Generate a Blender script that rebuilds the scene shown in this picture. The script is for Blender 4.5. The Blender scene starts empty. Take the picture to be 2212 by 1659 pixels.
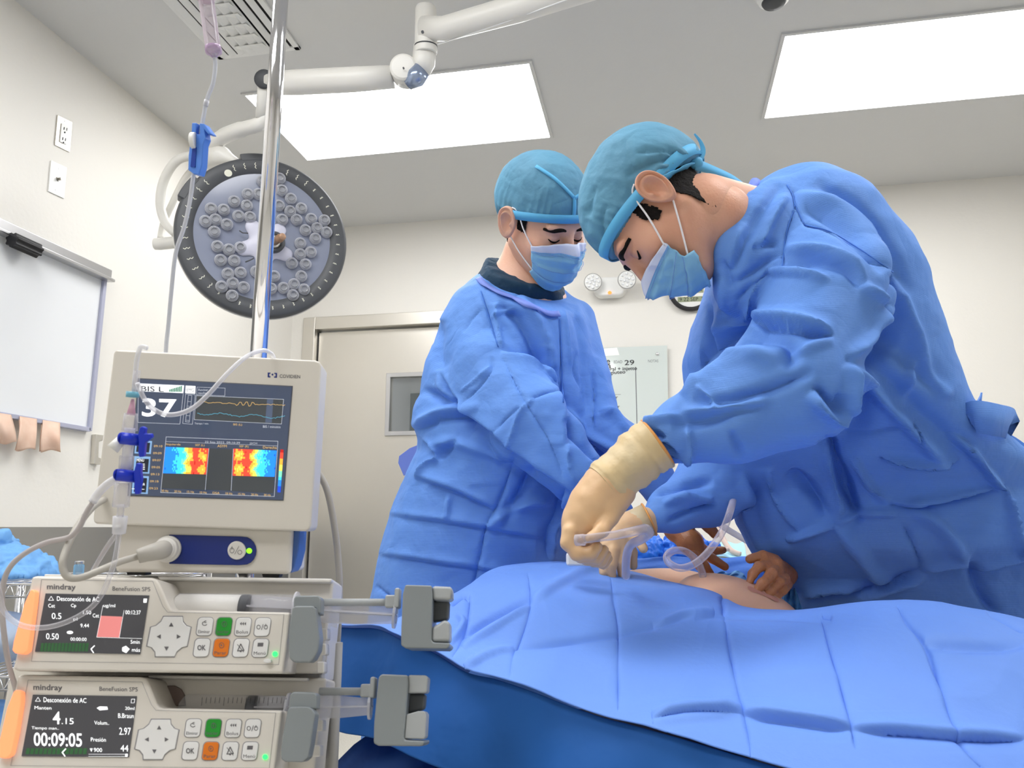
import bpy, math, random
import numpy as np
from mathutils import Vector, Matrix
# ---------------------------------------------------------------- camera, light, exposure
SC = bpy.context.scene
COL = SC.collection
W_, H_, FPX = 2212.0, 1659.0, 1661.0
PITCH, YAW, CAMZ = math.radians(10.6), math.radians(10.85), 1.0
cam = bpy.data.cameras.new('camera'); cam.sensor_width = 36; cam.lens = FPX / W_ * 36
cam.clip_start = 0.02
camo = bpy.data.objects.new('camera', cam); COL.objects.link(camo)
camo.location = (0, 0, CAMZ); camo.rotation_euler = (math.pi / 2 + PITCH, 0, YAW)
SC.camera = camo
cam.dof.use_dof = True; cam.dof.focus_distance = 1.7; cam.dof.aperture_fstop = 13
wd = bpy.data.worlds.new('world'); SC.world = wd; wd.use_nodes = True
wd.node_tree.nodes['Background'].inputs[0].default_value = (0.9, 0.95, 1.0, 1)
wd.node_tree.nodes['Background'].inputs[1].default_value = 0.3
SC.view_settings.view_transform = 'Standard'
SC.view_settings.look = 'None'
SC.view_settings.gamma = 1
SC.view_settings.use_curve_mapping = False
SC.view_settings.exposure = 0.24
PANEL_W = 10.5          # ceiling panel strength
CEIL, BACKY, LEFTX, RIGHTX, FRONTY = 2.78, 4.11, -2.12, 2.6, -1.9

# ---------------------------------------------------------------- vectors
CC = np.array([0, 0, CAMZ])
cp, sp_, cy_, sy_ = math.cos(PITCH), math.sin(PITCH), math.cos(YAW), math.sin(YAW)
RV = np.array([cy_, sy_, 0.0])
FV = np.array([-sy_ * cp, cy_ * cp, sp_])
UV = np.cross(RV, FV)
FH = np.array([-sy_, cy_, 0.0])
ZV = np.array([0, 0, 1.0])
def P(px, py, d):
    return CC + d * (FV + RV * (px - W_ / 2) / FPX - UV * (py - H_ / 2) / FPX)
def proj(V):
    q = np.asarray(V) - CC
    d = q @ FV
    return W_ / 2 + FPX * (q @ RV) / d, H_ / 2 - FPX * (q @ UV) / d, d
def nrm(v):
    v = np.asarray(v, float); return v / np.linalg.norm(v)
class Pl:
    """a flat face in the room: a point on it and its outward normal"""
    def __init__(s, o, n): s.o = np.array(o, float); s.n = nrm(n)
    def at(s, px, py, off=0.0):
        r = P(px, py, 1.0) - CC
        t = ((s.o + s.n * off - CC) @ s.n) / (r @ s.n)
        return CC + r * t
def plane3(a, b, c):
    n = np.cross(np.array(b) - a, np.array(c) - a)
    if n @ (CC - a) < 0: n = -n
    return Pl(a, n)
# ---------------------------------------------------------------- materials
def lin(c):
    return tuple(((x / 255) / 12.92 if x <= 10 else (((x / 255) + .055) / 1.055) ** 2.4) for x in c[:3]) + (1,)
MATS = {}
def mat(name, c, rough=.5, metal=0, emit=0, trans=0, ior=1.45, bump=None, transluc=0, alpha=1, coat=0, spec=.5, sss=0, c2=None, nscale=8, aniso=0, mot=.25):
    if name in MATS: return MATS[name]
    m = bpy.data.materials.new(name); m.use_nodes = True
    nt = m.node_tree; b = nt.nodes['Principled BSDF']; L = nt.links
    b.inputs['Base Color'].default_value = lin(c)
    b.inputs['Roughness'].default_value = rough
    b.inputs['Metallic'].default_value = metal
    b.inputs['Specular IOR Level'].default_value = spec
    b.inputs['IOR'].default_value = ior
    b.inputs['Transmission Weight'].default_value = trans
    b.inputs['Alpha'].default_value = alpha
    b.inputs['Coat Weight'].default_value = coat
    if aniso: b.inputs['Anisotropic'].default_value = aniso
    if sss:
        b.inputs['Subsurface Weight'].default_value = sss
        b.inputs['Subsurface Radius'].default_value = (.6, .25, .12)
        b.inputs['Subsurface Scale'].default_value = .01
    if emit:
        b.inputs['Emission Color'].default_value = lin(c)
        b.inputs['Emission Strength'].default_value = emit
    tc = nt.nodes.new('ShaderNodeTexCoord')
    if c2:
        n = nt.nodes.new('ShaderNodeTexNoise'); n.inputs['Scale'].default_value = nscale; n.inputs['Detail'].default_value = 5
        L.new(tc.outputs['Object'], n.inputs['Vector'])
        r = nt.nodes.new('ShaderNodeValToRGB')
        r.color_ramp.elements[0].position = .5 - mot; r.color_ramp.elements[1].position = .5 + mot
        r.color_ramp.elements[0].color = lin(c); r.color_ramp.elements[1].color = lin(c2)
        L.new(n.outputs['Fac'], r.inputs['Fac']); L.new(r.outputs['Color'], b.inputs['Base Color'])
    if bump:
        last = None
        for kind, scale, dist in bump:
            if kind == 'noise':
                n = nt.nodes.new('ShaderNodeTexNoise'); n.inputs['Scale'].default_value = scale; n.inputs['Detail'].default_value = 3; o = n.outputs['Fac']
            elif kind == 'voro':
                n = nt.nodes.new('ShaderNodeTexVoronoi'); n.feature = 'F1'; n.inputs['Scale'].default_value = scale; o = n.outputs['Distance']
            elif kind == 'ridge':
                n = nt.nodes.new('ShaderNodeTexNoise'); n.inputs['Scale'].default_value = scale; n.inputs['Detail'].default_value = 1.5; n.inputs['Distortion'].default_value = .6
                s1 = nt.nodes.new('ShaderNodeMath'); s1.operation = 'SUBTRACT'; s1.inputs[1].default_value = .5; L.new(n.outputs['Fac'], s1.inputs[0])
                s2 = nt.nodes.new('ShaderNodeMath'); s2.operation = 'ABSOLUTE'; L.new(s1.outputs[0], s2.inputs[0]); o = s2.outputs[0]
            else:
                n = nt.nodes.new('ShaderNodeTexWave'); n.inputs['Scale'].default_value = scale; n.bands_direction = kind; o = n.outputs['Fac']
            L.new(tc.outputs['Object'], n.inputs['Vector'])
            bp = nt.nodes.new('ShaderNodeBump'); bp.inputs['Distance'].default_value = dist; bp.inputs['Strength'].default_value = 1
            L.new(o, bp.inputs['Height'])
            if last: L.new(last.outputs[0], bp.inputs['Normal'])
            last = bp
        L.new(last.outputs[0], b.inputs['Normal'])
    if transluc:
        t = nt.nodes.new('ShaderNodeBsdfTranslucent'); t.inputs[0].default_value = lin(c)
        mx = nt.nodes.new('ShaderNodeMixShader'); mx.inputs[0].default_value = transluc
        out = nt.nodes['Material Output']
        L.new(b.outputs[0], mx.inputs[1]); L.new(t.outputs[0], mx.inputs[2]); L.new(mx.outputs[0], out.inputs[0])
    MATS[name] = m
    return m
def clear_mat(name, tint, alpha=.35, rough=.15, ior=1.3):
    """thin clear plastic: see-through film with glossy surface"""
    if name in MATS: return MATS[name]
    m = bpy.data.materials.new(name); m.use_nodes = True
    nt = m.node_tree; b = nt.nodes['Principled BSDF']; L = nt.links
    b.inputs['Base Color'].default_value = lin(tint); b.inputs['Roughness'].default_value = rough
    t = nt.nodes.new('ShaderNodeBsdfTransparent'); t.inputs[0].default_value = (.97, .97, .98, 1)
    lw = nt.nodes.new('ShaderNodeLayerWeight'); lw.inputs[0].default_value = .35
    mr = nt.nodes.new('ShaderNodeMapRange'); mr.inputs['To Min'].default_value = alpha * .55; mr.inputs['To Max'].default_value = min(1, alpha * 2.2)
    mx = nt.nodes.new('ShaderNodeMixShader')
    L.new(lw.outputs['Facing'], mr.inputs['Value']); L.new(mr.outputs[0], mx.inputs[0])
    L.new(t.outputs[0], mx.inputs[1]); L.new(b.outputs[0], mx.inputs[2]); L.new(mx.outputs[0], nt.nodes['Material Output'].inputs[0])
    MATS[name] = m
    return m
# ---------------------------------------------------------------- objects
def root(name, label, cat, loc=(0, 0, 0), group=None):
    o = bpy.data.objects.new(name, None); COL.objects.link(o); o.location = [float(x) for x in loc]
    o.empty_display_size = .05
    o['label'] = label; o['category'] = cat
    if group: o['group'] = group
    return o
def tag(o, label=None, cat=None, group=None, kind=None):
    if label: o['label'] = label
    if cat: o['category'] = cat
    if group: o['group'] = group
    if kind: o['kind'] = kind
    return o
def link(o, parent=None, label=None):
    COL.objects.link(o)
    if parent is not None:
        o.parent = parent
        if parent.type == 'EMPTY' : o.matrix_parent_inverse = Matrix.Translation(-Vector(parent.location))
    if label: o['label'] = label
    return o
def mesh(name, V, F, m, parent=None, smooth=False, bevel=0, label=None, mats=None, fm=None, solid=0, sub=0, bseg=2):
    me = bpy.data.meshes.new(name)
    V = np.asarray(V, float)
    if isinstance(F, np.ndarray) and F.shape[1] == 4:
        n = len(F)
        me.vertices.add(len(V)); me.vertices.foreach_set('co', V.ravel())
        me.loops.add(n * 4); me.loops.foreach_set('vertex_index', F.ravel().astype(np.int32))
        me.polygons.add(n); me.polygons.foreach_set('loop_start', np.arange(0, n * 4, 4, dtype=np.int32))
        me.update(calc_edges=True); me.validate()
    else:
        me.from_pydata([tuple(v) for v in V], [], [tuple(int(i) for i in f) for f in F]); me.update()
    for mm in (mats or [m]): me.materials.append(mm)
    if fm is not None:
        me.polygons.foreach_set('material_index', np.asarray(fm, dtype=np.int32))
    if smooth: me.polygons.foreach_set('use_smooth', [True] * len(me.polygons))
    o = bpy.data.objects.new(name, me); link(o, parent, label)
    if solid:
        s = o.modifiers.new('thickness', 'SOLIDIFY'); s.thickness = solid; s.offset = 0
    if sub:
        s = o.modifiers.new('subsurf', 'SUBSURF'); s.levels = sub; s.render_levels = sub
    if bevel:
        b = o.modifiers.new('bevel', 'BEVEL'); b.width = bevel; b.segments = bseg; b.limit_method = 'ANGLE'; b.angle_limit = math.radians(35)
        if not smooth:
            me.polygons.foreach_set('use_smooth', [True] * len(me.polygons))
            b.harden_normals = True
    return o
class MB:
    def __init__(s): s.V = []; s.F = []; s.M = []; s.mi = 0
    def add(s, V, F):
        o = len(s.V); s.V += [np.array(v, float) for v in V]
        s.F += [[i + o for i in f] for f in F]; s.M += [s.mi] * len(F); return s
    def box(s, c, size, ax=None):
        ax = ax if ax is not None else np.eye(3); c = np.array(c, float); h = np.array(size, float) / 2
        V = [c + ax[0] * h[0] * i + ax[1] * h[1] * j + ax[2] * h[2] * k for i in (-1, 1) for j in (-1, 1) for k in (-1, 1)]
        return s.add(V, [(0, 1, 3, 2), (4, 6, 7, 5), (0, 4, 5, 1), (2, 3, 7, 6), (0, 2, 6, 4), (1, 5, 7, 3)])
    def prism(s, poly, ext):
        """poly: 3-D outline, ext: extrusion vector"""
        n = len(poly); ext = np.array(ext, float); poly = [np.array(p, float) for p in poly]
        nn = sum(np.cross(poly[i] - poly[0], poly[(i + 1) % n] - poly[0]) for i in range(n))
        if nn @ ext > 0: poly = poly[::-1]
        V = poly + [p + ext for p in poly]
        F = [list(range(n)), list(range(2 * n - 1, n - 1, -1))] + [[i, i + n, (i + 1) % n + n, (i + 1) % n] for i in range(n)]
        F = [f[::1] for f in F]
        return s.add(V, F)
    def tube(s, pts, r, seg=12, cap=True, flat=None):
        pts = [np.array(p, float) for p in pts]; n = len(pts)
        rs = [r] * n if np.isscalar(r) else list(r)
        T = [nrm(pts[min(i + 1, n - 1)] - pts[max(i - 1, 0)]) for i in range(n)]
        a = np.cross(T[0], ZV)
        if np.linalg.norm(a) < .05: a = np.cross(T[0], np.array([1., 0, 0]))
        a = nrm(a); V = []; F = []
        for i in range(n):
            a = a - T[i] * (a @ T[i]); a = nrm(a); b = np.cross(T[i], a)
            for k in range(seg):
                t = 2 * math.pi * k / seg
                V.append(pts[i] + rs[i] * (math.cos(t) * a + math.sin(t) * b))
        for i in range(n - 1):
            for k in range(seg):
                k2 = (k + 1) % seg
                F.append([i * seg + k, i * seg + k2, (i + 1) * seg + k2, (i + 1) * seg + k])
        if cap:
            F.append(list(range(seg))[::-1]); F.append([(n - 1) * seg + k for k in range(seg)])
        return s.add(V, F)
    def lathe(s, o, ax, prof, seg=24, xdir=None, sx=1, sy=1):
        o = np.array(o, float); ax = nrm(ax)
        a = np.cross(ax, ZV) if xdir is None else np.array(xdir, float)
        if np.linalg.norm(a) < .05: a = np.array([1., 0, 0])
        a = nrm(a - ax * (a @ ax)); b = np.cross(ax, a); V = []; F = []
        for t, r in prof:
            for k in range(seg):
                w = 2 * math.pi * k / seg
                V.append(o + ax * t + r * (sx * math.cos(w) * a + sy * math.sin(w) * b))
        for i in range(len(prof) - 1):
            for k in range(seg):
                k2 = (k + 1) % seg
                F.append([i * seg + k, i * seg + k2, (i + 1) * seg + k2, (i + 1) * seg + k])
        F.append(list(range(seg))[::-1]); F.append([(len(prof) - 1) * seg + k for k in range(seg)])
        return s.add(V, F)
    def ball(s, c, r, ax=None, seg=16):
        """ellipsoid, r scalar or 3"""
        r = np.ones(3) * r; ax = np.eye(3) if ax is None else ax; c = np.array(c, float)
        V = []; F = []; rg = seg // 2
        for i in range(rg + 1):
            t = math.pi * i / rg
            for k in range(seg):
                w = 2 * math.pi * k / seg
                V.append(c + ax[0] * r[0] * math.sin(t) * math.cos(w) + ax[1] * r[1] * math.sin(t) * math.sin(w) + ax[2] * r[2] * math.cos(t))
        for i in range(rg):
            for k in range(seg):
                k2 = (k + 1) % seg
                F.append([i * seg + k, (i + 1) * seg + k, (i + 1) * seg + k2, i * seg + k2])
        return s.add(V, F)
    def obj(s, name, m, parent=None, **kw):
        if isinstance(m, list): kw['mats'] = m; kw['fm'] = s.M; m = None
        return mesh(name, s.V, s.F, m, parent, **kw)
def spline(pts, n=8, closed=False):
    """Catmull-Rom through points of any dimension"""
    pts = [np.array(p, float) for p in pts]; out = []; N = len(pts)
    rng = range(N) if closed else range(N - 1)
    for i in rng:
        if closed: p0, p1, p2, p3 = pts[i - 1], pts[i], pts[(i + 1) % N], pts[(i + 2) % N]
        else: p0, p1, p2, p3 = pts[max(i - 1, 0)], pts[i], pts[i + 1], pts[min(i + 2, N - 1)]
        for k in range(n):
            t = k / n
            out.append(.5 * (2 * p1 + (p2 - p0) * t + (2 * p0 - 5 * p1 + 4 * p2 - p3) * t * t + (3 * p1 - p0 - 3 * p2 + p3) * t ** 3))
    if not closed: out.append(pts[-1])
    return out
def rrect(x0, y0, x1, y1, r, n=5, sh=0.0, sl=0.0):
    """rounded rectangle outline; sh leans it (x per y), sl slopes it (y per x)"""
    out = []
    for cx, cy, a0 in ((x1 - r, y0 + r, -90), (x1 - r, y1 - r, 0), (x0 + r, y1 - r, 90), (x0 + r, y0 + r, 180)):
        for k in range(n + 1):
            a = math.radians(a0 + 90 * k / n); out.append((cx + r * math.cos(a), cy + r * math.sin(a)))
    mx, my = (x0 + x1) / 2, (y0 + y1) / 2
    return [(x + (y - my) * sh, y + (x - mx) * sl) for x, y in out]
def plate(name, pl, poly, thick, m, parent, off=0.0, bevel=0, label=None, **kw):
    """solid plate whose outline is measured on the face pl; its back lies off above the face"""
    b = MB(); b.prism([pl.at(x, y, off + thick) for x, y in poly], -pl.n * thick)
    return b.obj(name, m, parent, bevel=bevel, label=label, **kw)
def circ(cx, cy, rx, ry=None, n=28, a0=0):
    ry = ry or rx
    return [(cx + rx * math.cos(2 * math.pi * k / n + a0), cy + ry * math.sin(2 * math.pi * k / n + a0)) for k in range(n)]
_fc = {}
def text2d(s, bold=0.0, res=3):
    cu = bpy.data.curves.new('t', 'FONT'); cu.body = s; cu.resolution_u = res; cu.offset = bold
    o = bpy.data.objects.new('t', cu); COL.objects.link(o)
    dg = bpy.context.evaluated_depsgraph_get(); dg.update()
    me = bpy.data.meshes.new_from_object(o.evaluated_get(dg))
    V = np.array([v.co[:] for v in me.vertices]); F = [list(p.vertices) for p in me.polygons]
    bpy.data.objects.remove(o); bpy.data.curves.remove(cu); bpy.data.meshes.remove(me)
    return V, F
class Ink:
    """flat printed marks on one face, gathered into one mesh per part"""
    def __init__(s, pl, off): s.pl = pl; s.off = off; s.b = MB()
    def text(s, t, x0, y1, x1, y0, sl=0.0, sh=0.0, bold=0.0):
        """text fits the box from (x0,y1 bottom) to (x1,y0 top); sl slope, sh lean"""
        V, F = text2d(t, bold)
        if len(V) == 0: return s
        mn, mx = V.min(0), V.max(0); sz = np.maximum(mx - mn, 1e-6)
        pts = []
        for v in V:
            u = (v[0] - mn[0]) / sz[0]; w = (v[1] - mn[1]) / sz[1]
            x = x0 + (x1 - x0) * u; y = y1 + (y0 - y1) * w
            pts.append(s.pl.at(x - (y - y1) * -sh, y + (x - x0) * sl, s.off))
        s.b.add(pts, F); return s
    def poly(s, pts):
        s.b.add([s.pl.at(x, y, s.off) for x, y in pts], [list(range(len(pts)))]); return s
    def line(s, pts, w):
        pts = [np.array(p, float) for p in pts]
        for a, b in zip(pts[:-1], pts[1:]):
            t = b - a; L = np.linalg.norm(t)
            if L < 1e-6: continue
            t /= L; n = np.array([-t[1], t[0]]) * w / 2; e = t * w * .3
            s.poly([a - e + n, a - e - n, b + e - n, b + e + n])
        return s
    def ring(s, pts, w): return s.line(list(pts) + [pts[0]], w)
    def obj(s, name, m, parent, **kw):
        V = s.b.V; F = []
        for f in s.b.F:
            a, b_, c = (V[f[0]], V[f[len(f) // 3]], V[f[2 * len(f) // 3]])
            F.append(f if np.cross(b_ - a, c - a) @ s.pl.n > 0 else f[::-1])
        return mesh(name, V, F, m, parent, **kw)
# ---------------------------------------------------------------- solid modelling on a distance grid
class Grid:
    def __init__(s, lo, hi, h):
        s.lo = np.array(lo, float); s.h = h
        n = np.ceil((np.array(hi) - s.lo) / h).astype(int) + 1; s.n = n
        ax = [(s.lo[i] + np.arange(n[i]) * h).astype(np.float32) for i in range(3)]
        s.X, s.Y, s.Z = ax[0][:, None, None], ax[1][None, :, None], ax[2][None, None, :]
        s.f = np.full(tuple(n), 1.0, np.float32)
    def box(s, lo, hi):
        a = np.clip(((np.array(lo) - s.lo) / s.h).astype(int), 0, s.n); b = np.clip(((np.array(hi) - s.lo) / s.h).astype(int) + 2, 0, s.n)
        return tuple(slice(i, j) for i, j in zip(a, b))
    def _put(s, sl, d, k, sub=False):
        g = s.f[sl]
        if g.size == 0: return
        if sub:
            d = -d
            if k > 0:
                h = np.clip(.5 - .5 * (g - d) / k, 0, 1); g[...] = g + (d - g) * h + k * h * (1 - h)
            else: np.maximum(g, d, out=g)
        else:
            if k > 0:
                h = np.clip(.5 + .5 * (g - d) / k, 0, 1); g[...] = g + (d - g) * h - k * h * (1 - h)
            else: np.minimum(g, d, out=g)
    def cap(s, a, b, ra, rb, k=.01, sub=False):
        a = np.array(a, float); b = np.array(b, float); R = max(ra, rb) + k + .03
        sl = s.box(np.minimum(a, b) - R, np.maximum(a, b) + R)
        X, Y, Z = s.X[sl[0]], s.Y[:, sl[1]], s.Z[:, :, sl[2]]
        ba = b - a; L2 = max(ba @ ba, 1e-9)
        t = np.clip(((X - a[0]) * ba[0] + (Y - a[1]) * ba[1] + (Z - a[2]) * ba[2]) / L2, 0, 1)
        d = np.sqrt((X - a[0] - t * ba[0]) ** 2 + (Y - a[1] - t * ba[1]) ** 2 + (Z - a[2] - t * ba[2]) ** 2) - (ra + (rb - ra) * t)
        s._put(sl, d.astype(np.float32), k, sub)
    def chain(s, pts, k=.01, sub=False):
        """pts: list of (point, radius)"""
        for (a, ra), (b, rb) in zip(pts[:-1], pts[1:]): s.cap(a, b, ra, rb, k, sub)
    def ell(s, c, r, ax=None, k=.01, sub=False):
        c = np.array(c, float); r = np.ones(3) * r; R = r.max() + k + .03
        sl = s.box(c - R, c + R); X, Y, Z = s.X[sl[0]] - c[0], s.Y[:, sl[1]] - c[1], s.Z[:, :, sl[2]] - c[2]
        ax = np.eye(3) if ax is None else ax
        q = [(X * ax[i][0] + Y * ax[i][1] + Z * ax[i][2]) for i in range(3)]
        k0 = np.sqrt(sum((q[i] / r[i]) ** 2 for i in range(3))); k1 = np.sqrt(sum((q[i] / r[i] ** 2) ** 2 for i in range(3))) + 1e-9
        s._put(sl, (k0 * (k0 - 1) / k1).astype(np.float32), k, sub)
    def tower(s, rows, k=.01):
        """stack of ellipses: rows of (z, centre xy, half width along RV, half depth along FH)"""
        rows = sorted(rows, key=lambda r: r[0]); zs = np.array([r[0] for r in rows])
        Z = s.Z[0, 0]; fi = lambda j: np.interp(Z, zs, [r[j] for r in rows])[None, None, :]
        cx, cy, a, b = fi(1), fi(2), fi(3), fi(4)
        X = s.X - cx; Y = s.Y - cy
        u = (X * RV[0] + Y * RV[1]) / a; v = (X * FH[0] + Y * FH[1]) / b
        rr = np.sqrt(u * u + v * v)
        d = (rr - 1) * np.minimum(a, b)
        dz = np.maximum(zs[0] - s.Z, s.Z - zs[-1])
        d = np.maximum(d, dz).astype(np.float32)
        s._put(tuple(slice(None) for _ in range(3)), d, k)
    def cut(s, p, n, k=.002, keep=None):
        n = nrm(n); d = (s.X - p[0]) * n[0] + (s.Y - p[1]) * n[1] + (s.Z - p[2]) * n[2]
        s._put(tuple(slice(None) for _ in range(3)), (-d).astype(np.float32), k, True)
    def surf(s):
        f = s.f; ins = f < 0
        f[0], f[-1] = np.maximum(f[0], s.h * .5), np.maximum(f[-1], s.h * .5); f[:, 0] = np.maximum(f[:, 0], s.h * .5); f[:, -1] = np.maximum(f[:, -1], s.h * .5)
        f[:, :, 0] = np.maximum(f[:, :, 0], s.h * .5); f[:, :, -1] = np.maximum(f[:, :, -1], s.h * .5)
        ins = f < 0
        cnt = sum(ins[i:ins.shape[0] - 1 + i, j:ins.shape[1] - 1 + j, k:ins.shape[2] - 1 + k].astype(np.int8) for i in (0, 1) for j in (0, 1) for k in (0, 1))
        act = (cnt > 0) & (cnt < 8)
        idx = np.full(act.shape, -1, np.int64); C = np.argwhere(act); idx[act] = np.arange(len(C))
        cor = [(i, j, k) for i in (0, 1) for j in (0, 1) for k in (0, 1)]
        val = np.stack([f[C[:, 0] + i, C[:, 1] + j, C[:, 2] + k] for i, j, k in cor], 1)
        S = np.zeros((len(C), 3)); N = np.zeros(len(C))
        for a in range(8):
            for b in range(a + 1, 8):
                if sum(abs(x - y) for x, y in zip(cor[a], cor[b])) != 1: continue
                va, vb = val[:, a], val[:, b]; m = (va < 0) != (vb < 0)
                t = va[m] / (va[m] - vb[m])
                S[m] += np.array(cor[a]) + t[:, None] * (np.array(cor[b]) - np.array(cor[a])); N[m] += 1
        V = s.lo + (C + S / N[:, None]) * s.h
        F = []
        for ax in range(3):
            o1, o2 = [(1, 2), (2, 0), (0, 1)][ax]
            sa = [slice(None)] * 3; sb = [slice(None)] * 3; sa[ax] = slice(0, -1); sb[ax] = slice(1, None)
            A, B = ins[tuple(sa)], ins[tuple(sb)]
            E = np.argwhere(A != B)
            E = E[(E[:, o1] > 0) & (E[:, o2] > 0)]
            fl = A[tuple(E.T)]
            def g(d1, d2):
                q = E.copy(); q[:, o1] -= d1; q[:, o2] -= d2; return idx[tuple(q.T)]
            Q = np.stack([g(1, 1), g(0, 1), g(0, 0), g(1, 0)], 1)
            Q[~fl] = Q[~fl][:, ::-1]; F.append(Q)
        F = np.concatenate(F); F = F[(F >= 0).all(1)]
        return V, F
def laplace(V, F, it=3, lam=.5):
    E = np.concatenate([F[:, [0, 1]], F[:, [1, 2]], F[:, [2, 3]], F[:, [3, 0]]])
    n = len(V); deg = np.bincount(E[:, 0], minlength=n) + np.bincount(E[:, 1], minlength=n); deg = np.maximum(deg, 1)
    for _ in range(it):
        A = np.stack([np.bincount(E[:, 0], V[E[:, 1], c], n) + np.bincount(E[:, 1], V[E[:, 0], c], n) for c in range(3)], 1) / deg[:, None]
        V = V + lam * (A - V)
    return V
def vnorm(V, F):
    fn = np.cross(V[F[:, 2]] - V[F[:, 0]], V[F[:, 3]] - V[F[:, 1]])
    N = np.zeros_like(V)
    for c in range(3):
        for k in range(4): N[:, c] += np.bincount(F[:, k], fn[:, c], len(V))
    return N / (np.linalg.norm(N, axis=1, keepdims=True) + 1e-12)
def refine(V, F):
    """one linear subdivision of a quad mesh"""
    n = len(V); E = np.sort(np.concatenate([F[:, [0, 1]], F[:, [1, 2]], F[:, [2, 3]], F[:, [3, 0]]]), 1)
    U, inv = np.unique(E[:, 0] * n + E[:, 1], return_inverse=True)
    a, b = U // n, U % n; m = len(F)
    V2 = np.concatenate([V, (V[a] + V[b]) / 2, V[F].mean(1)])
    e = [n + inv[i * m:(i + 1) * m] for i in range(4)]; c = n + len(U) + np.arange(m)
    F2 = np.concatenate([np.stack([F[:, 0], e[0], c, e[3]], 1), np.stack([F[:, 1], e[1], c, e[0]], 1), np.stack([F[:, 2], e[2], c, e[1]], 1), np.stack([F[:, 3], e[3], c, e[2]], 1)])
    return V2, F2
FOLD = 1.75
def folds(V, N, strokes, front=True, dmax=None, dmin=None):
    """sculpt cloth folds: each stroke (pts, width px, depth m, kind) raises or sinks the cloth along its run.
    kind 'r' ridge, 'v' crease, 's' step: the cloth on the left side of the run overlaps the right"""
    px, py, d = proj(V)
    vis = np.clip(-(N @ FV) * 3 + .3, 0, 1) if front else np.ones(len(V))
    if dmax is not None: vis = vis * (d < dmax)
    if dmin is not None: vis = vis * (d > dmin)
    D = np.zeros(len(V))
    for st in strokes:
        pts, w, amp, kind = st[:4]; amp = amp * FOLD
        pts = np.array(spline(pts, 4) if len(pts) > 2 else pts, float)
        R = w * 3.2
        m = (px > pts[:, 0].min() - R) & (px < pts[:, 0].max() + R) & (py > pts[:, 1].min() - R) & (py < pts[:, 1].max() + R) & (vis > 0)
        if len(st) > 4: m &= (d < st[4])
        if len(st) > 5: m &= (d > st[5])
        ii = np.nonzero(m)[0]
        if len(ii) == 0: continue
        qx, qy = px[ii], py[ii]; best = np.full(len(ii), 1e9); sg = np.zeros(len(ii)); tt = np.zeros(len(ii))
        L = np.r_[0, np.cumsum(np.linalg.norm(np.diff(pts, axis=0), axis=1))]; tot = L[-1]
        for j in range(len(pts) - 1):
            a, b = pts[j], pts[j + 1]; ba = b - a; l2 = max(ba @ ba, 1e-6)
            t = np.clip(((qx - a[0]) * ba[0] + (qy - a[1]) * ba[1]) / l2, 0, 1)
            dx, dy = qx - a[0] - t * ba[0], qy - a[1] - t * ba[1]; dd = np.hypot(dx, dy)
            u = dd < best; best[u] = dd[u]
            sg[u] = np.sign(ba[0] * (qy - a[1]) - ba[1] * (qx - a[0]))[u]; tt[u] = ((L[j] + t * (L[j + 1] - L[j])) / tot)[u]
        taper = np.clip(np.minimum(tt, 1 - tt) * 5, 0, 1) ** .6
        x = best / w
        if kind == 'r': pr = np.exp(-x * x * 1.2)
        elif kind == 'v': pr = -np.exp(-x * 1.6)
        elif kind == 'c': pr = -np.exp(-x * x * 1.2)
        elif kind == 'k': pr = np.exp(-x * 1.6)
        else: # step: high on the left (sg<0), falls quickly across the run
            pr = -np.tanh(sg * x * 2.2) * np.exp(-x * .85) * 1.25
        D[ii] += amp * pr * taper * vis[ii]
    return V + N * D[:, None]
def vhash(ix, iy, iz, s):
    h = (ix * 73856093) ^ (iy * 19349663) ^ (iz * 83492791) ^ (s * 2654435761)
    h = (h ^ (h >> 13)) * 1274126177 & 0x7fffffff
    return (h & 0xffff) / 65535.0
def noise(V, sc, seed=0):
    q = V * sc; i = np.floor(q).astype(np.int64); f = q - i; f = f * f * (3 - 2 * f); r = 0
    for a in (0, 1):
        for b in (0, 1):
            for c in (0, 1):
                w = (f[:, 0] if a else 1 - f[:, 0]) * (f[:, 1] if b else 1 - f[:, 1]) * (f[:, 2] if c else 1 - f[:, 2])
                r = r + w * vhash(i[:, 0] + a, i[:, 1] + b, i[:, 2] + c, seed)
    return r * 2 - 1
def crumple(V, N, amp, sc, seed=0):
    """soft facets: ridged noise"""
    D = (1 - np.abs(noise(V, sc, seed)) * 2) * amp + (1 - np.abs(noise(V, sc * 2.1, seed + 5)) * 2) * amp * .4
    return V + N * D[:, None]
# ================================================================ ROOM
M_wall = mat('wall_paint', (226, 223, 216), .55, bump=[('noise', 60, .0006)])
M_ceil = mat('ceiling_paint', (206, 206, 205), .7, bump=[('noise', 40, .0006)])
M_floor = mat('floor_vinyl', (226, 224, 216), .35, c2=(196, 192, 182), nscale=220, mot=.12)
M_steel = mat('brushed_steel', (214, 210, 202), .4, metal=1, bump=[('noise', 300, .0001)])
M_steel_d = mat('dark_steel', (150, 146, 138), .35, metal=1)
M_chrome = mat('chrome', (225, 225, 228), .08, metal=1)
M_alu = mat('aluminium', (200, 200, 202), .3, metal=1)
M_black = mat('black_rubber', (22, 22, 26), .5)
M_white = mat('white_plastic', (235, 235, 232), .35)
M_darkgrey = mat('dark_grey_plastic', (58, 60, 64), .45)
M_ink = mat('black_ink', (30, 30, 34), .6)
M_inkg = mat('grey_ink', (110, 112, 116), .6)
BW = Pl((0, BACKY, 0), (0, -1, 0)); LW = Pl((LEFTX, 0, 0), (1, 0, 0)); CE = Pl((0, 0, CEIL), (0, 0, -1))
def st(o): o['kind'] = 'structure'; return o
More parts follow.
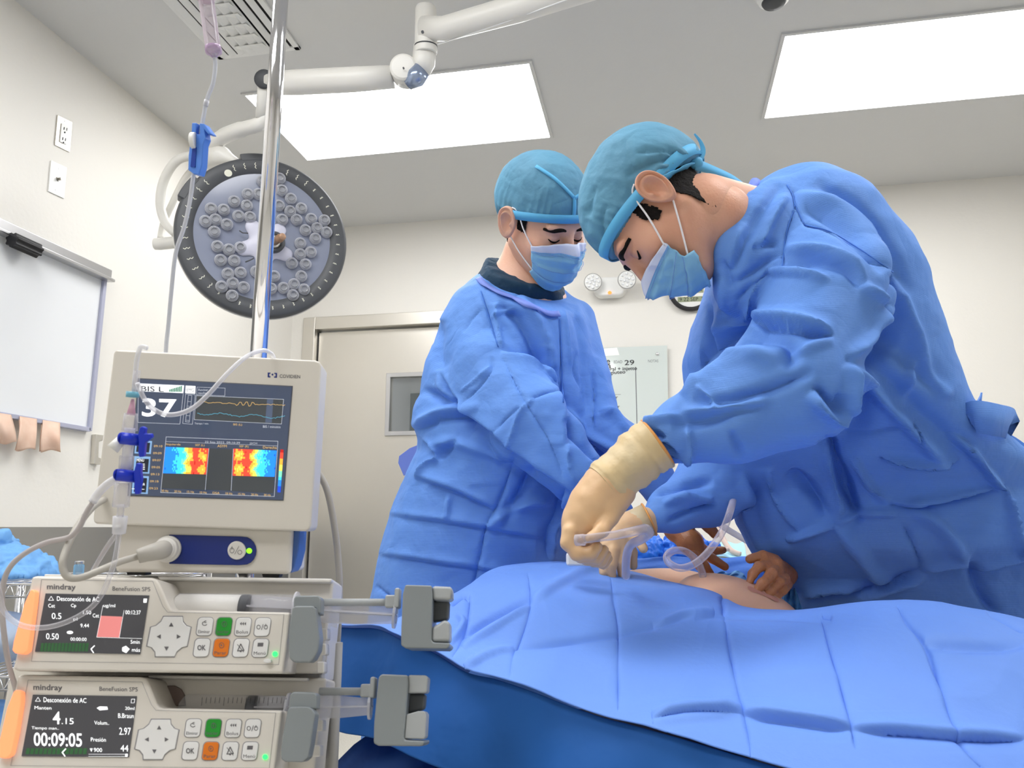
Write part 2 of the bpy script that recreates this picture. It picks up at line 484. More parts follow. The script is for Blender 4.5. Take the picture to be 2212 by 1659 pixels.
def aabox(name, lo, hi, m, parent=None, bevel=0, label=None):
    lo = np.array(lo, float); hi = np.array(hi, float)
    return MB().box((lo + hi) / 2, hi - lo).obj(name, m, parent, bevel=bevel, label=label)
T = .12
st(aabox('floor', (LEFTX - T, FRONTY - T, -.1), (RIGHTX + T, BACKY + 2.6, 0), M_floor))
st(aabox('ceiling', (LEFTX - T, FRONTY - T, CEIL), (RIGHTX + T, BACKY + 2.6, CEIL + .1), M_ceil))
st(aabox('wall_left', (LEFTX - T, FRONTY, 0), (LEFTX, BACKY + T, CEIL), M_wall))
st(aabox('wall_right', (RIGHTX, FRONTY, 0), (RIGHTX + T, BACKY + T, CEIL), M_wall))
st(aabox('wall_front', (LEFTX, FRONTY - T, 0), (RIGHTX, FRONTY, CEIL), M_wall))
# door opening measured on the back wall
dl = BW.at(655, 760)[0]; dtop = BW.at(700, 686)[2]; dr = dl + 1.12
b = MB(); b.box(((LEFTX + dl) / 2, BACKY + T / 2, CEIL / 2), (dl - LEFTX, T, CEIL)); b.box(((RIGHTX + dr) / 2, BACKY + T / 2, CEIL / 2), (RIGHTX - dr, T, CEIL))
b.box(((dl + dr) / 2, BACKY + T / 2, (CEIL + dtop) / 2), (dr - dl, T, CEIL - dtop)); st(b.obj('wall_back', M_wall))
# door frame and leaf with vision panel
fw = .075
b = MB(); b.box((dl + fw / 2, BACKY + .03, dtop / 2), (fw, .1, dtop)); b.box((dr - fw / 2, BACKY + .03, dtop / 2), (fw, .1, dtop)); b.box(((dl + dr) / 2, BACKY + .03, dtop - fw / 2), (dr - dl - 2 * fw, .1, fw))
DF = st(b.obj('trim_1', M_steel, bevel=.004))
w0 = BW.at(838, 870)[0]; wz1 = BW.at(850, 812)[2]; wz0 = BW.at(850, 932)[2]; w1 = w0 + .3
L0, L1, T1 = dl + fw + .008, dr - fw - .008, dtop - fw - .01
y0, y1 = BACKY + .03, BACKY + .075
b = MB()
for a, c, z0, z1 in ((L0, w0, .01, T1), (w1, L1, .01, T1), (w0, w1, wz1, T1), (w0, w1, .01, wz0)):
    b.box(((a + c) / 2, (y0 + y1) / 2, (z0 + z1) / 2), (c - a, y1 - y0, z1 - z0))
DO = st(b.obj('door_1', M_steel))
b = MB(); e = .022
for a, c, z0, z1 in ((w0 - e, w0 + .004, wz0 - e, wz1 + e), (w1 - .004, w1 + e, wz0 - e, wz1 + e), (w0, w1, wz1 - .004, wz1 + e), (w0, w1, wz0 - e, wz0 + .004)):
    b.box(((a + c) / 2, y0 - .006, (z0 + z1) / 2), (c - a, .014, z1 - z0))
b.obj('window_frame', M_alu, DO, bevel=.003, label='aluminium frame of the door window')
M_glass = clear_mat('window_glass', (200, 210, 210), .12, .02)
aabox('window_pane', (w0, (y0 + y1) / 2 - .003, wz0), (w1, (y0 + y1) / 2 + .003, wz1), M_glass, DO)
aabox('door_seal', (dl + fw - .002, y0 + .004, .0), (dl + fw + .012, y0 + .02, T1 + .006), M_black, DO, label='black rubber seal')
aabox('door_handle', (L1 - .1, y0 - .05, 1.0), (L1 - .08, y0 - .001, 1.3), M_alu, DO, bevel=.006)
# corridor beyond the door window
st(aabox('wall_corridor', (-2.2, BACKY + 2.5, 0), (1.6, BACKY + 2.6, CEIL), mat('corridor_paint', (212, 214, 214), .5)))
st(aabox('wall_corridor_left', (-2.3, BACKY + T, 0), (-2.2, BACKY + 2.6, CEIL), mat('corridor_paint', (212, 214, 214), .5)))
st(aabox('wall_corridor_right', (1.6, BACKY + T, 0), (1.7, BACKY + 2.6, CEIL), mat('corridor_paint', (212, 214, 214), .5)))
st(aabox('trim_2', (-2.2, BACKY + 2.47, 0), (1.6, BACKY + 2.5, 2.2), mat('corridor_wainscot', (86, 92, 94), .5)))
# steel sheet on the lower left wall, floor coving
st(aabox('trim_3', (LEFTX, FRONTY, .12), (LEFTX + .006, BACKY - .02, 1.003), mat('dull_steel', (168, 167, 164), .35, metal=1)))
st(aabox('trim_4', (LEFTX + .006, BACKY - .006, .12), (dl - .02, BACKY, 1.003), mat('dull_steel', (168, 167, 164), .35, metal=1)))
for nm, lo, hi in (('baseboard_left', (LEFTX, FRONTY, 0), (LEFTX + .012, BACKY, .115)), ('baseboard_back', (dr, BACKY - .012, 0), (RIGHTX, BACKY, .115)), ('baseboard_right', (RIGHTX - .012, FRONTY, 0), (RIGHTX, BACKY - .012, .115))):
    st(aabox(nm, lo, hi, mat('grey_coving', (150, 152, 152), .5)))
# ---------------------------------------------------------------- ceiling light panels
M_panel = mat('panel_diffuser', (255, 255, 255), .5, emit=PANEL_W)
def panel(label, x0, y0, x1, y1, group=None):
    r = root('ceiling_light_panel', label, 'ceiling light', ((x0 + x1) / 2, (y0 + y1) / 2, CEIL), group)
    b = MB(); f = .014; z = CEIL - .004
    for a, c, e, g in ((x0 - f, x0, y0 - f, y1 + f), (x1, x1 + f, y0 - f, y1 + f), (x0, x1, y0 - f, y0), (x0, x1, y1, y1 + f)):
        b.box(((a + c) / 2, (e + g) / 2, z), (c - a, g - e, .008))
    b.obj('frame', M_ceil, r)
    MB().box(((x0 + x1) / 2, (y0 + y1) / 2, CEIL - .0025), (x1 - x0, y1 - y0, .005)).obj('diffuser', M_panel, r)
pA = [CE.at(527, 200), CE.at(1142, 138), CE.at(1190, 296), CE.at(662, 341)]
ax0 = (pA[0][0] + pA[3][0]) / 2; ax1 = (pA[1][0] + pA[2][0]) / 2; ay0 = (pA[0][1] + pA[1][1]) / 2; ay1 = (pA[2][1] + pA[3][1]) / 2
panel('bright rectangular ceiling light panel behind the white lamp arm, left of the two', ax0, ay0, ax1, ay1)
pB = [CE.at(1693, 75), CE.at(1654, 252)]; bx = (pB[0][0] + pB[1][0]) / 2
panel('bright rectangular ceiling light panel at the upper right corner, above the leaning surgeon', bx, pB[0][1], bx + (ax1 - ax0), pB[1][1])
for x, y in ((ax0, ay0 - 1.9), (bx, ay0 - 1.9), (ax0, ay0 - 3.3)):
        panel('bright rectangular ceiling light panel over the front half of the room', x, y, x + (ax1 - ax0), y + .57, 'ceiling light panels outside the view')
panel('unseen ceiling light panel added to brighten the corridor beyond the door window', -1.2, BACKY + .7, 0, BACKY + 1.3)  # unseen lamp added so the corridor wall shows bright through the window
# ---------------------------------------------------------------- air vent
v0 = CE.at(470, 120); v1 = CE.at(654, 108); vx0 = (v0[0] + CE.at(365, 10)[0]) / 2; vx1 = v1[0]; vy1 = (v0[1] + v1[1]) / 2; vy0 = vy1 - .62
print('vent', vx0, vx1, vy0, vy1)
M_vent = mat('vent_white', (222, 222, 220), .5)
r = root('ceiling_vent', 'white square louvred air vent in the ceiling above the whiteboard wall', 'air vent', ((vx0 + vx1) / 2, (vy0 + vy1) / 2, CEIL))
aabox('backing', (vx0 + .02, vy0 + .02, CEIL - .004), (vx1 - .02, vy1 - .02, CEIL - .001), M_black, r)
b = MB(); f = .022
for a, c, e, g in ((vx0, vx0 + f, vy0, vy1), (vx1 - f, vx1, vy0, vy1), (vx0, vx1, vy0, vy0 + f), (vx0, vx1, vy1 - f, vy1)):
    b.box(((a + c) / 2, (e + g) / 2, CEIL - .005), (c - a, g - e, .01))
b.obj('frame', M_vent, r, bevel=.002)
vw = vx1 - vx0
def slat(x0, x1, y0, y1, tilt, along):
    c = np.array([(x0 + x1) / 2, (y0 + y1) / 2, CEIL - .015]); t = math.radians(tilt)
    if along == 'y': ax = np.array([[math.cos(t), 0, math.sin(t)], [0, 1, 0], [-math.sin(t), 0, math.cos(t)]]); s = (x1 - x0, y1 - y0, .0025)
    else: ax = np.array([[1, 0, 0], [0, math.cos(t), math.sin(t)], [0, -math.sin(t), math.cos(t)]]); s = (x1 - x0, y1 - y0, .0025)
    MB().box(c, s, ax).obj('slat', M_vent, r)
for i in range(5):
    x = vx0 + .024 + i * .038; slat(x, x + .028, vy0 + .024, vy1 - .024, 14, 'y')
    x = vx1 - .03 - i * .038; slat(x - .024, x, vy0 + .024, vy1 - .024, 24, 'y')
for i in range(10):
    y = vy1 - .035 - i * .057; slat(vx0 + .225, vx1 - .225, y - .046, y, 14, 'x')
# smoke detector at the frame's top edge
p = CE.at(1670, -18); r = root('smoke_detector', 'small round grey detector on the ceiling at the top edge between the light panels', 'detector', p)
MB().lathe(p, (0, 0, -1), [(0, .062), (.012, .062), (.018, .055), (.034, .05), (.04, .042)], 28).obj('detector_body', M_white, r, smooth=True)
MB().lathe(p, (0, 0, -1), [(.04, .04), (.048, .036), (.05, .02)], 28).obj('sensor_cap', M_darkgrey, r, smooth=True)
# ---------------------------------------------------------------- left wall fittings
def wallscrew(b, pl, x, y, rp, off):
    b.prism([pl.at(u, v, off + .0015) for u, v in circ(x, y, rp, rp * 1.1, 10)], -pl.n * .0015)
r = root('wall_outlet', 'steel-plated double power outlet high on the left wall, above the coax plate', 'outlet', LW.at(138, 288))
plate('cover_plate', LW, [(125, 248), (157, 264), (151, 329), (119, 313)], .005, mat('outlet_plate', (205, 200, 190), .3, metal=.8), r, bevel=.001)
plate('receptacle', LW, [(134, 266), (149, 273), (145, 313), (130, 306)], .004, M_white, r, off=.005, bevel=.001)
ik = Ink(LW, .0095)
for dy in (0, 22):
    ik.poly([(138 - dy * .13, 274 + dy), (140 - dy * .13, 275 + dy), (139 - dy * .13, 281 + dy), (137 - dy * .13, 280 + dy)]); ik.poly([(144 - dy * .13, 276 + dy), (145.5 - dy * .13, 277 + dy), (144.5 - dy * .13, 283 + dy), (143 - dy * .13, 282 + dy)]); ik.poly(circ(140 - dy * .13, 286 + dy, 1.7, 2))
ik.obj('sockets', M_ink, r)
b = MB(); wallscrew(b, LW, 142, 262, 2, .005); wallscrew(b, LW, 135, 316, 2, .005); b.obj('screws', M_alu, r)
r = root('coax_plate', 'white wall plate with one antenna socket, below the power outlet', 'wall plate', LW.at(125, 387))
plate('cover_plate', LW, [(111, 346), (145, 362), (139, 429), (105, 413)], .005, M_white, r, bevel=.001)
MB().lathe(LW.at(125, 387, .005), LW.n, [(0, .008), (.004, .008), (.004, .005), (.016, .005)], 14).obj('antenna_socket', M_steel_d, r)
b = MB(); wallscrew(b, LW, 129, 364, 2, .005); wallscrew(b, LW, 122, 410, 2, .005); b.obj('screws', M_alu, r)
# whiteboard
wb0, wb1 = LW.at(216, 600), LW.at(186, 930)
wy1 = (wb0[1] + wb1[1]) / 2; wz1_ = LW.at(216, 600)[2]; wz0_ = LW.at(100, 914)[2]; wy0 = wy1 - 1.5
r = root('whiteboard', 'blank white marker board with aluminium rails on the left wall', 'whiteboard', (LEFTX, (wy0 + wy1) / 2, (wz0_ + wz1_) / 2))
aabox('writing_surface', (LEFTX, wy0, wz0_), (LEFTX + .012, wy1, wz1_), mat('whiteboard_enamel', (226, 228, 230), .25), r)
b = MB()
b.box((LEFTX + .012, wy1, (wz0_ + wz1_) / 2), (.024, .016, wz1_ - wz0_ + .01)); b.box((LEFTX + .012, (wy0 + wy1) / 2, wz0_), (.024, wy1 - wy0, .016)); b.box((LEFTX + .012, wy0, (wz0_ + wz1_) / 2), (.024, .016, wz1_ - wz0_))
b.obj('frame', mat('frame_lilac_grey', (178, 180, 200), .4, metal=.3), r, bevel=.002)
b = MB(); b.box((LEFTX + .016, (wy0 + wy1) / 2 + .01, wz1_ + .012), (.032, wy1 - wy0 + .02, .05)); b.box((LEFTX + .04, (wy0 + wy1) / 2 + .01, wz1_ - .008), (.02, wy1 - wy0 + .02, .012))
b.obj('top_rail', M_alu, r, bevel=.003)
# black map clip on the rail
c = LW.at(54, 530, .06); r = root('rail_clip', 'black ribbed rubber clip on the top rail of the whiteboard', 'clip', c)
b = MB()
prof = []
for k in range(28):
    a = 2 * math.pi * k / 28; rr = .026 if k % 4 < 2 else .0205
    prof.append(c + np.array([rr * math.cos(a), -.055, rr * math.sin(a)]))
b.prism(prof, (0, .11, 0)); b.obj('clip_body', M_black, r, bevel=.002)
# strips of tape under the board
M_tape = mat('surgical_tape', (246, 220, 200), .6, c2=(236, 200, 176), nscale=30, transluc=.25)
tape_l = ['beige tape strip hanging from the board edge, at the left border of the picture', 'beige tape strip hanging from the board edge, middle of the three', 'beige tape strip hanging from the board edge, nearest the board corner']
for i, (xa, xb, yt, yb) in enumerate(((-14, 24, 890, 957), (38, 78, 899, 972), (88, 128, 907, 975))):
    V = []; F = []; nu, nv = 8, 14
    for jj in range(nv + 1):
        v = jj / nv
        for ii in range(nu + 1):
            u = ii / nu
            bulge = .024 + .035 * math.sin(v * math.pi * .95) * (1 + .5 * math.sin(u * 4 + i * 2)) * .6 + .006 * v + .02 * u * v
            x = xa + (xb - xa) * (u + (.12 * math.sin(v * 3 + i) * (1 - .6 * u)))
            V.append(LW.at(x + (5 * v if i == 2 else 12 * v * (i == 0)), yt + (yb - yt) * v + 6 * u * (1 - v) * 1 + 3 * math.sin(u * 5 + i) * v, bulge))
    for jj in range(nv):
        for ii in range(nu):
            a = jj * (nu + 1) + ii; F.append((a, a + 1, a + nu + 2, a + nu + 1))
    r = root('tape_strip', tape_l[i], 'tape', LW.at((xa + xb) / 2, yt, .02))
    mesh('tape_film', V, F, M_tape, r, smooth=True, solid=.0008)
    # second looped ply
    V2 = [np.array(v) * 1 for v in V]; c0 = np.mean(V2, 0)
    V2 = [v + np.array([-.012, .0, .004]) + (np.array([0, -.25, 0]) * (v - c0)) * 1 for v in V2]
    mesh('tape_fold', V2, F, M_tape, r, smooth=True, solid=.0008)
# steel bracket beside the monitor
r = root('wall_bracket', 'small steel bracket on the left wall beside the grey monitor', 'bracket', LW.at(213, 970))
plate('bracket_plate', LW, [(208, 938), (224, 940), (222, 952), (214, 954), (213, 988), (220, 990), (219, 1004), (204, 1002)], .02, M_steel, r, bevel=.002)
# ---------------------------------------------------------------- back wall fittings
r = root('emergency_light', 'white emergency light with two round lamp heads on the back wall between the surgeons', 'emergency light', BW.at(1316, 617))
plate('housing', BW, rrect(1281, 597, 1352, 638, 17, 8, sl=-.04), .07, M_white, r, bevel=.012)
for hx, hy, rp, nm in ((1280, 614, 18.5, 'l'), (1354, 609, 19, 'r')):
    c = BW.at(hx, hy, .05); rad = rp / FPX * (proj(c)[2]); ax = nrm((.12 if nm == 'l' else .05, -1, -.12))
    h = MB().lathe(c, ax, [(0, rad * .55), (.02, rad * .95), (.05, rad), (.06, rad), (.064, rad * .93)], 30).obj('lamp_head', M_white, r, smooth=True, bevel=.001)
    MB().lathe(c + ax * .058, ax, [(0, rad * 1.03), (.004, rad * 1.03), (.005, rad)], 30).obj('rim', mat('grey_rim', (150, 150, 148), .4), h)
    bb = MB()
    u = nrm(np.cross(ax, ZV)); w = np.cross(ax, u)
    for k in range(12):
        a = k * 2 * math.pi / 8 if k < 8 else (k - 8) * math.pi / 2 + .4; rr = rad * (.68 if k < 8 else .27)
        bb.ball(c + ax * .064 + u * rr * math.cos(a) + w * rr * math.sin(a), rad * .17, seg=10)
    bb.obj('reflector_cups', mat('led_cup', (236, 238, 240), .12, metal=.3), h, smooth=True)
plate('status_light', BW, circ(1317, 632, 4, 3.4), .004, mat('orange_status', (255, 120, 50), .4, emit=1.5), r, off=.07)
# clock
ccx, ccy, cr = 1492, 628, 48
r = root('wall_clock', 'round black-rimmed wall clock with digital display behind the leaning surgeon', 'clock', BW.at(ccx, ccy))
c = BW.at(ccx, ccy); rad = cr / FPX * proj(c)[2]
MB().lathe(c + (0, -.001, 0), BW.n, [(0, rad * .97), (.02, rad), (.034, rad * .95), (.034, rad * .84), (.02, rad * .8), (.006, rad * .8)], 48).obj('rim', M_black, r, smooth=True, bevel=.001)
MB().lathe(c + (0, -.012, 0), BW.n, [(0, rad * .82), (.002, rad * .82)], 48).obj('dial', M_white, r)
BL = Pl(c + np.array([0, -.014, 0]), BW.n)
lc = mat('lcd_olive', (150, 158, 128), .3)
plate('date_display', BL, [(1464, 642), (1530, 639), (1530, 650), (1464, 653)], .001, lc, r)
plate('time_display', BL, [(1468, 616), (1520, 613), (1520, 632), (1468, 634)], .001, lc, r)
Ink(BL, .0014).text('9 22 SEP  22', 1468, 651, 1526, 643, sl=-.03).text('10:41', 1474, 630, 1516, 618, sl=-.03).obj('display_digits', M_ink, r)
# hour numerals round the top, mostly behind the mask
ik = Ink(BL, .0006)
for k in range(12):
    a = math.pi * 2 * k / 12 - math.pi / 2; x, y = ccx + 34 * math.cos(a), ccy + 34 * math.sin(a)
    if k in (5, 6, 7, 4, 8): continue
    ik.line([(x - 3 * math.cos(a), y - 3 * math.sin(a)), (x + 3 * math.cos(a), y + 3 * math.sin(a))], 2)
ik.obj('hour_marks', M_ink, r)
# glass notice board
r = root('glass_board', 'frosted glass patient board with handwriting on the back wall between the surgeons', 'notice board', BW.at(1360, 870))
plate('glass_panel', BW, [(1205, 755), (1441, 746), (1446, 1010), (1205, 1010)], .006, mat('frosted_glass', (205, 213, 209), .12, coat=.5), r, off=.02, bevel=.001)
b = MB()
for x, y in ((1420, 767), (1424, 990), (1222, 990)): b.lathe(BW.at(x, y, 0), BW.n, [(0, .009), (.03, .009), (.034, .005)], 16)
b.obj('standoff_bolt', M_chrome, r, smooth=True, bevel=.001)
Ink(BW, .0267).poly([(1289, 754), (1333, 751), (1338, 767), (1289, 770)]).obj('paper_label', mat('paper', (240, 240, 238), .6), r)
ik = Ink(BW, .0265)
ik.text('NOTAS', 1400, 783, 1422, 777, sl=-.02).text('EDAD', 1326, 785, 1344, 779, sl=-.03).text('LIDA', 1308, 848, 1323, 843, sl=-.02)
ik.line([(1373, 793), (1377, 960)], 1.8).line([(1305, 853), (1341, 852)], .8)
ik.text('Nombre', 1212, 790, 1262, 781).line([(1215, 860), (1290, 857)], .8).text('ENTRADA', 1225, 852, 1262, 845)
ik.obj('printed_lettering', M_inkg, r)
def hw(*a, **k): Ink(BW, .0268).text(*a, **k).obj('handwriting', M_ink, r)
hw(':tte', 1293, 788, 1318, 776, sl=-.03, bold=.012); hw('eza', 1297, 796, 1320, 788, sl=-.02, bold=.012); hw('29', 1349, 789, 1370, 778, sl=-.04, bold=.008)
hw('orporal + injetto', 1294, 804, 1376, 794, sl=-.03, bold=.014); hw('en gluteo', 1301, 812, 1351, 802, sl=-.06, bold=.012)
hw('erior', 1309, 862, 1335, 856, sl=-.03, bold=.01); hw('erior', 1313, 882, 1339, 876, sl=-.03, bold=.01); hw('oda', 1324, 904, 1346, 895, sl=-.03, bold=.012)
# ================================================================ PEOPLE
M_skin = mat('skin', (222, 172, 146), .48, sss=.12, c2=(212, 154, 128), nscale=14, bump=[('noise', 260, .0004)])
M_skin2 = mat('skin_lighter', (230, 186, 162), .48, sss=.12, c2=(222, 170, 146), nscale=10, bump=[('noise', 200, .0004)])
M_hair = mat('dark_hair', (20, 15, 14), .75, spec=.2, bump=[('noise', 400, .002)])
M_gown = mat('blue_gown_cloth', (104, 154, 234), .62, c2=(112, 161, 238), nscale=6, transluc=.12, spec=.3, bump=[('ridge', 7, .012), ('ridge', 17, .005), ('noise', 26, .004), ('Z', 210, .00025)])
M_gown2 = mat('blue_gown_cloth_deep', (76, 128, 216), .62, transluc=.12, spec=.3, bump=[('noise', 26, .004)])
M_lilac = mat('lilac_binding', (112, 134, 214), .6)
M_scrub = mat('dark_teal_scrub', (8, 52, 78), .75, bump=[('noise', 30, .006)])
M_cap = mat('cap_cloth', (94, 148, 178), .7, c2=(112, 176, 210), nscale=9, transluc=.25, bump=[('ridge', 14, .008), ('noise', 24, .004), ('noise', 300, .0003)])
M_capband = mat('cap_band', (96, 184, 232), .6, transluc=.1)
M_mask = mat('mask_cloth', (146, 204, 240), .6, transluc=.15, bump=[('noise', 40, .002)])
M_maskw = mat('mask_white_strip', (204, 212, 236), .6)
M_loop = mat('ear_loop', (240, 238, 240), .6)
M_glove = mat('latex_glove', (226, 190, 148), .42, c2=(216, 176, 134), nscale=18, sss=.04, bump=[('noise', 40, .001)])
M_glovecuff = mat('latex_glove_cuff', (204, 188, 154), .45, c2=(220, 192, 142), nscale=16, bump=[('noise', 30, .004)])
M_gloverim = mat('glove_rim', (226, 158, 84), .45)
M_glove_shaded = mat('shaded_glove', (196, 134, 90), .42, c2=(178, 116, 78), nscale=22, sss=.1, bump=[('noise', 90, .0025)])  # tan latex darkened to brown, the shade put into the colour
M_trouser = mat('scrub_trousers', (10, 48, 74), .8)
M_shoe = mat('white_clog', (210, 212, 214), .4)

def chpx(L): return [(P(x, y, d), r * d / FPX) for x, y, d, r in L]
def rowpx(y, xl, xr, d, b):
    a, c = P(xl, y, d), P(xr, y, d); m = (a + c) / 2
    return (m[2], m[0], m[1], np.linalg.norm(c - a) / 2, b)
def finish(g, sm=2, ref=0):
    V, F = g.surf(); V = laplace(V, F, sm)
    for _ in range(ref): V, F = refine(V, F); V = laplace(V, F, 2)
    return V, F
class Skin:
    """finds points of a built surface under a pixel"""
    def __init__(s, V, F):
        s.V = V; s.N = vnorm(V, F); s.px, s.py, s.d = proj(V); s.fr = (s.N @ FV) < .15
    def at(s, x, y, off=.001):
        r = (s.px - x) ** 2 + (s.py - y) ** 2 + (~s.fr) * 1e6
        k = np.argsort(r)[:12]; k = k[r[k] < 5e5]; dm = s.d[k].min(); k = k[s.d[k] < dm + .02]
        w = 1 / (r[k] + 2); w /= w.sum(); d = (s.d[k] * w).sum(); n = nrm((s.N[k] * w[:, None]).sum(0))
        return P(x, y, d) + n * off, n
def ribbon(name, S, pts, w, m, parent, off=.0015, t=.0012, label=None, sm=4):
    """flat strip lying on a built surface along pixel points; w metres"""
    q = spline(pts, sm) if len(pts) > 2 else [np.array(pts[0], float) * (1 - k / 6) + np.array(pts[1], float) * k / 6 for k in range(7)]
    A = [S.at(x[0], x[1], off) for x in q]; V = []; F = []
    for i, (p, n) in enumerate(A):
        tg = nrm(A[min(i + 1, len(A) - 1)][0] - A[max(i - 1, 0)][0]); s_ = nrm(np.cross(tg, n))
        V += [p - s_ * w / 2, p + s_ * w / 2]
    for i in range(len(A) - 1): F.append((2 * i, 2 * i + 1, 2 * i + 3, 2 * i + 2))
    return mesh(name, V, F, m, parent, smooth=True, solid=t, label=label)
# ---------------------------------------------------------------- head in its own frame: x to the person's right, y forward, z up
def head_local():
    g = Grid((-.095, -.13, -.21), (.095, .145, .135), .0024)
    g.ell((0, -.018, .03), (.077, .098, .086), k=0)
    g.ell((0, .025, -.03), (.064, .066, .082), k=.03)
    for s in (-1, 1):
        g.cap((s * .062, -.012, -.05), (s * .022, .06, -.1), .014, .014, k=.03)
        g.ell((s * .044, .054, -.028), (.022, .022, .02), k=.025)
        g.ell((s * .03, .078, .024), (.024, .012, .009), k=.016)
    g.ell((0, .064, -.1), (.024, .02, .018), k=.025)
    g.ell((0, .066, -.068), (.03, .026, .02), k=.02)
    for s in (-1, 1): g.ell((s * .031, .098, .0), (.019, .02, .013), k=.014, sub=True)
    for s in (-1, 1): g.ell((s * .031, .0705, .0), (.0145, .0145, .0135), k=.004)
    g.cap((0, .086, .012), (0, .112, -.036), .0075, .0105, k=.012)
    for s in (-1, 1): g.ell((s * .012, .1, -.041), (.0085, .012, .008), k=.006)
    for s in (-1, 1): g.ell((s * .0065, .106, -.0505), (.004, .006, .004), k=.003, sub=True)
    g.cap((-.018, .09, -.072), (.018, .09, -.072), .006, .006, k=.008); g.cap((-.016, .088, -.084), (.016, .088, -.084), .0065, .0065, k=.008)
    g.cap((0, -.02, -.05), (0, -.03, -.10), .054, .052, k=.03)
    V, F = finish(g, 2); VF = [(V, F)]
    for s in (-1, 1):   # ears: rim, inner fold, bowl and lobe on a tilted oval
        nr, na = 16, 48; A = []; B = []
        for i in range(nr + 1):
            r = i / nr
            for k in range(na):
                th = 2 * math.pi * k / na; cu, sv = math.cos(th), math.sin(th)
                a = .0205 * (1 + .10 * max(0, sv)) * (1 - .38 * max(0, -sv) ** 1.5); b_ = .0355
                u, v = r * a * cu - .002 * r * max(0, -sv), r * b_ * sv
                back = max(0, -cu) * .8 + max(0, sv) * .6; back = min(1, back)
                rim = .0052 * math.exp(-((r - .91) / .075) ** 2) * min(1, back * 1.3 + .25)
                anti = .0062 * math.exp(-((r - .62) / .10) ** 2) * back
                bowl = -.0052 * math.exp(-(r / .42) ** 4) - .0028 * math.exp(-((r - .77) / .06) ** 2) * back
                lobe = .003 * max(0, -sv) ** 2 * math.exp(-((r - .75) / .25) ** 2)
                trag = .0075 * math.exp(-((u - .0105) / .004) ** 2 - ((v + .002) / .006) ** 2)
                base = .0105 + .55 * max(0, -u + .006) + .16 * max(0, v)
                rot = math.radians(10); uu, vv = u * math.cos(rot) - v * math.sin(rot), u * math.sin(rot) + v * math.cos(rot)
                A.append((s * (.0765 + base + rim + anti + bowl + lobe + trag - .004 * r ** 12), -.014 + uu, -.003 + vv))
                B.append((s * (.0765 + base * .9 - .0035 - .004 * (1 - r)), -.014 + uu * .97, -.003 + vv * .98))
        n = (nr + 1) * na; E = np.array(A + B); G = []
        for i in range(nr):
            for k in range(na):
                k2 = (k + 1) % na; q = [i * na + k, i * na + k2, (i + 1) * na + k2, (i + 1) * na + k]
                G.append(q if s < 0 else q[::-1]); G.append([x + n for x in (q[::-1] if s < 0 else q)])
        for k in range(na):
            k2 = (k + 1) % na; q = [nr * na + k, nr * na + k2, nr * na + k2 + n, nr * na + k + n]; G.append(q if s < 0 else q[::-1])
        VF.append((E, np.array(G)))
    V = []; F = []; o = 0
    for v, f_ in VF: V.append(v); F.append(f_ + o); o += len(v)
    return np.concatenate(V), np.concatenate(F)
HV, HF = head_local()
NEAR = np.abs(HV[:, 0]) < .0765
class Pose:
    def __init__(s, c, fwd, up, sc=1.0):
        s.c = np.array(c, float); y = nrm(fwd); z = np.array(up, float); z = nrm(z - y * (z @ y)); x = np.cross(y, z); s.R = np.stack([x, y, z]) * sc; s.sc = sc
    def __call__(s, V): return np.asarray(V, float) @ s.R + s.c
    def ax(s): return s.R / s.sc
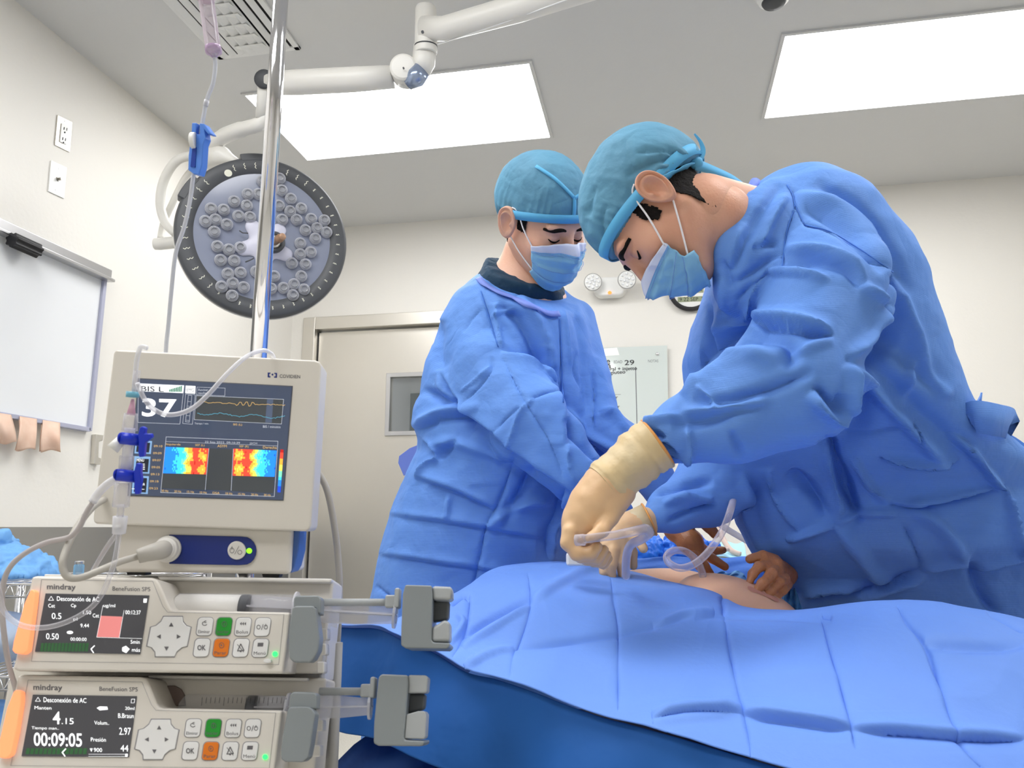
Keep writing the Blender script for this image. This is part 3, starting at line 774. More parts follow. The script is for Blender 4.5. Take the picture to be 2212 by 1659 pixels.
def build_head_parts(pose, par, bodyV, bodyF, mtop=-.018, cap_r=(.093, .117, .1), cap_c=(0, -.022, .045), slope=.30, z0=.012, seed=1, capfold=()):
    """cap, band, ties, mask with loops, brows, lashes; all children of the person"""
    # cap
    g = Grid((-.13, -.16, -.08), (.13, .13, .17), .003)
    g.ell(cap_c, cap_r, k=0); g.ell((0, -.07, .03), (.08, .07, .085), k=.03)
    n = nrm((0, -slope, 1)); g.cut((0, 0, z0), -n, k=.004)
    g.ell((0, -.02, .02), (.079, .1, .088), k=.0, sub=True)
    V, F = finish(g, 2)
    N = vnorm(V, F); V = crumple(V, N, .0022, 17, seed); V = crumple(V, N, .0006, 50, seed + 3)
    # gathers running up from the band
    h = (V - np.array([0, 0, z0])) @ n; an = np.arctan2(V[:, 0], V[:, 1])
    V = V + N * (np.exp(-h / .03) * .0016 * np.sin(an * 26 + 3 * np.sin(an * 5 + seed)) * (h > .004))[:, None]
    W = pose(V)
    if capfold: W = folds(W, vnorm(W, F), capfold)
    cap = mesh('surgical_cap', W, F, M_cap, par, smooth=True, label='light blue surgical cap')
    CS = Skin(W, F)
    # band round the rim, following the cut
    V2 = []; nb = 96; F2 = []
    xa = np.array([1., 0, 0]); ya = nrm(np.cross(n, xa))
    o = np.array([0, 0, z0])
    for k in range(nb):
        a = 2 * math.pi * k / nb; dr = math.cos(a) * xa + math.sin(a) * ya
        # distance to the cap ellipsoid along dr at two heights
        for hgt in (-.001, .017):
            q0 = o + n * hgt; R2 = np.array(cap_r) ** -2.0; m0 = q0 - np.array(cap_c)
            A = (dr * dr * R2).sum(); B = 2 * (m0 * dr * R2).sum(); C = (m0 * m0 * R2).sum() - 1
            t = (-B + math.sqrt(max(B * B - 4 * A * C, 0))) / (2 * A)
            if dr[1] < 0:
                cc = np.array([0, -.07, .03]); R3 = np.array([.08, .07, .085]) ** -2.0; m1 = q0 - cc
                A = (dr * dr * R3).sum(); B = 2 * (m1 * dr * R3).sum(); C = (m1 * m1 * R3).sum() - 1; D = B * B - 4 * A * C
                if D > 0: t = max(t, (-B + math.sqrt(D)) / (2 * A))
            V2.append(q0 + dr * (t + .0048))
    for k in range(nb):
        k2 = (k + 1) % nb; F2.append((2 * k, 2 * k2, 2 * k2 + 1, 2 * k + 1))
    band = mesh('cap_band', pose(V2), F2, M_capband, cap, smooth=True, solid=.0014, label='brighter blue stitched band of the cap')
    # mask: wraps the lower face
    V3 = []; nu, nv = 44, 26; F3 = []; fm = []
    for j in range(nv + 1):
        v = j / nv; z = mtop - (.126 + mtop) * v - .0 * v
        wv = .074 - .012 * v ** 2; nose = math.exp(-((v - .16) / .2) ** 2)
        for i in range(nu + 1):
            u = i / nu * 2 - 1; a = u * math.radians(74 - 12 * v)
            fx = wv * math.sin(a) * 1.0
            fy = .03 + (.062 + .004 * (1 - v)) * math.cos(a) ** .8 + nose * .025 * math.exp(-(u / .16) ** 2) + .003 + .016 * math.sin(math.pi * min(1, v * 1.1)) * math.exp(-(u / .55) ** 2) - .03 * max(0, v - .8) / .2 * .6
            # upper edge dips from the nose to the cheeks
            zz = z - .026 * abs(u) ** 1.3 * (1 - v) - .004 * math.sin(v * 9) * 0 + .05 * abs(u) ** 2 * v * .75
            pl_ = .0030 * max(0, 1 - ((v * 4.0) % 1) * 1.6) * (abs(u) < .85) * (v > .12) * 1.6
            V3.append((fx * (1 + pl_ * 4), fy + .002 + pl_ + .001 * math.sin(u * 21 + v * 17 + seed), zz))
    for j in range(nv):
        for i in range(nu):
            a = j * (nu + 1) + i; F3.append((a, a + nu + 1, a + nu + 2, a + 1)); fm.append(1 if j < 4 else 0)
    mk = mesh('face_mask', pose(V3), F3, None, par, smooth=True, mats=[M_mask, M_maskw], fm=fm, solid=.0016, label='light blue pleated face mask with white nose strip')
    def mv(i, j, off=.003):
        p = np.array(V3[j * (nu + 1) + i]); return p + np.array([0, off, 0]) + np.array([np.sign(p[0]) * .002, 0, 0])
    # stitched rows along nose strip; darker lines paint shade at the pleats
    b = MB()
    for jj in (4, 5, 13, 19): b.tube(pose([mv(i, jj, .0026) for i in range(nu + 1)]), .0006, 5)
    b.obj('seam', mat('mask_seam_pleat_shade', (116, 156, 214), .6), mk)
    for s, i in ((-1, 0), (1, nu)):
        ear_t = np.array([s * .083, .004, .028]); ear_b = np.array([s * .083, -.016, -.026])
        p0, p1 = mv(i, 1, 0), mv(i, nv - 3, 0)
        MB().tube(pose(spline([p0 + [-s * .004, .004, 0], p0 * .5 + np.array(ear_t) * .5 + [s * .001, 0, 0], ear_t, ear_t + [s * .006, -.016, .004]], 5)), .0015, 8).obj('ear_loop', M_loop, mk, smooth=True, label='white elastic loop')
        MB().tube(pose(spline([p1 + [-s * .004, .004, 0], p1 * .5 + ear_b * .5 + [s * .002, 0, 0], ear_b, ear_b + [s * .006, -.004, .012]], 5)), .0015, 8).obj('ear_loop', M_loop, mk, smooth=True, label='white elastic loop')
    # brows and lashes found on the head surface in its own frame
    def onface(x, z):
        r = (HV[:, 0] - x) ** 2 + (HV[:, 2] - z) ** 2 + (HV[:, 1] < .03) * 1; k = np.argmin(r); return np.array([x, HV[k, 1], z])
    for s in (-1, 1):
        pts = [onface(s * x, z) for x, z in ((.014, .020), (.023, .0225), (.034, .0225), (.045, .0195), (.052, .015))]
        b = MB(); pp = spline(pts, 4); n_ = len(pp); b.tube(pose(pp), [.001 + .0034 * math.sin(math.pi * (i + 2) / (n_ + 5)) for i in range(n_)], 8)
        b.obj('eyebrow', M_hair, par, smooth=True)
        pts = [onface(s * x, z) for x, z in ((.018, -.0035), (.025, -.0065), (.032, -.0075), (.039, -.006), (.045, -.002))]
        MB().tube(pose([q + [0, .0002, 0] for q in spline(pts, 4)]), [.0006 + .0016 * math.sin(math.pi * (i + 1) / 18) for i in range(17)], 6).obj('eyelashes', M_hair, par, smooth=True)
    return cap, CS, mk
def hair_patch(name, par, pose, sel, seed=3, thick=.003):
    """short hair: the part of the scalp chosen by sel, lifted and roughened"""
    keepv = sel(HV) & (np.arange(len(HV)) < len(HV) - 2 * 2 * 17 * 48); fk = keepv[HF].all(1); F = HF[fk]
    ids = np.unique(F); mp = -np.ones(len(HV), int); mp[ids] = np.arange(len(ids))
    N = vnorm(HV, HF)[ids]; V = HV[ids]; V = V + N * (thick + .0012 * noise(V, 300, seed))[:, None]
    return mesh(name, pose(V), mp[F], M_hair, par, smooth=True, solid=.001)
# ---------------------------------------------------------------- hands
def hand(name, parts, m, par, k=.004, h=.0022, cuff=None, label=None, extra=None, subs=()):
    """parts: chains in (px,py,depth,radius px); palm chain first, then thumb and fingers, kept apart by a small blend"""
    allp = [q for ch in parts for q in chpx(ch)]
    A = np.array([q[0] for q in allp]); R = max(q[1] for q in allp) + .012
    g = Grid(A.min(0) - R, A.max(0) + R, h)
    for i, ch in enumerate(parts): g.chain(chpx(ch), k=(.012 if i == 0 else k))
    for a in subs: g.chain(chpx(a), k=.004, sub=True)
    V, F = finish(g, 2)
    N = vnorm(V, F); V = V + N * (noise(V, 90, 3) * .0006)[:, None]
    return mesh(name, V, F, m, par, smooth=True, label=label), V, F
# ---------------------------------------------------------------- the surgeon standing behind the table
R2 = root('person', 'standing surgeon behind the table, looking down, dark teal scrubs showing at the gown neck', 'person', (*P(1070, 1100, 1.72)[:2], 0))
fw2 = RV * .518 - FH * .54 - ZV * .663; up2 = RV * .195 - FH * .68 + ZV * .706
pose2 = Pose(P(1179, 480, 1.62), fw2, up2, .96)
# body: head, neck, chest under the clothes
g = Grid(P(1130, 700, 1.62) - [.3, .25, .25], P(1130, 640, 1.62) + [.3, .3, .2], .005)
neck0 = pose2((0, -.03, -.09)); neck1 = P(1120, 640, 1.72)
g.cap(neck0, neck1, .058, .066, k=.02); g.cap(P(1070, 705, 1.74), P(1170, 705, 1.74), .055, .055, k=.05); g.cap(P(1120, 700, 1.72), P(1120, 830, 1.72), .12, .12, k=.05)
Vn, Fn = finish(g, 3)
def merge(*VF):
    V = []; F = []; o = 0
    for v, f in VF: V.append(v); F.append(f + o); o += len(v)
    return np.concatenate(V), np.concatenate(F)
hv = pose2(HV)
mesh('body', *merge((hv, HF), (Vn, Fn)), M_skin2, R2, smooth=True)
cap2, CS2, mk2 = build_head_parts(pose2, R2, hv, HF, seed=2, cap_r=(.087, .114, .1), mtop=.001)
for pts in ([(1158, 360), (1200, 388), (1240, 428)], [(1240, 428), (1256, 418), (1272, 400)], [(1240, 428), (1240, 450), (1238, 470)]):
    ribbon('cap_seam', CS2, pts, .007, M_capband, cap2, off=.002)
hair_patch('hair', R2, pose2, lambda V: (V[:, 2] < .02) & (V[:, 2] > -.06) & (V[:, 1] < -.03) & (np.abs(V[:, 0]) < .074) | ((V[:, 1] > .0) & (V[:, 1] < .028) & (np.abs(V[:, 0]) > .05) & (V[:, 2] > -.012) & (V[:, 2] < .03)), 4)
# gown
g = Grid(P(1060, 900, 1.68) - [.42, .42, 1.2], P(1060, 700, 1.68) + [.5, .36, .32], .0075)
g.lo[2] = .22; g = Grid(g.lo, [g.X.max(), g.Y.max(), P(1100, 540, 1.7)[2]], .0075)
rows = [rowpx(572, 1085, 1160, 1.74, .05), rowpx(592, 1048, 1190, 1.73, .085), rowpx(615, 1014, 1222, 1.72, .11), rowpx(650, 977, 1250, 1.71, .135), rowpx(700, 950, 1268, 1.7, .15), rowpx(760, 932, 1284, 1.7, .16), rowpx(830, 915, 1298, 1.7, .17),
        rowpx(890, 902, 1305, 1.69, .175), rowpx(940, 903, 1302, 1.68, .175), rowpx(975, 903, 1300, 1.68, .175), rowpx(1030, 878, 1295, 1.68, .18), rowpx(1090, 852, 1288, 1.68, .18), rowpx(1180, 824, 1280, 1.68, .185), rowpx(1290, 802, 1270, 1.68, .19), rowpx(1400, 790, 1262, 1.68, .19), rowpx(2100, 770, 1270, 1.68, .2)]
g.tower(rows, k=0)
g.chain(chpx([(1030, 672, 1.66, 58), (1062, 800, 1.58, 84), (1140, 915, 1.50, 88), (1250, 1030, 1.44, 62), (1330, 1105, 1.42, 38)]), k=.010)
g.chain(chpx([(1240, 690, 1.72, 44), (1276, 820, 1.66, 44), (1292, 925, 1.60, 50), (1385, 990, 1.56, 50), (1450, 1090, 1.53, 34)]), k=.010)
g.chain(chpx([(940, 900, 1.66, 42), (1000, 930, 1.60, 60)]), k=.03)
# neckline opening
A, B_, C_ = P(1036, 588, 1.66), P(1195, 676, 1.57), P(1216, 634, 1.70)
nn = np.cross(B_ - A, C_ - A); nn = nrm(nn if nn[2] > 0 else -nn); g.cut(A, nn, k=.006)
V, F = finish(g, 2, 1)
N = vnorm(V, F)
gf2 = [
 ([(952, 800), (993, 861), (1080, 945), (1175, 1017), (1240, 1068)], 12, .013, 's'),
 ([(1222, 965), (1224, 905), (1205, 850), (1180, 790), (1082, 758)], 10, .010, 's'),
 ([(1039, 627), (1058, 690), (1079, 754)], 4, .004, 'v'),
 ([(1075, 660), (1118, 690), (1150, 745), (1182, 800)], 13, .011, 'c'),
 ([(1072, 655), (1074, 710), (1080, 754)], 8, .008, 'k'),
 ([(1085, 770), (1130, 860), (1185, 950), (1222, 1040)], 4, .004, 'v'),
 ([(1208, 680), (1213, 790), (1217, 870), (1220, 960)], 4, .004, 'v'),
 ([(1220, 668), (1226, 730), (1232, 790)], 5, .003, 'k'),
 ([(1120, 640), (1165, 700), (1190, 770), (1196, 830)], 12, .008, 'r'),
 ([(1170, 690), (1185, 760), (1200, 830)], 6, .004, 'v'),
 ([(915, 842), (960, 862), (1002, 868)], 10, .010, 'c'),
 ([(896, 925), (925, 902), (985, 882), (1040, 880)], 12, .010, 'r'),
 ([(905, 930), (935, 915), (950, 905), (1030, 900)], 9, .008, 'c'),
 ([(950, 800), (960, 850), (1000, 868)], 10, .007, 'r'),
 ([(1110, 995), (1088, 1060), (1070, 1100), (1050, 1138), (1040, 1190), (1030, 1230), (1022, 1300)], 5, .005, 'v'),
 ([(898, 1030), (930, 1040), (1000, 1066), (1072, 1100)], 9, .007, 's'),
 ([(842, 1110), (900, 1118), (960, 1125), (1045, 1138), (1110, 1150), (1185, 1165)], 8, .005, 's'),
 ([(818, 1197), (880, 1204), (950, 1214), (1030, 1225), (1115, 1243)], 8, .005, 's'),
 ([(812, 1265), (830, 1280), (845, 1290)], 6, .005, 'v'),
 ([(1050, 1138), (1110, 1100), (1160, 1085), (1200, 1085)], 11, .008, 'r'),
 ([(1222, 1055), (1210, 1110), (1190, 1150), (1190, 1212)], 9, .010, 's'),
 ([(1150, 1010), (1130, 1060), (1105, 1100), (1085, 1120)], 14, .010, 'c'),
 ([(970, 1068), (967, 1096), (964, 1126)], 7, .005, 'r'),
 ([(915, 945), (935, 960), (945, 990), (925, 1000), (900, 1035)], 7, .008, 'k'),
 ([(935, 960), (980, 955), (1040, 975), (1105, 995)], 12, .008, 'r'),
 ([(945, 990), (980, 960), (990, 950)], 9, .007, 'c'),
 ([(1010, 870), (1045, 825), (1062, 800), (1062, 770)], 4, .004, 'v'),
 ([(1000, 845), (1040, 810), (1060, 790)], 4, .003, 'k'),
 ([(1100, 985), (1112, 920), (1130, 880), (1155, 862)], 6, .005, 'k'),
 ([(1150, 862), (1180, 850), (1205, 852)], 5, .005, 'v'),
 ([(1060, 950), (1100, 900), (1140, 870)], 5, .003, 'v'),
 ([(950, 690), (945, 760), (952, 800)], 14, .008, 'c'),
 ([(935, 720), (925, 780), (905, 850)], 8, .005, 'r'),
 ([(1000, 720), (1020, 690), (1045, 665)], 5, .003, 'v'),
 ([(1240, 660), (1255, 740), (1262, 830), (1270, 900)], 10, .005, 'c'),
 ([(1280, 800), (1284, 850), (1278, 930)], 5, .007, 'v'),
 ([(1220, 905), (1250, 950), (1290, 985), (1330, 1010)], 10, .012, 'c'),
 ([(1222, 880), (1260, 930), (1310, 960), (1340, 975)], 8, .009, 'r'),
 ([(1295, 890), (1320, 892), (1350, 925), (1372, 950)], 8, .008, 'r'),
 ([(1225, 960), (1230, 1010), (1250, 1050)], 8, .008, 'k'),
 ([(1255, 840), (1240, 800), (1245, 760)], 7, .004, 'v'),
 ([(1060, 690), (1085, 672), (1110, 668)], 5, .004, 'r')]
V = folds(V, N, gf2, dmax=1.76); N = vnorm(V, F)
px, py, d = proj(V)
V = crumple(V, N, .0022, 16, 7)
gown2 = mesh('surgical_gown', V, F, M_gown, R2, smooth=True, label='blue disposable surgical gown with creases')
G2 = Skin(V, F)
ribbon('neck_binding', G2, [(1034, 604), (1050, 620), (1075, 634), (1105, 646), (1135, 658), (1160, 670), (1185, 680), (1206, 680)], .013, M_lilac, gown2, off=.005, label='lilac binding of the gown neckline')
ribbon('seam', G2, [(1039, 630), (1058, 690), (1076, 750)], .002, M_gown2, gown2)
ribbon('seam', G2, [(1208, 690), (1213, 790), (1216, 870)], .002, M_gown2, gown2)
# loose tie flap at the back
b = MB(); q = [P(905, 960, 1.74), P(885, 968, 1.76), P(862, 985, 1.77), P(860, 1000, 1.77), P(872, 1028, 1.77), P(905, 1000, 1.74)]
b.prism(q, FH * .004); b.obj('gown_tie', M_lilac, gown2, bevel=.001, label='lilac tie flap at the back of the gown')
# scrub shirt in the neckline
g = Grid(P(1120, 640, 1.68) - [.22, .2, .16], P(1120, 600, 1.68) + [.22, .2, .1], .004)
g.tower([rowpx(545, 1085, 1150, 1.74, .07), rowpx(565, 1052, 1186, 1.73, .09), rowpx(590, 1040, 1204, 1.71, .106), rowpx(620, 1024, 1214, 1.71, .115), rowpx(660, 1006, 1224, 1.71, .11), rowpx(760, 970, 1230, 1.72, .09)], k=0)
A2, B2, C2 = P(1052, 562, 1.70), P(1178, 640, 1.57), P(1196, 618, 1.68)
n2 = np.cross(B2 - A2, C2 - A2); n2 = nrm(n2 if n2[2] > 0 else -n2); g.cut(A2, n2, k=.004)
g.chain([(P(1185, 625, 1.585), .022), (P(1200, 668, 1.60), .004)], k=.003, sub=True)
V, F = finish(g, 2); V = crumple(V, vnorm(V, F), .003, 22, 4)
mesh('scrub_shirt', V, F, M_scrub, R2, smooth=True, label='dark teal scrub shirt at the neckline')
# trousers and shoes under the gown
c0 = P(1020, 2100, 1.68)
for s in (-1, 1):
    x = c0[0] + s * .11; y = c0[1]
    MB().tube([(x, y, .5), (x, y, .3), (x, y - .0, .08)], [.085, .08, .075], 16).obj('trouser_leg', M_trouser, R2, smooth=True)
    b = MB(); b.ball((x, y - .05, .045), (.05, .14, .045), seg=20); b.obj('shoe', M_shoe, R2, smooth=True)
# gloved hands at work (the one on the left is hidden behind the near glove)
hand('glove', [
  [(1452, 1095, 1.52, 25), (1462, 1140, 1.49, 27), (1492, 1172, 1.46, 25), (1508, 1192, 1.45, 18)],
  [(1482, 1130, 1.47, 14), (1512, 1124, 1.46, 13), (1530, 1136, 1.45, 13), (1543, 1152, 1.45, 11)],
  [(1500, 1175, 1.48, 12), (1530, 1192, 1.48, 10), (1562, 1188, 1.48, 8)],
  [(1510, 1190, 1.46, 12), (1538, 1206, 1.45, 10), (1566, 1224, 1.44, 9)],
  [(1505, 1200, 1.44, 12), (1522, 1222, 1.42, 10), (1536, 1240, 1.42, 8)],
  [(1498, 1200, 1.42, 11), (1510, 1222, 1.40, 9), (1520, 1240, 1.40, 7.5)]], M_glove_shaded, R2, label='tan gloved hand, darkened for shade, spread over the patient')
hand('glove', [[(1274, 1108, 1.42, 30), (1283, 1135, 1.44, 27), (1300, 1165, 1.46, 24)], [(1288, 1150, 1.46, 13), (1306, 1190, 1.47, 11), (1310, 1212, 1.47, 9)], [(1300, 1160, 1.46, 13), (1323, 1190, 1.47, 10), (1330, 1210, 1.47, 8)], [(1308, 1158, 1.46, 12), (1336, 1180, 1.47, 9), (1346, 1200, 1.47, 8)], [(1304, 1150, 1.47, 12), (1338, 1165, 1.48, 9), (1356, 1180, 1.48, 8)], [(1278, 1130, 1.44, 13), (1276, 1165, 1.45, 11), (1283, 1190, 1.46, 9)]], M_glove_shaded, R2)
# ---------------------------------------------------------------- the surgeon leaning in from the right
R1 = root('person', 'surgeon leaning in profile from the right, gloved hand gripping a clear cannula', 'person', (*P(1900, 1100, 1.36)[:2], 0))
fw1 = -RV * .372 + FH * .133 - ZV * .919; up1 = -RV * .887 + FH * .241 + ZV * .394
pose1 = Pose(P(1417, 468, 1.25), fw1, up1, .97)
hv1 = pose1(HV)
g = Grid(P(1640, 560, 1.3) - [.36, .25, .24], P(1600, 460, 1.3) + [.25, .25, .2], .005)
nb0 = pose1((0, -.03, -.07)); nb1 = P(1650, 500, 1.33)
g.cap(nb0, nb1, .060, .068, k=.02); g.cap(P(1660, 520, 1.36), P(1780, 700, 1.38), .08, .1, k=.05)
Vn, Fn = finish(g, 3)
mesh('body', *merge((hv1, HF), (Vn, Fn)), M_skin, R1, smooth=True)
cap1, CS1, mk1 = build_head_parts(pose1, R1, hv1, HF, seed=5, cap_r=(.086, .117, .096), cap_c=(0, -.028, .044), slope=.42, z0=.010,
   capfold=[([(1500, 350), (1440, 365), (1380, 400)], 7, .004, 'v'), ([(1500, 345), (1430, 345), (1350, 380)], 9, .004, 'c'), ([(1495, 340), (1430, 325), (1370, 330)], 8, .003, 'v'),
            ([(1330, 540), (1325, 490), (1340, 450)], 6, .003, 'v'), ([(1310, 530), (1300, 480), (1310, 440)], 6, .003, 'v'), ([(1285, 400), (1275, 430), (1270, 470)], 8, .004, 'c')])
hair_patch('hair', R1, pose1, lambda V: ((V[:, 1] < -.022 - .0 * V[:, 2]) & (V[:, 2] < .03) & (V[:, 2] > -.078 - .25 * (V[:, 1] + .1)) & (np.abs(V[:, 0]) < .0765)) | ((V[:, 1] > .008) & (V[:, 1] < .034 - np.abs(V[:, 2]) * .3) & (np.abs(V[:, 0]) > .045) & (V[:, 2] > -.022) & (V[:, 2] < .03)), 8, .0022)
# cap ties at the back of the head
kn = P(1503, 352, 1.22)
b = MB(); b.ball(kn, (.012, .012, .010), seg=12); b.obj('tie_knot', M_capband, cap1, smooth=True)
def strip3(name, pts, w, nn_, m, par, t=.001, tw=0, label=None):
    """free ribbon through 3-D points"""
    q = spline(pts, 6); V = []; F = []
    for i, p in enumerate(q):
        tg = nrm(q[min(i + 1, len(q) - 1)] - q[max(i - 1, 0)]); s_ = nrm(np.cross(tg, nn_)); c_ = np.cross(s_, tg); a = tw * i / len(q)
        s_ = s_ * math.cos(a) + c_ * math.sin(a); ww = w if np.isscalar(w) else w[0] + (w[1] - w[0]) * i / len(q)
        V += [p - s_ * ww / 2, p + s_ * ww / 2]
    for i in range(len(q) - 1): F.append((2 * i, 2 * i + 1, 2 * i + 3, 2 * i + 2))
    return mesh(name, V, F, m, par, smooth=True, solid=t, label=label)
strip3('cap_tie', [P(1503, 355, 1.215), P(1518, 330, 1.22), P(1514, 308, 1.22), P(1500, 289, 1.22)], (.012, .002), -FV, M_capband, cap1, tw=.9)
strip3('cap_tie', [P(1503, 355, 1.215), P(1535, 366, 1.23), P(1580, 385, 1.26), P(1618, 410, 1.29), P(1650, 425, 1.31)], (.018, .008), -FV, M_capband, cap1, tw=.5)
ribbon('cap_seam', CS1, [(1500, 352), (1470, 362), (1440, 380), (1420, 395)], .012, M_capband, cap1, off=.0025)
# gown
lo = P(1840, 1000, 1.36) - [.55, .5, 1]; hi = P(1840, 700, 1.36) + [.55, .4, .5]
lo[2] = .2; hi[2] = P(1700, 372, 1.36)[2]
g = Grid(lo, hi, .0078)
rows = [rowpx(386, 1668, 1722, 1.36, .03), rowpx(396, 1640, 1762, 1.36, .07), rowpx(420, 1614, 1800, 1.36, .12), rowpx(460, 1588, 1850, 1.36, .165), rowpx(500, 1565, 1886, 1.36, .185), rowpx(560, 1546, 1936, 1.36, .195), rowpx(620, 1530, 1974, 1.36, .195), rowpx(700, 1500, 2004, 1.36, .19), rowpx(780, 1478, 2034, 1.36, .185), rowpx(860, 1490, 2064, 1.36, .18),
        rowpx(920, 1520, 2110, 1.380, .17), rowpx(1000, 1556, 2220, 1.420, .17), rowpx(1060, 1572, 2262, 1.460, .17), rowpx(1120, 1590, 2290, 1.460, .17), rowpx(1180, 1622, 2315, 1.460, .17), rowpx(1240, 1658, 2330, 1.500, .17), rowpx(1310, 1712, 2350, 1.500, .17), rowpx(1500, 1740, 2370, 1.500, .17), rowpx(2000, 1740, 2370, 1.500, .17)]
g.tower(rows, k=0)
g.chain(chpx([(1722, 480, 1.26, 92), (1790, 640, 1.15, 126), (1712, 830, 1.10, 136)]), k=.008)
g.chain(chpx([(1712, 830, 1.10, 132), (1570, 898, 1.09, 104), (1480, 930, 1.10, 72), (1424, 955, 1.10, 52)]), k=.01)
g.chain(chpx([(1712, 830, 1.10, 132), (1798, 850, 1.12, 52)]), k=.02)
g.chain(chpx([(1640, 560, 1.44, 70), (1600, 850, 1.46, 90), (1530, 1060, 1.40, 72), (1450, 1100, 1.36, 48), (1415, 1122, 1.34, 32)]), k=.02)
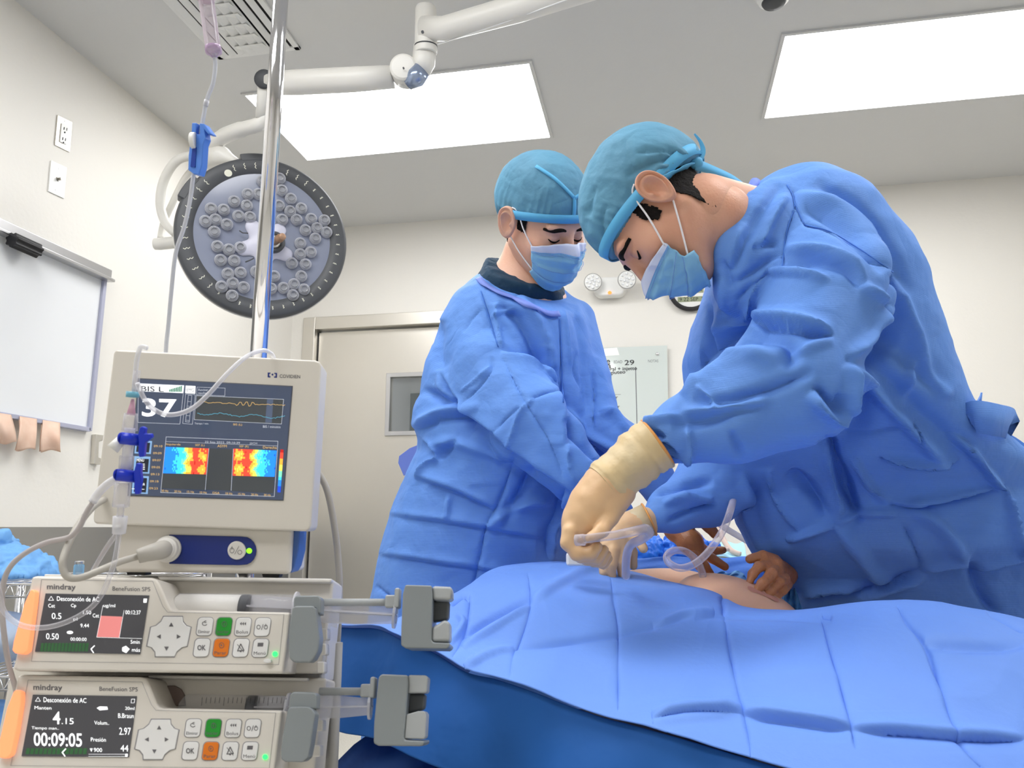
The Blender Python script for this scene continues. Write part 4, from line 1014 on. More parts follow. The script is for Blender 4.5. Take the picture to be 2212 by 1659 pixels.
# neckline opening facing the head
nd = nrm(pose1.ax()[2] * 1.0 + ZV * .25)
cutp = P(1580, 500, 1.3); nrmc = nrm(-RV * .93 + ZV * .36); g.cut(cutp, -nrmc, k=.006) if False else None
g.chain([(nb0 - nrm(nb1 - nb0) * .06, .068), (nb0 + nrm(nb1 - nb0) * .004, .068)], k=.004, sub=True)
g.chain(chpx([(1662, 436, 1.24, 42), (1636, 485, 1.215, 56), (1606, 545, 1.205, 58), (1602, 620, 1.22, 62)]), k=.03)
V, F = finish(g, 2, 1)
N = vnorm(V, F)
gf1 = [
 ([(1936, 640), (1912, 740), (1856, 800), (1862, 880), (1830, 950), (1760, 1000)], 26, .016, 'c', 1.5, 1.15),
 ([(1700, 398), (1717, 440), (1700, 500), (1688, 560), (1688, 590)], 4, .005, 'v'),
 ([(1717, 440), (1735, 480), (1745, 488), (1790, 500), (1860, 540), (1930, 590)], 4, .005, 'v'),
 ([(1720, 425), (1790, 445), (1860, 500), (1930, 585)], 15, .010, 'r'),
 ([(1735, 450), (1800, 480), (1870, 540), (1910, 590)], 15, .008, 'c'),
 ([(1760, 395), (1820, 430), (1880, 480), (1930, 560), (1965, 640)], 14, .006, 'c'),
 ([(1930, 590), (1928, 620), (1915, 655), (1918, 690)], 10, .010, 'v'),
 ([(1930, 600), (1970, 700), (2010, 800), (2050, 860)], 12, .007, 'r'),
 ([(1605, 690), (1640, 692), (1700, 697), (1760, 712), (1797, 722)], 9, .016, 's', 1.2),
 ([(1605, 690), (1632, 640), (1660, 590)], 8, .011, 'k', 1.3),
 ([(1660, 589), (1730, 592), (1790, 606)], 8, .008, 'r', 1.3),
 ([(1700, 575), (1760, 560), (1830, 580), (1862, 620)], 16, .010, 'c', 1.3),
 ([(1700, 540), (1780, 540), (1845, 570), (1870, 620)], 9, .007, 'r', 1.3),
 ([(1862, 620), (1900, 640), (1922, 656)], 10, .008, 'r', 1.3),
 ([(1922, 660), (1890, 715), (1832, 775)], 12, .010, 'r', 1.3),
 ([(1590, 612), (1640, 580), (1680, 550)], 9, .005, 'c'),
 ([(1585, 662), (1625, 620), (1670, 588)], 9, .007, 'c'),
 ([(1578, 660), (1610, 640), (1650, 590), (1690, 560)], 7, .005, 'r'),
 ([(1563, 560), (1575, 600), (1588, 625)], 8, .004, 'c'),
 ([(1610, 480), (1590, 530), (1575, 580)], 10, .004, 'r'),
 ([(1625, 540), (1660, 528), (1680, 530)], 9, .004, 'c'),
 ([(1690, 400), (1650, 450), (1610, 520), (1580, 590)], 12, .006, 'c'),
 ([(1697, 425), (1665, 480), (1640, 540)], 8, .006, 'r'),
 ([(1560, 600), (1562, 660), (1550, 720)], 10, .004, 'r'),
 ([(1530, 640), (1535, 700), (1530, 760)], 7, .007, 'c'),
 ([(1500, 820), (1540, 760), (1600, 728), (1660, 722), (1700, 735), (1712, 765), (1690, 800)], 20, .013, 'c', 1.3),
 ([(1480, 860), (1520, 810), (1570, 775), (1640, 768), (1680, 780)], 18, .010, 'r', 1.3),
 ([(1540, 720), (1590, 700), (1640, 706)], 12, .007, 'r', 1.3),
 ([(1712, 765), (1760, 745), (1800, 735)], 12, .006, 'r', 1.3),
 ([(1500, 860), (1545, 868), (1600, 858), (1680, 835), (1760, 800)], 13, .008, 'c', 1.3),
 ([(1510, 840), (1535, 862), (1550, 880)], 7, .006, 'r', 1.3),
 ([(1470, 890), (1560, 880), (1620, 872), (1660, 858)], 11, .007, 'r', 1.3),
 ([(1450, 920), (1530, 910), (1600, 885), (1640, 885)], 14, .007, 'c', 1.3),
 ([(1385, 918), (1430, 905), (1470, 900)], 8, .007, 'r', 1.3),
 ([(1388, 938), (1412, 935), (1435, 950)], 7, .009, 'c', 1.3),
 ([(1400, 960), (1435, 968), (1462, 995)], 7, .009, 'c', 1.3),
 ([(1478, 915), (1492, 950), (1490, 985), (1475, 1003)], 8, .008, 'r', 1.3),
 ([(1420, 980), (1450, 1000), (1480, 1005)], 6, .007, 'v', 1.3),
 ([(1580, 930), (1590, 960), (1600, 990)], 8, .005, 'c', 1.3),
 ([(1748, 848), (1775, 880), (1805, 905), (1828, 895)], 13, .011, 'r', 1.3),
 ([(1830, 900), (1832, 850), (1835, 820), (1828, 790)], 9, .012, 'r', 1.3),
 ([(1760, 830), (1790, 868), (1808, 886), (1815, 850)], 9, .010, 'c', 1.3),
 ([(1830, 780), (1900, 860), (1960, 920), (2040, 1000)], 14, .011, 'r'),
 ([(1870, 760), (1960, 860), (2010, 910), (2100, 980)], 26, .010, 'c'),
 ([(1880, 700), (1930, 740), (1990, 790), (2040, 850)], 28, .010, 'c'),
 ([(1990, 760), (1965, 840), (1955, 880)], 12, .006, 'r'),
 ([(1775, 945), (1800, 985), (1840, 1080), (1860, 1130)], 14, .013, 'c'),
 ([(1780, 950), (1795, 1010), (1815, 1090), (1806, 1130)], 9, .009, 'k'),
 ([(1830, 955), (1900, 935), (1980, 915)], 6, .004, 'v'),
 ([(1970, 915), (1978, 930), (1985, 950)], 4, .006, 'v'),
 ([(1900, 985), (1960, 1000), (2010, 1002), (2072, 992)], 4, .010, 's'),
 ([(1840, 985), (1880, 1050), (1920, 1085)], 8, .006, 'r'),
 ([(1920, 1085), (1980, 1092), (2060, 1078), (2170, 1045)], 7, .007, 's'),
 ([(2060, 940), (2110, 990), (2150, 1045), (2165, 1060)], 8, .008, 'r'),
 ([(2170, 1050), (2185, 1120), (2207, 1210)], 6, .007, 'k'),
 ([(1700, 1165), (1750, 1150), (1805, 1130)], 8, .007, 'r'),
 ([(1700, 1020), (1750, 1060), (1790, 1120)], 16, .009, 'c'),
 ([(1806, 1130), (1860, 1110), (1940, 1105)], 8, .006, 'r'),
 ([(1806, 1130), (1860, 1200), (1890, 1240), (1930, 1260)], 14, .008, 'r'),
 ([(1990, 1232), (1975, 1180), (1950, 1130)], 6, .004, 'v'),
 ([(1995, 1235), (1950, 1258), (1870, 1282), (1835, 1275)], 8, .010, 's'),
 ([(1735, 1290), (1800, 1275), (1865, 1278)], 7, .010, 's'),
 ([(1995, 1230), (2060, 1215), (2090, 1212)], 8, .006, 'k'),
 ([(2085, 1212), (2030, 1140), (1960, 1090)], 14, .006, 'r'),
 ([(2110, 1235), (2160, 1220), (2210, 1210)], 6, .006, 's'),
 ([(2090, 1215), (2130, 1300), (2160, 1330)], 14, .006, 'c'),
 ([(1600, 1020), (1620, 1110), (1660, 1200), (1720, 1290)], 12, .006, 'r'),
 ([(1660, 1010), (1680, 1080), (1730, 1150)], 8, .005, 'k'),
 ([(1400, 1060), (1470, 1050), (1540, 1040)], 10, .009, 'c', 1.45), ([(1430, 1090), (1480, 1075), (1540, 1080)], 9, .008, 'r', 1.45), ([(1440, 1130), (1500, 1100), (1550, 1090)], 8, .008, 'c', 1.45)]
gf1 = [(a[0], a[1], a[2] * (1.6 if np.mean([q[1] for q in a[0]]) > 900 and len(a) < 5 else 1), *a[3:]) for a in gf1]
V = folds(V, N, gf1, dmax=1.5); N = vnorm(V, F)
V = crumple(V, N, .0022, 13, 17)
gown1 = mesh('surgical_gown', V, F, M_gown, R1, smooth=True, label='blue disposable surgical gown tied at the back')
G1 = Skin(V, F)
for pts in ([(1700, 400), (1717, 440), (1700, 500), (1688, 590)], [(1717, 440), (1735, 480), (1745, 488), (1790, 500), (1860, 540), (1928, 588)]):
    ribbon('seam', G1, pts, .0018, M_gown2, gown1, off=.0008)
# collar tabs and the bow of ties at the waist
strip3('collar_tie', [P(1628, 420, 1.30), P(1626, 405, 1.30), P(1632, 392, 1.31), P(1642, 400, 1.31)], .016, -FV, M_lilac, gown1, tw=.6)
strip3('collar_tie', [P(1640, 402, 1.33), P(1660, 390, 1.33), P(1682, 388, 1.34), P(1700, 392, 1.34)], .014, ZV, M_lilac, gown1)
dB = 1.30
strip3('gown_tie', [P(2072, 912, dB), P(2078, 905, dB - .03), P(2110, 900, dB - .065), P(2155, 908, dB - .06), P(2180, 914, dB - .02), P(2168, 922, dB + .02), P(2120, 918, dB + .03), P(2080, 916, dB + .01)], .052, FV, M_gown, gown1, label='looped blue waist tie')
strip3('gown_tie', [P(2072, 915, dB), P(2085, 890, dB + .03), P(2110, 870, dB + .04), P(2120, 866, dB + .05)], .03, RV, M_gown, gown1)
strip3('gown_tie', [P(2085, 930, dB), P(2150, 955, dB + .02), P(2200, 985, dB + .03), P(2260, 1040, dB + .04)], .05, -FH, M_gown2, gown1)
# near glove: cuff, rim, hand closed round the cannula
ch = chpx([(1420, 957, 1.10, 55), (1385, 982, 1.10, 54), (1340, 1022, 1.095, 49), (1305, 1052, 1.09, 47)])
tt = [c[0] for c in ch]; q = spline(tt, 6); rr = [float(x) for x in np.interp(np.linspace(0, 3, len(q)), range(4), [c[1] for c in ch])]
rr = [r_ * (1 + .035 * math.sin(i * 2.1) + .02 * math.sin(i * 4.7)) for i, r_ in enumerate(rr)]
gl, gv, gf_ = hand('glove', [
  [(1345, 1018, 1.095, 47), (1306, 1052, 1.09, 46), (1280, 1090, 1.085, 48), (1260, 1128, 1.08, 44), (1244, 1160, 1.075, 30)],
  [(1338, 1062, 1.085, 36), (1312, 1100, 1.075, 32), (1290, 1130, 1.07, 22)],
  [(1316, 1118, 1.065, 22), (1300, 1146, 1.045, 15), (1276, 1162, 1.036, 12)],
  [(1232, 1150, 1.06, 20), (1228, 1172, 1.055, 17), (1246, 1196, 1.05, 15), (1276, 1196, 1.045, 14), (1290, 1182, 1.045, 12)],
  [(1240, 1160, 1.07, 18), (1254, 1200, 1.065, 15), (1290, 1204, 1.06, 14), (1304, 1188, 1.06, 12)],
  [(1250, 1160, 1.085, 17), (1268, 1206, 1.08, 15), (1298, 1212, 1.075, 13), (1310, 1198, 1.075, 11)],
  [(1260, 1160, 1.10, 16), (1282, 1210, 1.095, 13), (1304, 1218, 1.09, 11), (1314, 1206, 1.09, 10)]], M_glove, R1, k=.0045, label='tan latex gloved hand gripping the clear cannula')
b = MB(); b.tube(q, rr, 40, cap=False)
cv = np.array(b.V); 
cvN = vnorm(cv, np.array(b.F)); cvN *= np.sign(((cv - np.mean(cv, 0)) * cvN).sum(1).mean())
cv = cv + cvN * (noise(cv, 45, 2) * .003 + .0025)[:, None]
mesh('glove_cuff', cv, np.array(b.F), M_glovecuff, gl, smooth=True, solid=.0008, label='loose paler cuff of the glove over the sleeve')
def ringtube(c, ax, r, t, m, name, par, label=None, sq=1.0):
    ax = nrm(ax); u = nrm(np.cross(ax, ZV)); w = np.cross(ax, u)
    pts = [c + u * r * math.cos(k * math.pi / 16) + w * r * sq * math.sin(k * math.pi / 16) for k in range(33)]
    MB().tube(pts, t, 8, cap=False).obj(name, m, par, smooth=True, label=label)
ringtube(q[0], q[1] - q[0], rr[0] + .002, .0022, M_gloverim, 'glove_rim', gl, 'orange rolled rim')
# far glove
gl2, _, _ = hand('glove', [
  [(1392, 1128, 1.335, 33), (1360, 1140, 1.33, 31), (1335, 1158, 1.32, 32), (1325, 1180, 1.31, 30)],
  [(1308, 1180, 1.30, 14), (1302, 1210, 1.29, 12), (1304, 1236, 1.28, 10)],
  [(1325, 1190, 1.29, 14), (1320, 1220, 1.28, 12), (1322, 1246, 1.28, 10)],
  [(1345, 1185, 1.30, 14), (1343, 1215, 1.29, 12), (1344, 1242, 1.29, 10)],
  [(1356, 1170, 1.32, 13), (1366, 1195, 1.32, 11), (1368, 1222, 1.32, 9)],
  [(1350, 1150, 1.31, 16), (1378, 1165, 1.29, 12), (1390, 1185, 1.28, 10)]], M_glove, R1, label='tan gloved hand reaching down to the patient')
MB().tube([P(1402, 1122, 1.335), P(1380, 1132, 1.335), P(1355, 1142, 1.33)], [.0285, .028, .0275], 28, cap=False).obj('glove_cuff', M_glovecuff, gl2, smooth=True, solid=.0008)
ringtube(P(1402, 1122, 1.335), P(1402, 1122, 1.335) - P(1380, 1132, 1.335), .029, .0018, M_gloverim, 'glove_rim', gl2, 'orange rolled rim')
# trousers and shoes
c0 = P(2055, 2000, 1.5)
for s in (-1, 1):
    x, y = c0[0] - .02, c0[1] + s * .1
    MB().tube([(x, y, .5), (x, y, .3), (x, y, .08)], [.085, .08, .075], 16).obj('trouser_leg', M_trouser, R1, smooth=True)
    b = MB(); b.ball((x - .06, y, .045), (.14, .05, .045), seg=20); b.obj('shoe', M_shoe, R1, smooth=True)
# ---------------------------------------------------------------- a third person, hidden behind the leaning surgeon but for one hand
R3 = root('person', 'person hidden behind the leaning surgeon except one bent-fingered gloved hand', 'person', (*P(1850, 1200, 2.08)[:2], 0))
hand('glove', [
  [(1775, 1215, 1.74, 28), (1718, 1230, 1.58, 28), (1694, 1240, 1.43, 24), (1672, 1222, 1.365, 20)],
  [(1672, 1212, 1.375, 15), (1648, 1200, 1.365, 11), (1620, 1208, 1.355, 10)],
  [(1668, 1220, 1.365, 13), (1640, 1224, 1.335, 11), (1626, 1240, 1.325, 10), (1618, 1262, 1.315, 8)],
  [(1680, 1232, 1.355, 13), (1668, 1238, 1.325, 12), (1648, 1260, 1.305, 11), (1634, 1276, 1.295, 9)],
  [(1694, 1250, 1.355, 13), (1684, 1258, 1.325, 11), (1664, 1278, 1.305, 10), (1652, 1290, 1.295, 8)],
  [(1700, 1262, 1.365, 12), (1692, 1274, 1.335, 10), (1676, 1290, 1.315, 9), (1668, 1298, 1.305, 7)]], M_glove_shaded, R3, label='tan gloved hand with bent fingers')
g = Grid(P(1850, 1000, 2.06) - [.3, .3, .9], P(1850, 900, 2.06) + [.3, .3, .5], .014)
zt = P(1850, 560, 1.9)[2]; cx, cyy = P(1850, 900, 2.08)[:2]
g.tower([(.3, cx, cyy, .2, .14), (1.0, cx, cyy, .17, .12), (1.32, cx, cyy, .17, .11), (1.40, cx, cyy, .05, .05)], k=0)
g.chain([(np.array([cx - .14, cyy - .02, 1.28]), .07), (np.array([cx - .16, cyy - .12, 1.02]), .07), (P(1760, 1215, 1.52), .034)], k=.02)
V, F = finish(g, 2); mesh('surgical_gown', V, F, M_gown2, R3, smooth=True)
hvp = Pose(np.array([cx - .02, cyy, 1.52]), -FH * .8 - RV * .5 - ZV * .4, ZV)
mesh('body', hvp(HV), HF, M_skin, R3, smooth=True)
g = Grid((-.13, -.16, -.08), (.13, .13, .17), .006); g.ell((0, -.022, .045), (.09, .115, .098), k=0); g.cut((0, 0, .012), -nrm((0, -.3, 1)), k=.004); V, F = finish(g, 1)
mesh('surgical_cap', hvp(V), F, M_cap, R3, smooth=True)
# ================================================================ OPERATING TABLE, PATIENT, DRAPES
M_drape = mat('blue_drape', (112, 156, 242), .6, c2=(118, 162, 244), nscale=5, transluc=.1, spec=.3, bump=[('noise', 20, .003), ('noise', 500, .0002)])
M_drape_shaded = mat('shaded_deep_blue_drape', (38, 96, 172), .65, transluc=.05, spec=.25, bump=[('noise', 14, .006)])  # deeper blue of the hanging side, with its shade partly mixed in
M_drape_c = mat('cyan_drape', (104, 176, 236), .6, transluc=.15, bump=[('noise', 30, .006)])
M_pskin = mat('patient_skin', (236, 190, 158), .5, sss=.12, c2=(226, 174, 142), nscale=7, bump=[('noise', 160, .0004)])
RID = [(560, 1330, 1.3), (740, 1350, 1.16), (812, 1352, 1.13), (865, 1342, 1.17), (975, 1290, 1.30), (1060, 1236, 1.42), (1130, 1218, 1.44), (1230, 1214, 1.44), (1300, 1222, 1.42), (1370, 1238, 1.39), (1450, 1257, 1.34), (1520, 1273, 1.29), (1560, 1292, 1.26), (1605, 1314, 1.23), (1690, 1322, 1.19), (1760, 1318, 1.15), (1850, 1305, 1.13), (1920, 1300, 1.12), (2000, 1302, 1.12), (2100, 1315, 1.11), (2212, 1340, 1.10), (2400, 1400, 1.08), (2900, 1560, 1.02)]
EDG = [(560, 1340, 1.26), (740, 1352, 1.14), (812, 1355, 1.10), (865, 1378, 1.04), (935, 1406, 1.01), (1005, 1448, .98), (1070, 1464, .965), (1120, 1480, .95), (1170, 1498, .935), (1210, 1514, .925), (1300, 1546, .90), (1360, 1562, .885), (1412, 1576, .87), (1470, 1592, .855), (1560, 1619, .84), (1640, 1643, .82), (1760, 1676, .80), (1860, 1702, .785), (1980, 1735, .77), (2080, 1760, .76), (2212, 1800, .75), (2400, 1860, .73), (2900, 1990, .69)]
def curve(L, n): 
    q = spline(L, 12); t = np.linspace(0, len(q) - 1, n); q = np.array(q)
    return np.stack([np.interp(t, range(len(q)), q[:, c]) for c in range(3)], 1)
NU, NV_ = 1050, 280
Rg, Ed = curve(RID, NU), curve(EDG, NU)
V = np.zeros((NV_, NU, 3))
R3d = np.array([P(*r) for r in Rg]); E3d = np.array([P(*r) for r in Ed])
for j in range(NV_):
    v = j / (NV_ - 1)
    if v < .12:      # falls away behind the ridge
        w = 1 - v / .12; V[j] = R3d + FH * (.10 * w) - ZV * (.16 * w * w)
    else:
        w = (v - .12) / .88; wid = np.linalg.norm(E3d - R3d, axis=1)[:, None]
        V[j] = R3d * (1 - w) + E3d * w + ZV * (.16 * wid * math.sin(math.pi * w) ** 1.0 * (1 - .3 * w)) * .55 * (1 if w < 1 else 1)
V = V.reshape(-1, 3)
ids = np.arange(NU * NV_).reshape(NV_, NU)
F = np.stack([ids[:-1, :-1], ids[:-1, 1:], ids[1:, 1:], ids[1:, :-1]], -1).reshape(-1, 4)
N = vnorm(V, F)
if N[:, 2].mean() < 0: N = -N; F = F[:, ::-1]
df = [
 ([(1140, 1240), (1146, 1290), (1142, 1330), (1120, 1395), (1110, 1410), (1100, 1470)], 6, .003, 'v'),
 ([(1318, 1245), (1325, 1290), (1335, 1360), (1335, 1450), (1335, 1540)], 6, .003, 'v'),
 ([(1115, 1403), (1200, 1395), (1335, 1372), (1420, 1350), (1500, 1330)], 9, .004, 'c'),
 ([(1150, 1300), (1230, 1250), (1290, 1225)], 10, .005, 'r'), ([(1000, 1380), (1060, 1340), (1150, 1296)], 8, .005, 'c'),
 ([(1005, 1445), (1060, 1415), (1110, 1403)], 8, .004, 'r'), ([(1000, 1400), (1080, 1350), (1145, 1310)], 8, .004, 'r'),
 ([(1015, 1285), (1010, 1340), (995, 1390), (975, 1425)], 6, .004, 'v'), ([(985, 1330), (1000, 1350), (970, 1395)], 6, .004, 'r'),
 ([(975, 1310), (1000, 1290), (1012, 1300)], 6, .004, 'v'),
 ([(1412, 1555), (1500, 1540), (1605, 1540)], 9, .006, 's'), ([(1605, 1540), (1700, 1552), (1800, 1566), (1840, 1572)], 10, .007, 's'),
 ([(1840, 1572), (1950, 1580), (2060, 1590), (2212, 1598)], 10, .006, 's'), ([(1412, 1560), (1500, 1545), (1600, 1541)], 14, .005, 'r'),
 ([(1563, 1320), (1575, 1400), (1590, 1480), (1605, 1540), (1618, 1600), (1622, 1640)], 6, .004, 'v'),
 ([(1772, 1332), (1790, 1400), (1815, 1480), (1838, 1570), (1850, 1620)], 6, .004, 'v'),
 ([(1772, 1332), (1800, 1337)], 5, .004, 'v'),
 ([(1935, 1310), (1960, 1345), (1998, 1388), (2020, 1450), (2045, 1530), (2066, 1590), (2100, 1640), (2130, 1670)], 6, .005, 'v'),
 ([(1998, 1388), (2080, 1395), (2150, 1400), (2212, 1402)], 12, .005, 'c'), ([(2130, 1325), (2170, 1345), (2212, 1370)], 5, .004, 'v'),
 ([(1500, 1340), (1560, 1335), (1700, 1338), (1800, 1345)], 8, .003, 'c'), ([(1556, 1290), (1562, 1310), (1560, 1330)], 8, .004, 'c'),
 ([(1412, 1350), (1470, 1330), (1540, 1325)], 8, .004, 'r')]
V = folds(V, N, df, front=False); N = vnorm(V, F)
V = crumple(V, N, .0025, 9, 31)
dr_o = mesh('surgical_drape', V, F, M_drape, None, smooth=True, solid=.0015)
tag(dr_o, 'light blue creased surgical drape spread over the patient in the foreground', 'drape')
# deeper blue cloth hanging from the table side, its shade partly in the colour
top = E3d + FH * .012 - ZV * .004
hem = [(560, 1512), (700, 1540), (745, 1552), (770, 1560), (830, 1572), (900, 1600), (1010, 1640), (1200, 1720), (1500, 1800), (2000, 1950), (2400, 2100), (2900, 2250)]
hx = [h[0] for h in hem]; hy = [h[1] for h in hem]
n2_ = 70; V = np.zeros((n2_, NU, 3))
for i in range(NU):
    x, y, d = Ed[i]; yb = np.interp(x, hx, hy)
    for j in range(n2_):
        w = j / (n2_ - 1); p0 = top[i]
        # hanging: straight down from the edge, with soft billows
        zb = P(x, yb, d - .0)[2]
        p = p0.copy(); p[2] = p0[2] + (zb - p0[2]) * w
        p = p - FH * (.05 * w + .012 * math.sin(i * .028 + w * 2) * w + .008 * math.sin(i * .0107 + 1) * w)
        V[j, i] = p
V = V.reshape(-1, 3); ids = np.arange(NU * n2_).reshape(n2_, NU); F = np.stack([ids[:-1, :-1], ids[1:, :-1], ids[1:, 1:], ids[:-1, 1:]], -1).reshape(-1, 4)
o = mesh('side_drape', V, F, M_drape_shaded, None, smooth=True, solid=.0015)
tag(o, 'deep blue drape, partly darkened for shade, hanging down the near side of the operating table', 'drape')
# lowest cloth with its corner over the floor
pts = [(830, 1560, 1.06), (767, 1605, 1.10), (712, 1660, 1.08), (660, 1760, 1.05), (700, 2100, 1.0), (1500, 2300, .95), (1500, 1700, .98), (1100, 1600, 1.02)]
V = []; nn = 40
for j in range(nn + 1):
    for i in range(nn + 1):
        u, v = i / nn, j / nn
        xl = np.interp(v, [0, .12, .25, .45, 1], [835, 767, 712, 660, 690]); yl = 1550 + 600 * v if v > .12 else 1560 + 45 * v / .12
        yl = np.interp(v, [0, .12, .25, .45, 1], [1560, 1606, 1662, 1770, 2150])
        x = xl + (1500 - xl) * u; y = yl + 60 * u
        V.append(P(x, y, 1.12 - .12 * v - .1 * u + .012 * math.sin(u * 25 + v * 9) + .02 * math.sin(u * 9 - v * 14)))
ids = np.arange((nn + 1) ** 2).reshape(nn + 1, nn + 1); F = np.stack([ids[:-1, :-1], ids[1:, :-1], ids[1:, 1:], ids[:-1, 1:]], -1).reshape(-1, 4)
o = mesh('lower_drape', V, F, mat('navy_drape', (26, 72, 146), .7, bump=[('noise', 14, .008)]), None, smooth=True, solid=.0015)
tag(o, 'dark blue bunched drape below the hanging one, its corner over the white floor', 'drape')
# operating table hidden under the drapes
tc = (R3d[500] + E3d[500]) / 2
r = root('operating_table', 'operating table standing under the blue drapes', 'operating table', (tc[0], tc[1] + .1, 0))
tz = .70
def obox(c, s, m, nm, par, bev=.01):
    MB().box(c, s, np.array([RV, FH, ZV])).obj(nm, m, par, bevel=bev)
cA = P(1500, 1400, 1.18); cA[2] = 0
obox(cA + ZV * (tz - .03) + RV * .25 + FH * .02, (1.15, .26, .06), M_black, 'mattress', r); obox(cA + ZV * (tz - .08) + RV * .25 + FH * .02, (1.1, .24, .03), M_steel, 'table_top', r)
obox(cA + ZV * .36 + RV * .2, (.24, .2, .5), M_steel, 'column', r); obox(cA + ZV * .06 + RV * .2, (.9, .26, .12), M_white, 'base', r, .02)
# ---------------------------------------------------------------- patient
RP = root('person', 'patient lying under the blue drapes with a bare patch of skin uncovered', 'person', cA + ZV * tz)
g = Grid(P(1540, 1330, 1.36) - [.62, .28, .22], P(1540, 1260, 1.36) + [.5, .35, .12], .006)
ax = np.array([RV, FH, ZV])
g.ell(P(1448, 1286, 1.50), (.108, .10, .051), ax, k=0)
g.ell(P(1300, 1290, 1.48), (.16, .10, .05), ax, k=.03)
axb = np.array([nrm(RV - ZV * .42 - FH * .25), FH, nrm(ZV + RV * .42)])
g.ell(P(1604, 1331, 1.33), (.12, .085, .060), axb, k=.006)
g.ell(P(1500, 1352, 1.38), (.2, .11, .05), ax, k=.01)
g.chain([(P(1640, 1400, 1.28), .06), (P(1850, 1430, 1.2), .06), (P(2200, 1470, 1.15), .05)], k=.02)
g.cut(P(1500, 1300, 1.3) * [1, 1, 0] + ZV * .7, -ZV, k=.01)
V, F = finish(g, 3)
mesh('body', V, F, M_pskin, RP, smooth=True)
PS = Skin(V, F)
# bruise by the fingers
b = MB(); 
bv = []; 
c0_, n0_ = PS.at(1648, 1284, .0006)
ring_ = []
for k in range(20):
    a = 2 * math.pi * k / 20; x = 1648 + 34 * math.cos(a); y = 1284 + 5 * math.sin(a) + (x - 1648) * .42 + 2 * math.sin(3 * a)
    ring_.append(PS.at(x, y, .0012)[0])
mesh('skin_mark', ring_ + [c0_ + n0_ * .0012], [(k, (k + 1) % 20, 20) for k in range(20)], mat('skin_bruise', (208, 148, 126), .5), RP, smooth=True, label='reddish mark on the skin')
# folded drapes beyond the patient
def cloth(name, label, outline, dfun, m, amp=.01, n=26, seed=0, parent=None, cat='drape', fx=6, fy=5, group=None, th=.0015):
    """rumpled cloth patch between left/right edge polylines given by rows (y, xl, xr, d)"""
    V = []
    ys = [o_[0] for o_ in outline]
    for j in range(n + 1):
        t = j / n * (len(ys) - 1); f = lambda c: np.interp(t, range(len(ys)), [o_[c] for o_ in outline])
        for i in range(n + 1):
            u = i / n; x = f(1) + (f(2) - f(1)) * u
            d = f(3) + dfun * (u - .5) + amp * (math.sin(u * fx * 3 + j * .35 + seed) + .7 * math.sin(j * fy * .17 + u * 5 + seed * 2) + .5 * abs(math.sin(u * 17 + j * .3 + seed)))
            V.append(P(x, f(0) + 3 * math.sin(u * 9 + seed), d))
    ids = np.arange((n + 1) ** 2).reshape(n + 1, n + 1); F = np.stack([ids[:-1, :-1], ids[1:, :-1], ids[1:, 1:], ids[:-1, 1:]], -1).reshape(-1, 4)
    o_ = mesh(name, V, F, m, parent, smooth=True, solid=th)
    if label: tag(o_, label, cat, group)
    return o_
cloth('folded_drape', 'blue drape tucked along the far side of the patient', [(1205, 1375, 1620, 1.70), (1228, 1372, 1630, 1.66), (1262, 1366, 1640, 1.62), (1330, 1360, 1720, 1.60)], 0, M_gown2, .004, seed=2)
cloth('patient_cloth', 'light blue black-edged cloth beside the bare skin, left of the bent fingers', [(1236, 1560, 1606, 1.50), (1248, 1536, 1612, 1.47), (1262, 1560, 1618, 1.44), (1300, 1580, 1660, 1.44)], 0, M_drape_c, .004, seed=5, cat='cloth')
MB().tube(spline([P(1532, 1250, 1.455), P(1560, 1250, 1.44), P(1590, 1256, 1.425), P(1612, 1270, 1.41)], 6), .003, 8).obj('black_edge', M_black, bpy.data.objects['patient_cloth'], smooth=True)
cloth('fallen_drape', 'pale blue drape hanging behind the bent gloved fingers', [(1262, 1690, 1712, 1.45), (1285, 1690, 1722, 1.43), (1325, 1692, 1735, 1.41)], 0, M_drape_c, .006, seed=9)
# ---------------------------------------------------------------- instrument table in the gap under the surgeons' arms
bt = P(1500, 1205, 2.1); zt = bt[2] + .0
r = root('instrument_table', 'instrument table with a blue cover seen in the gap under the sleeves', 'table', (bt[0] + .1, bt[1] + .2, 0))
cT = np.array([bt[0] + .0, bt[1] + .25, zt - .02])
obox(cT, (.5, .5, .03), M_steel, 'table_top', r)
for sx in (-.22, .22):
    for sy in (-.22, .22): MB().tube([cT + RV * sx + FH * sy, (cT + RV * sx + FH * sy) * [1, 1, 0]], .012, 12).obj('leg', M_alu, r)
obox(cT - ZV * .1 - FH * .255, (.52, .012, .24), M_gown2, 'cover', r, .004)
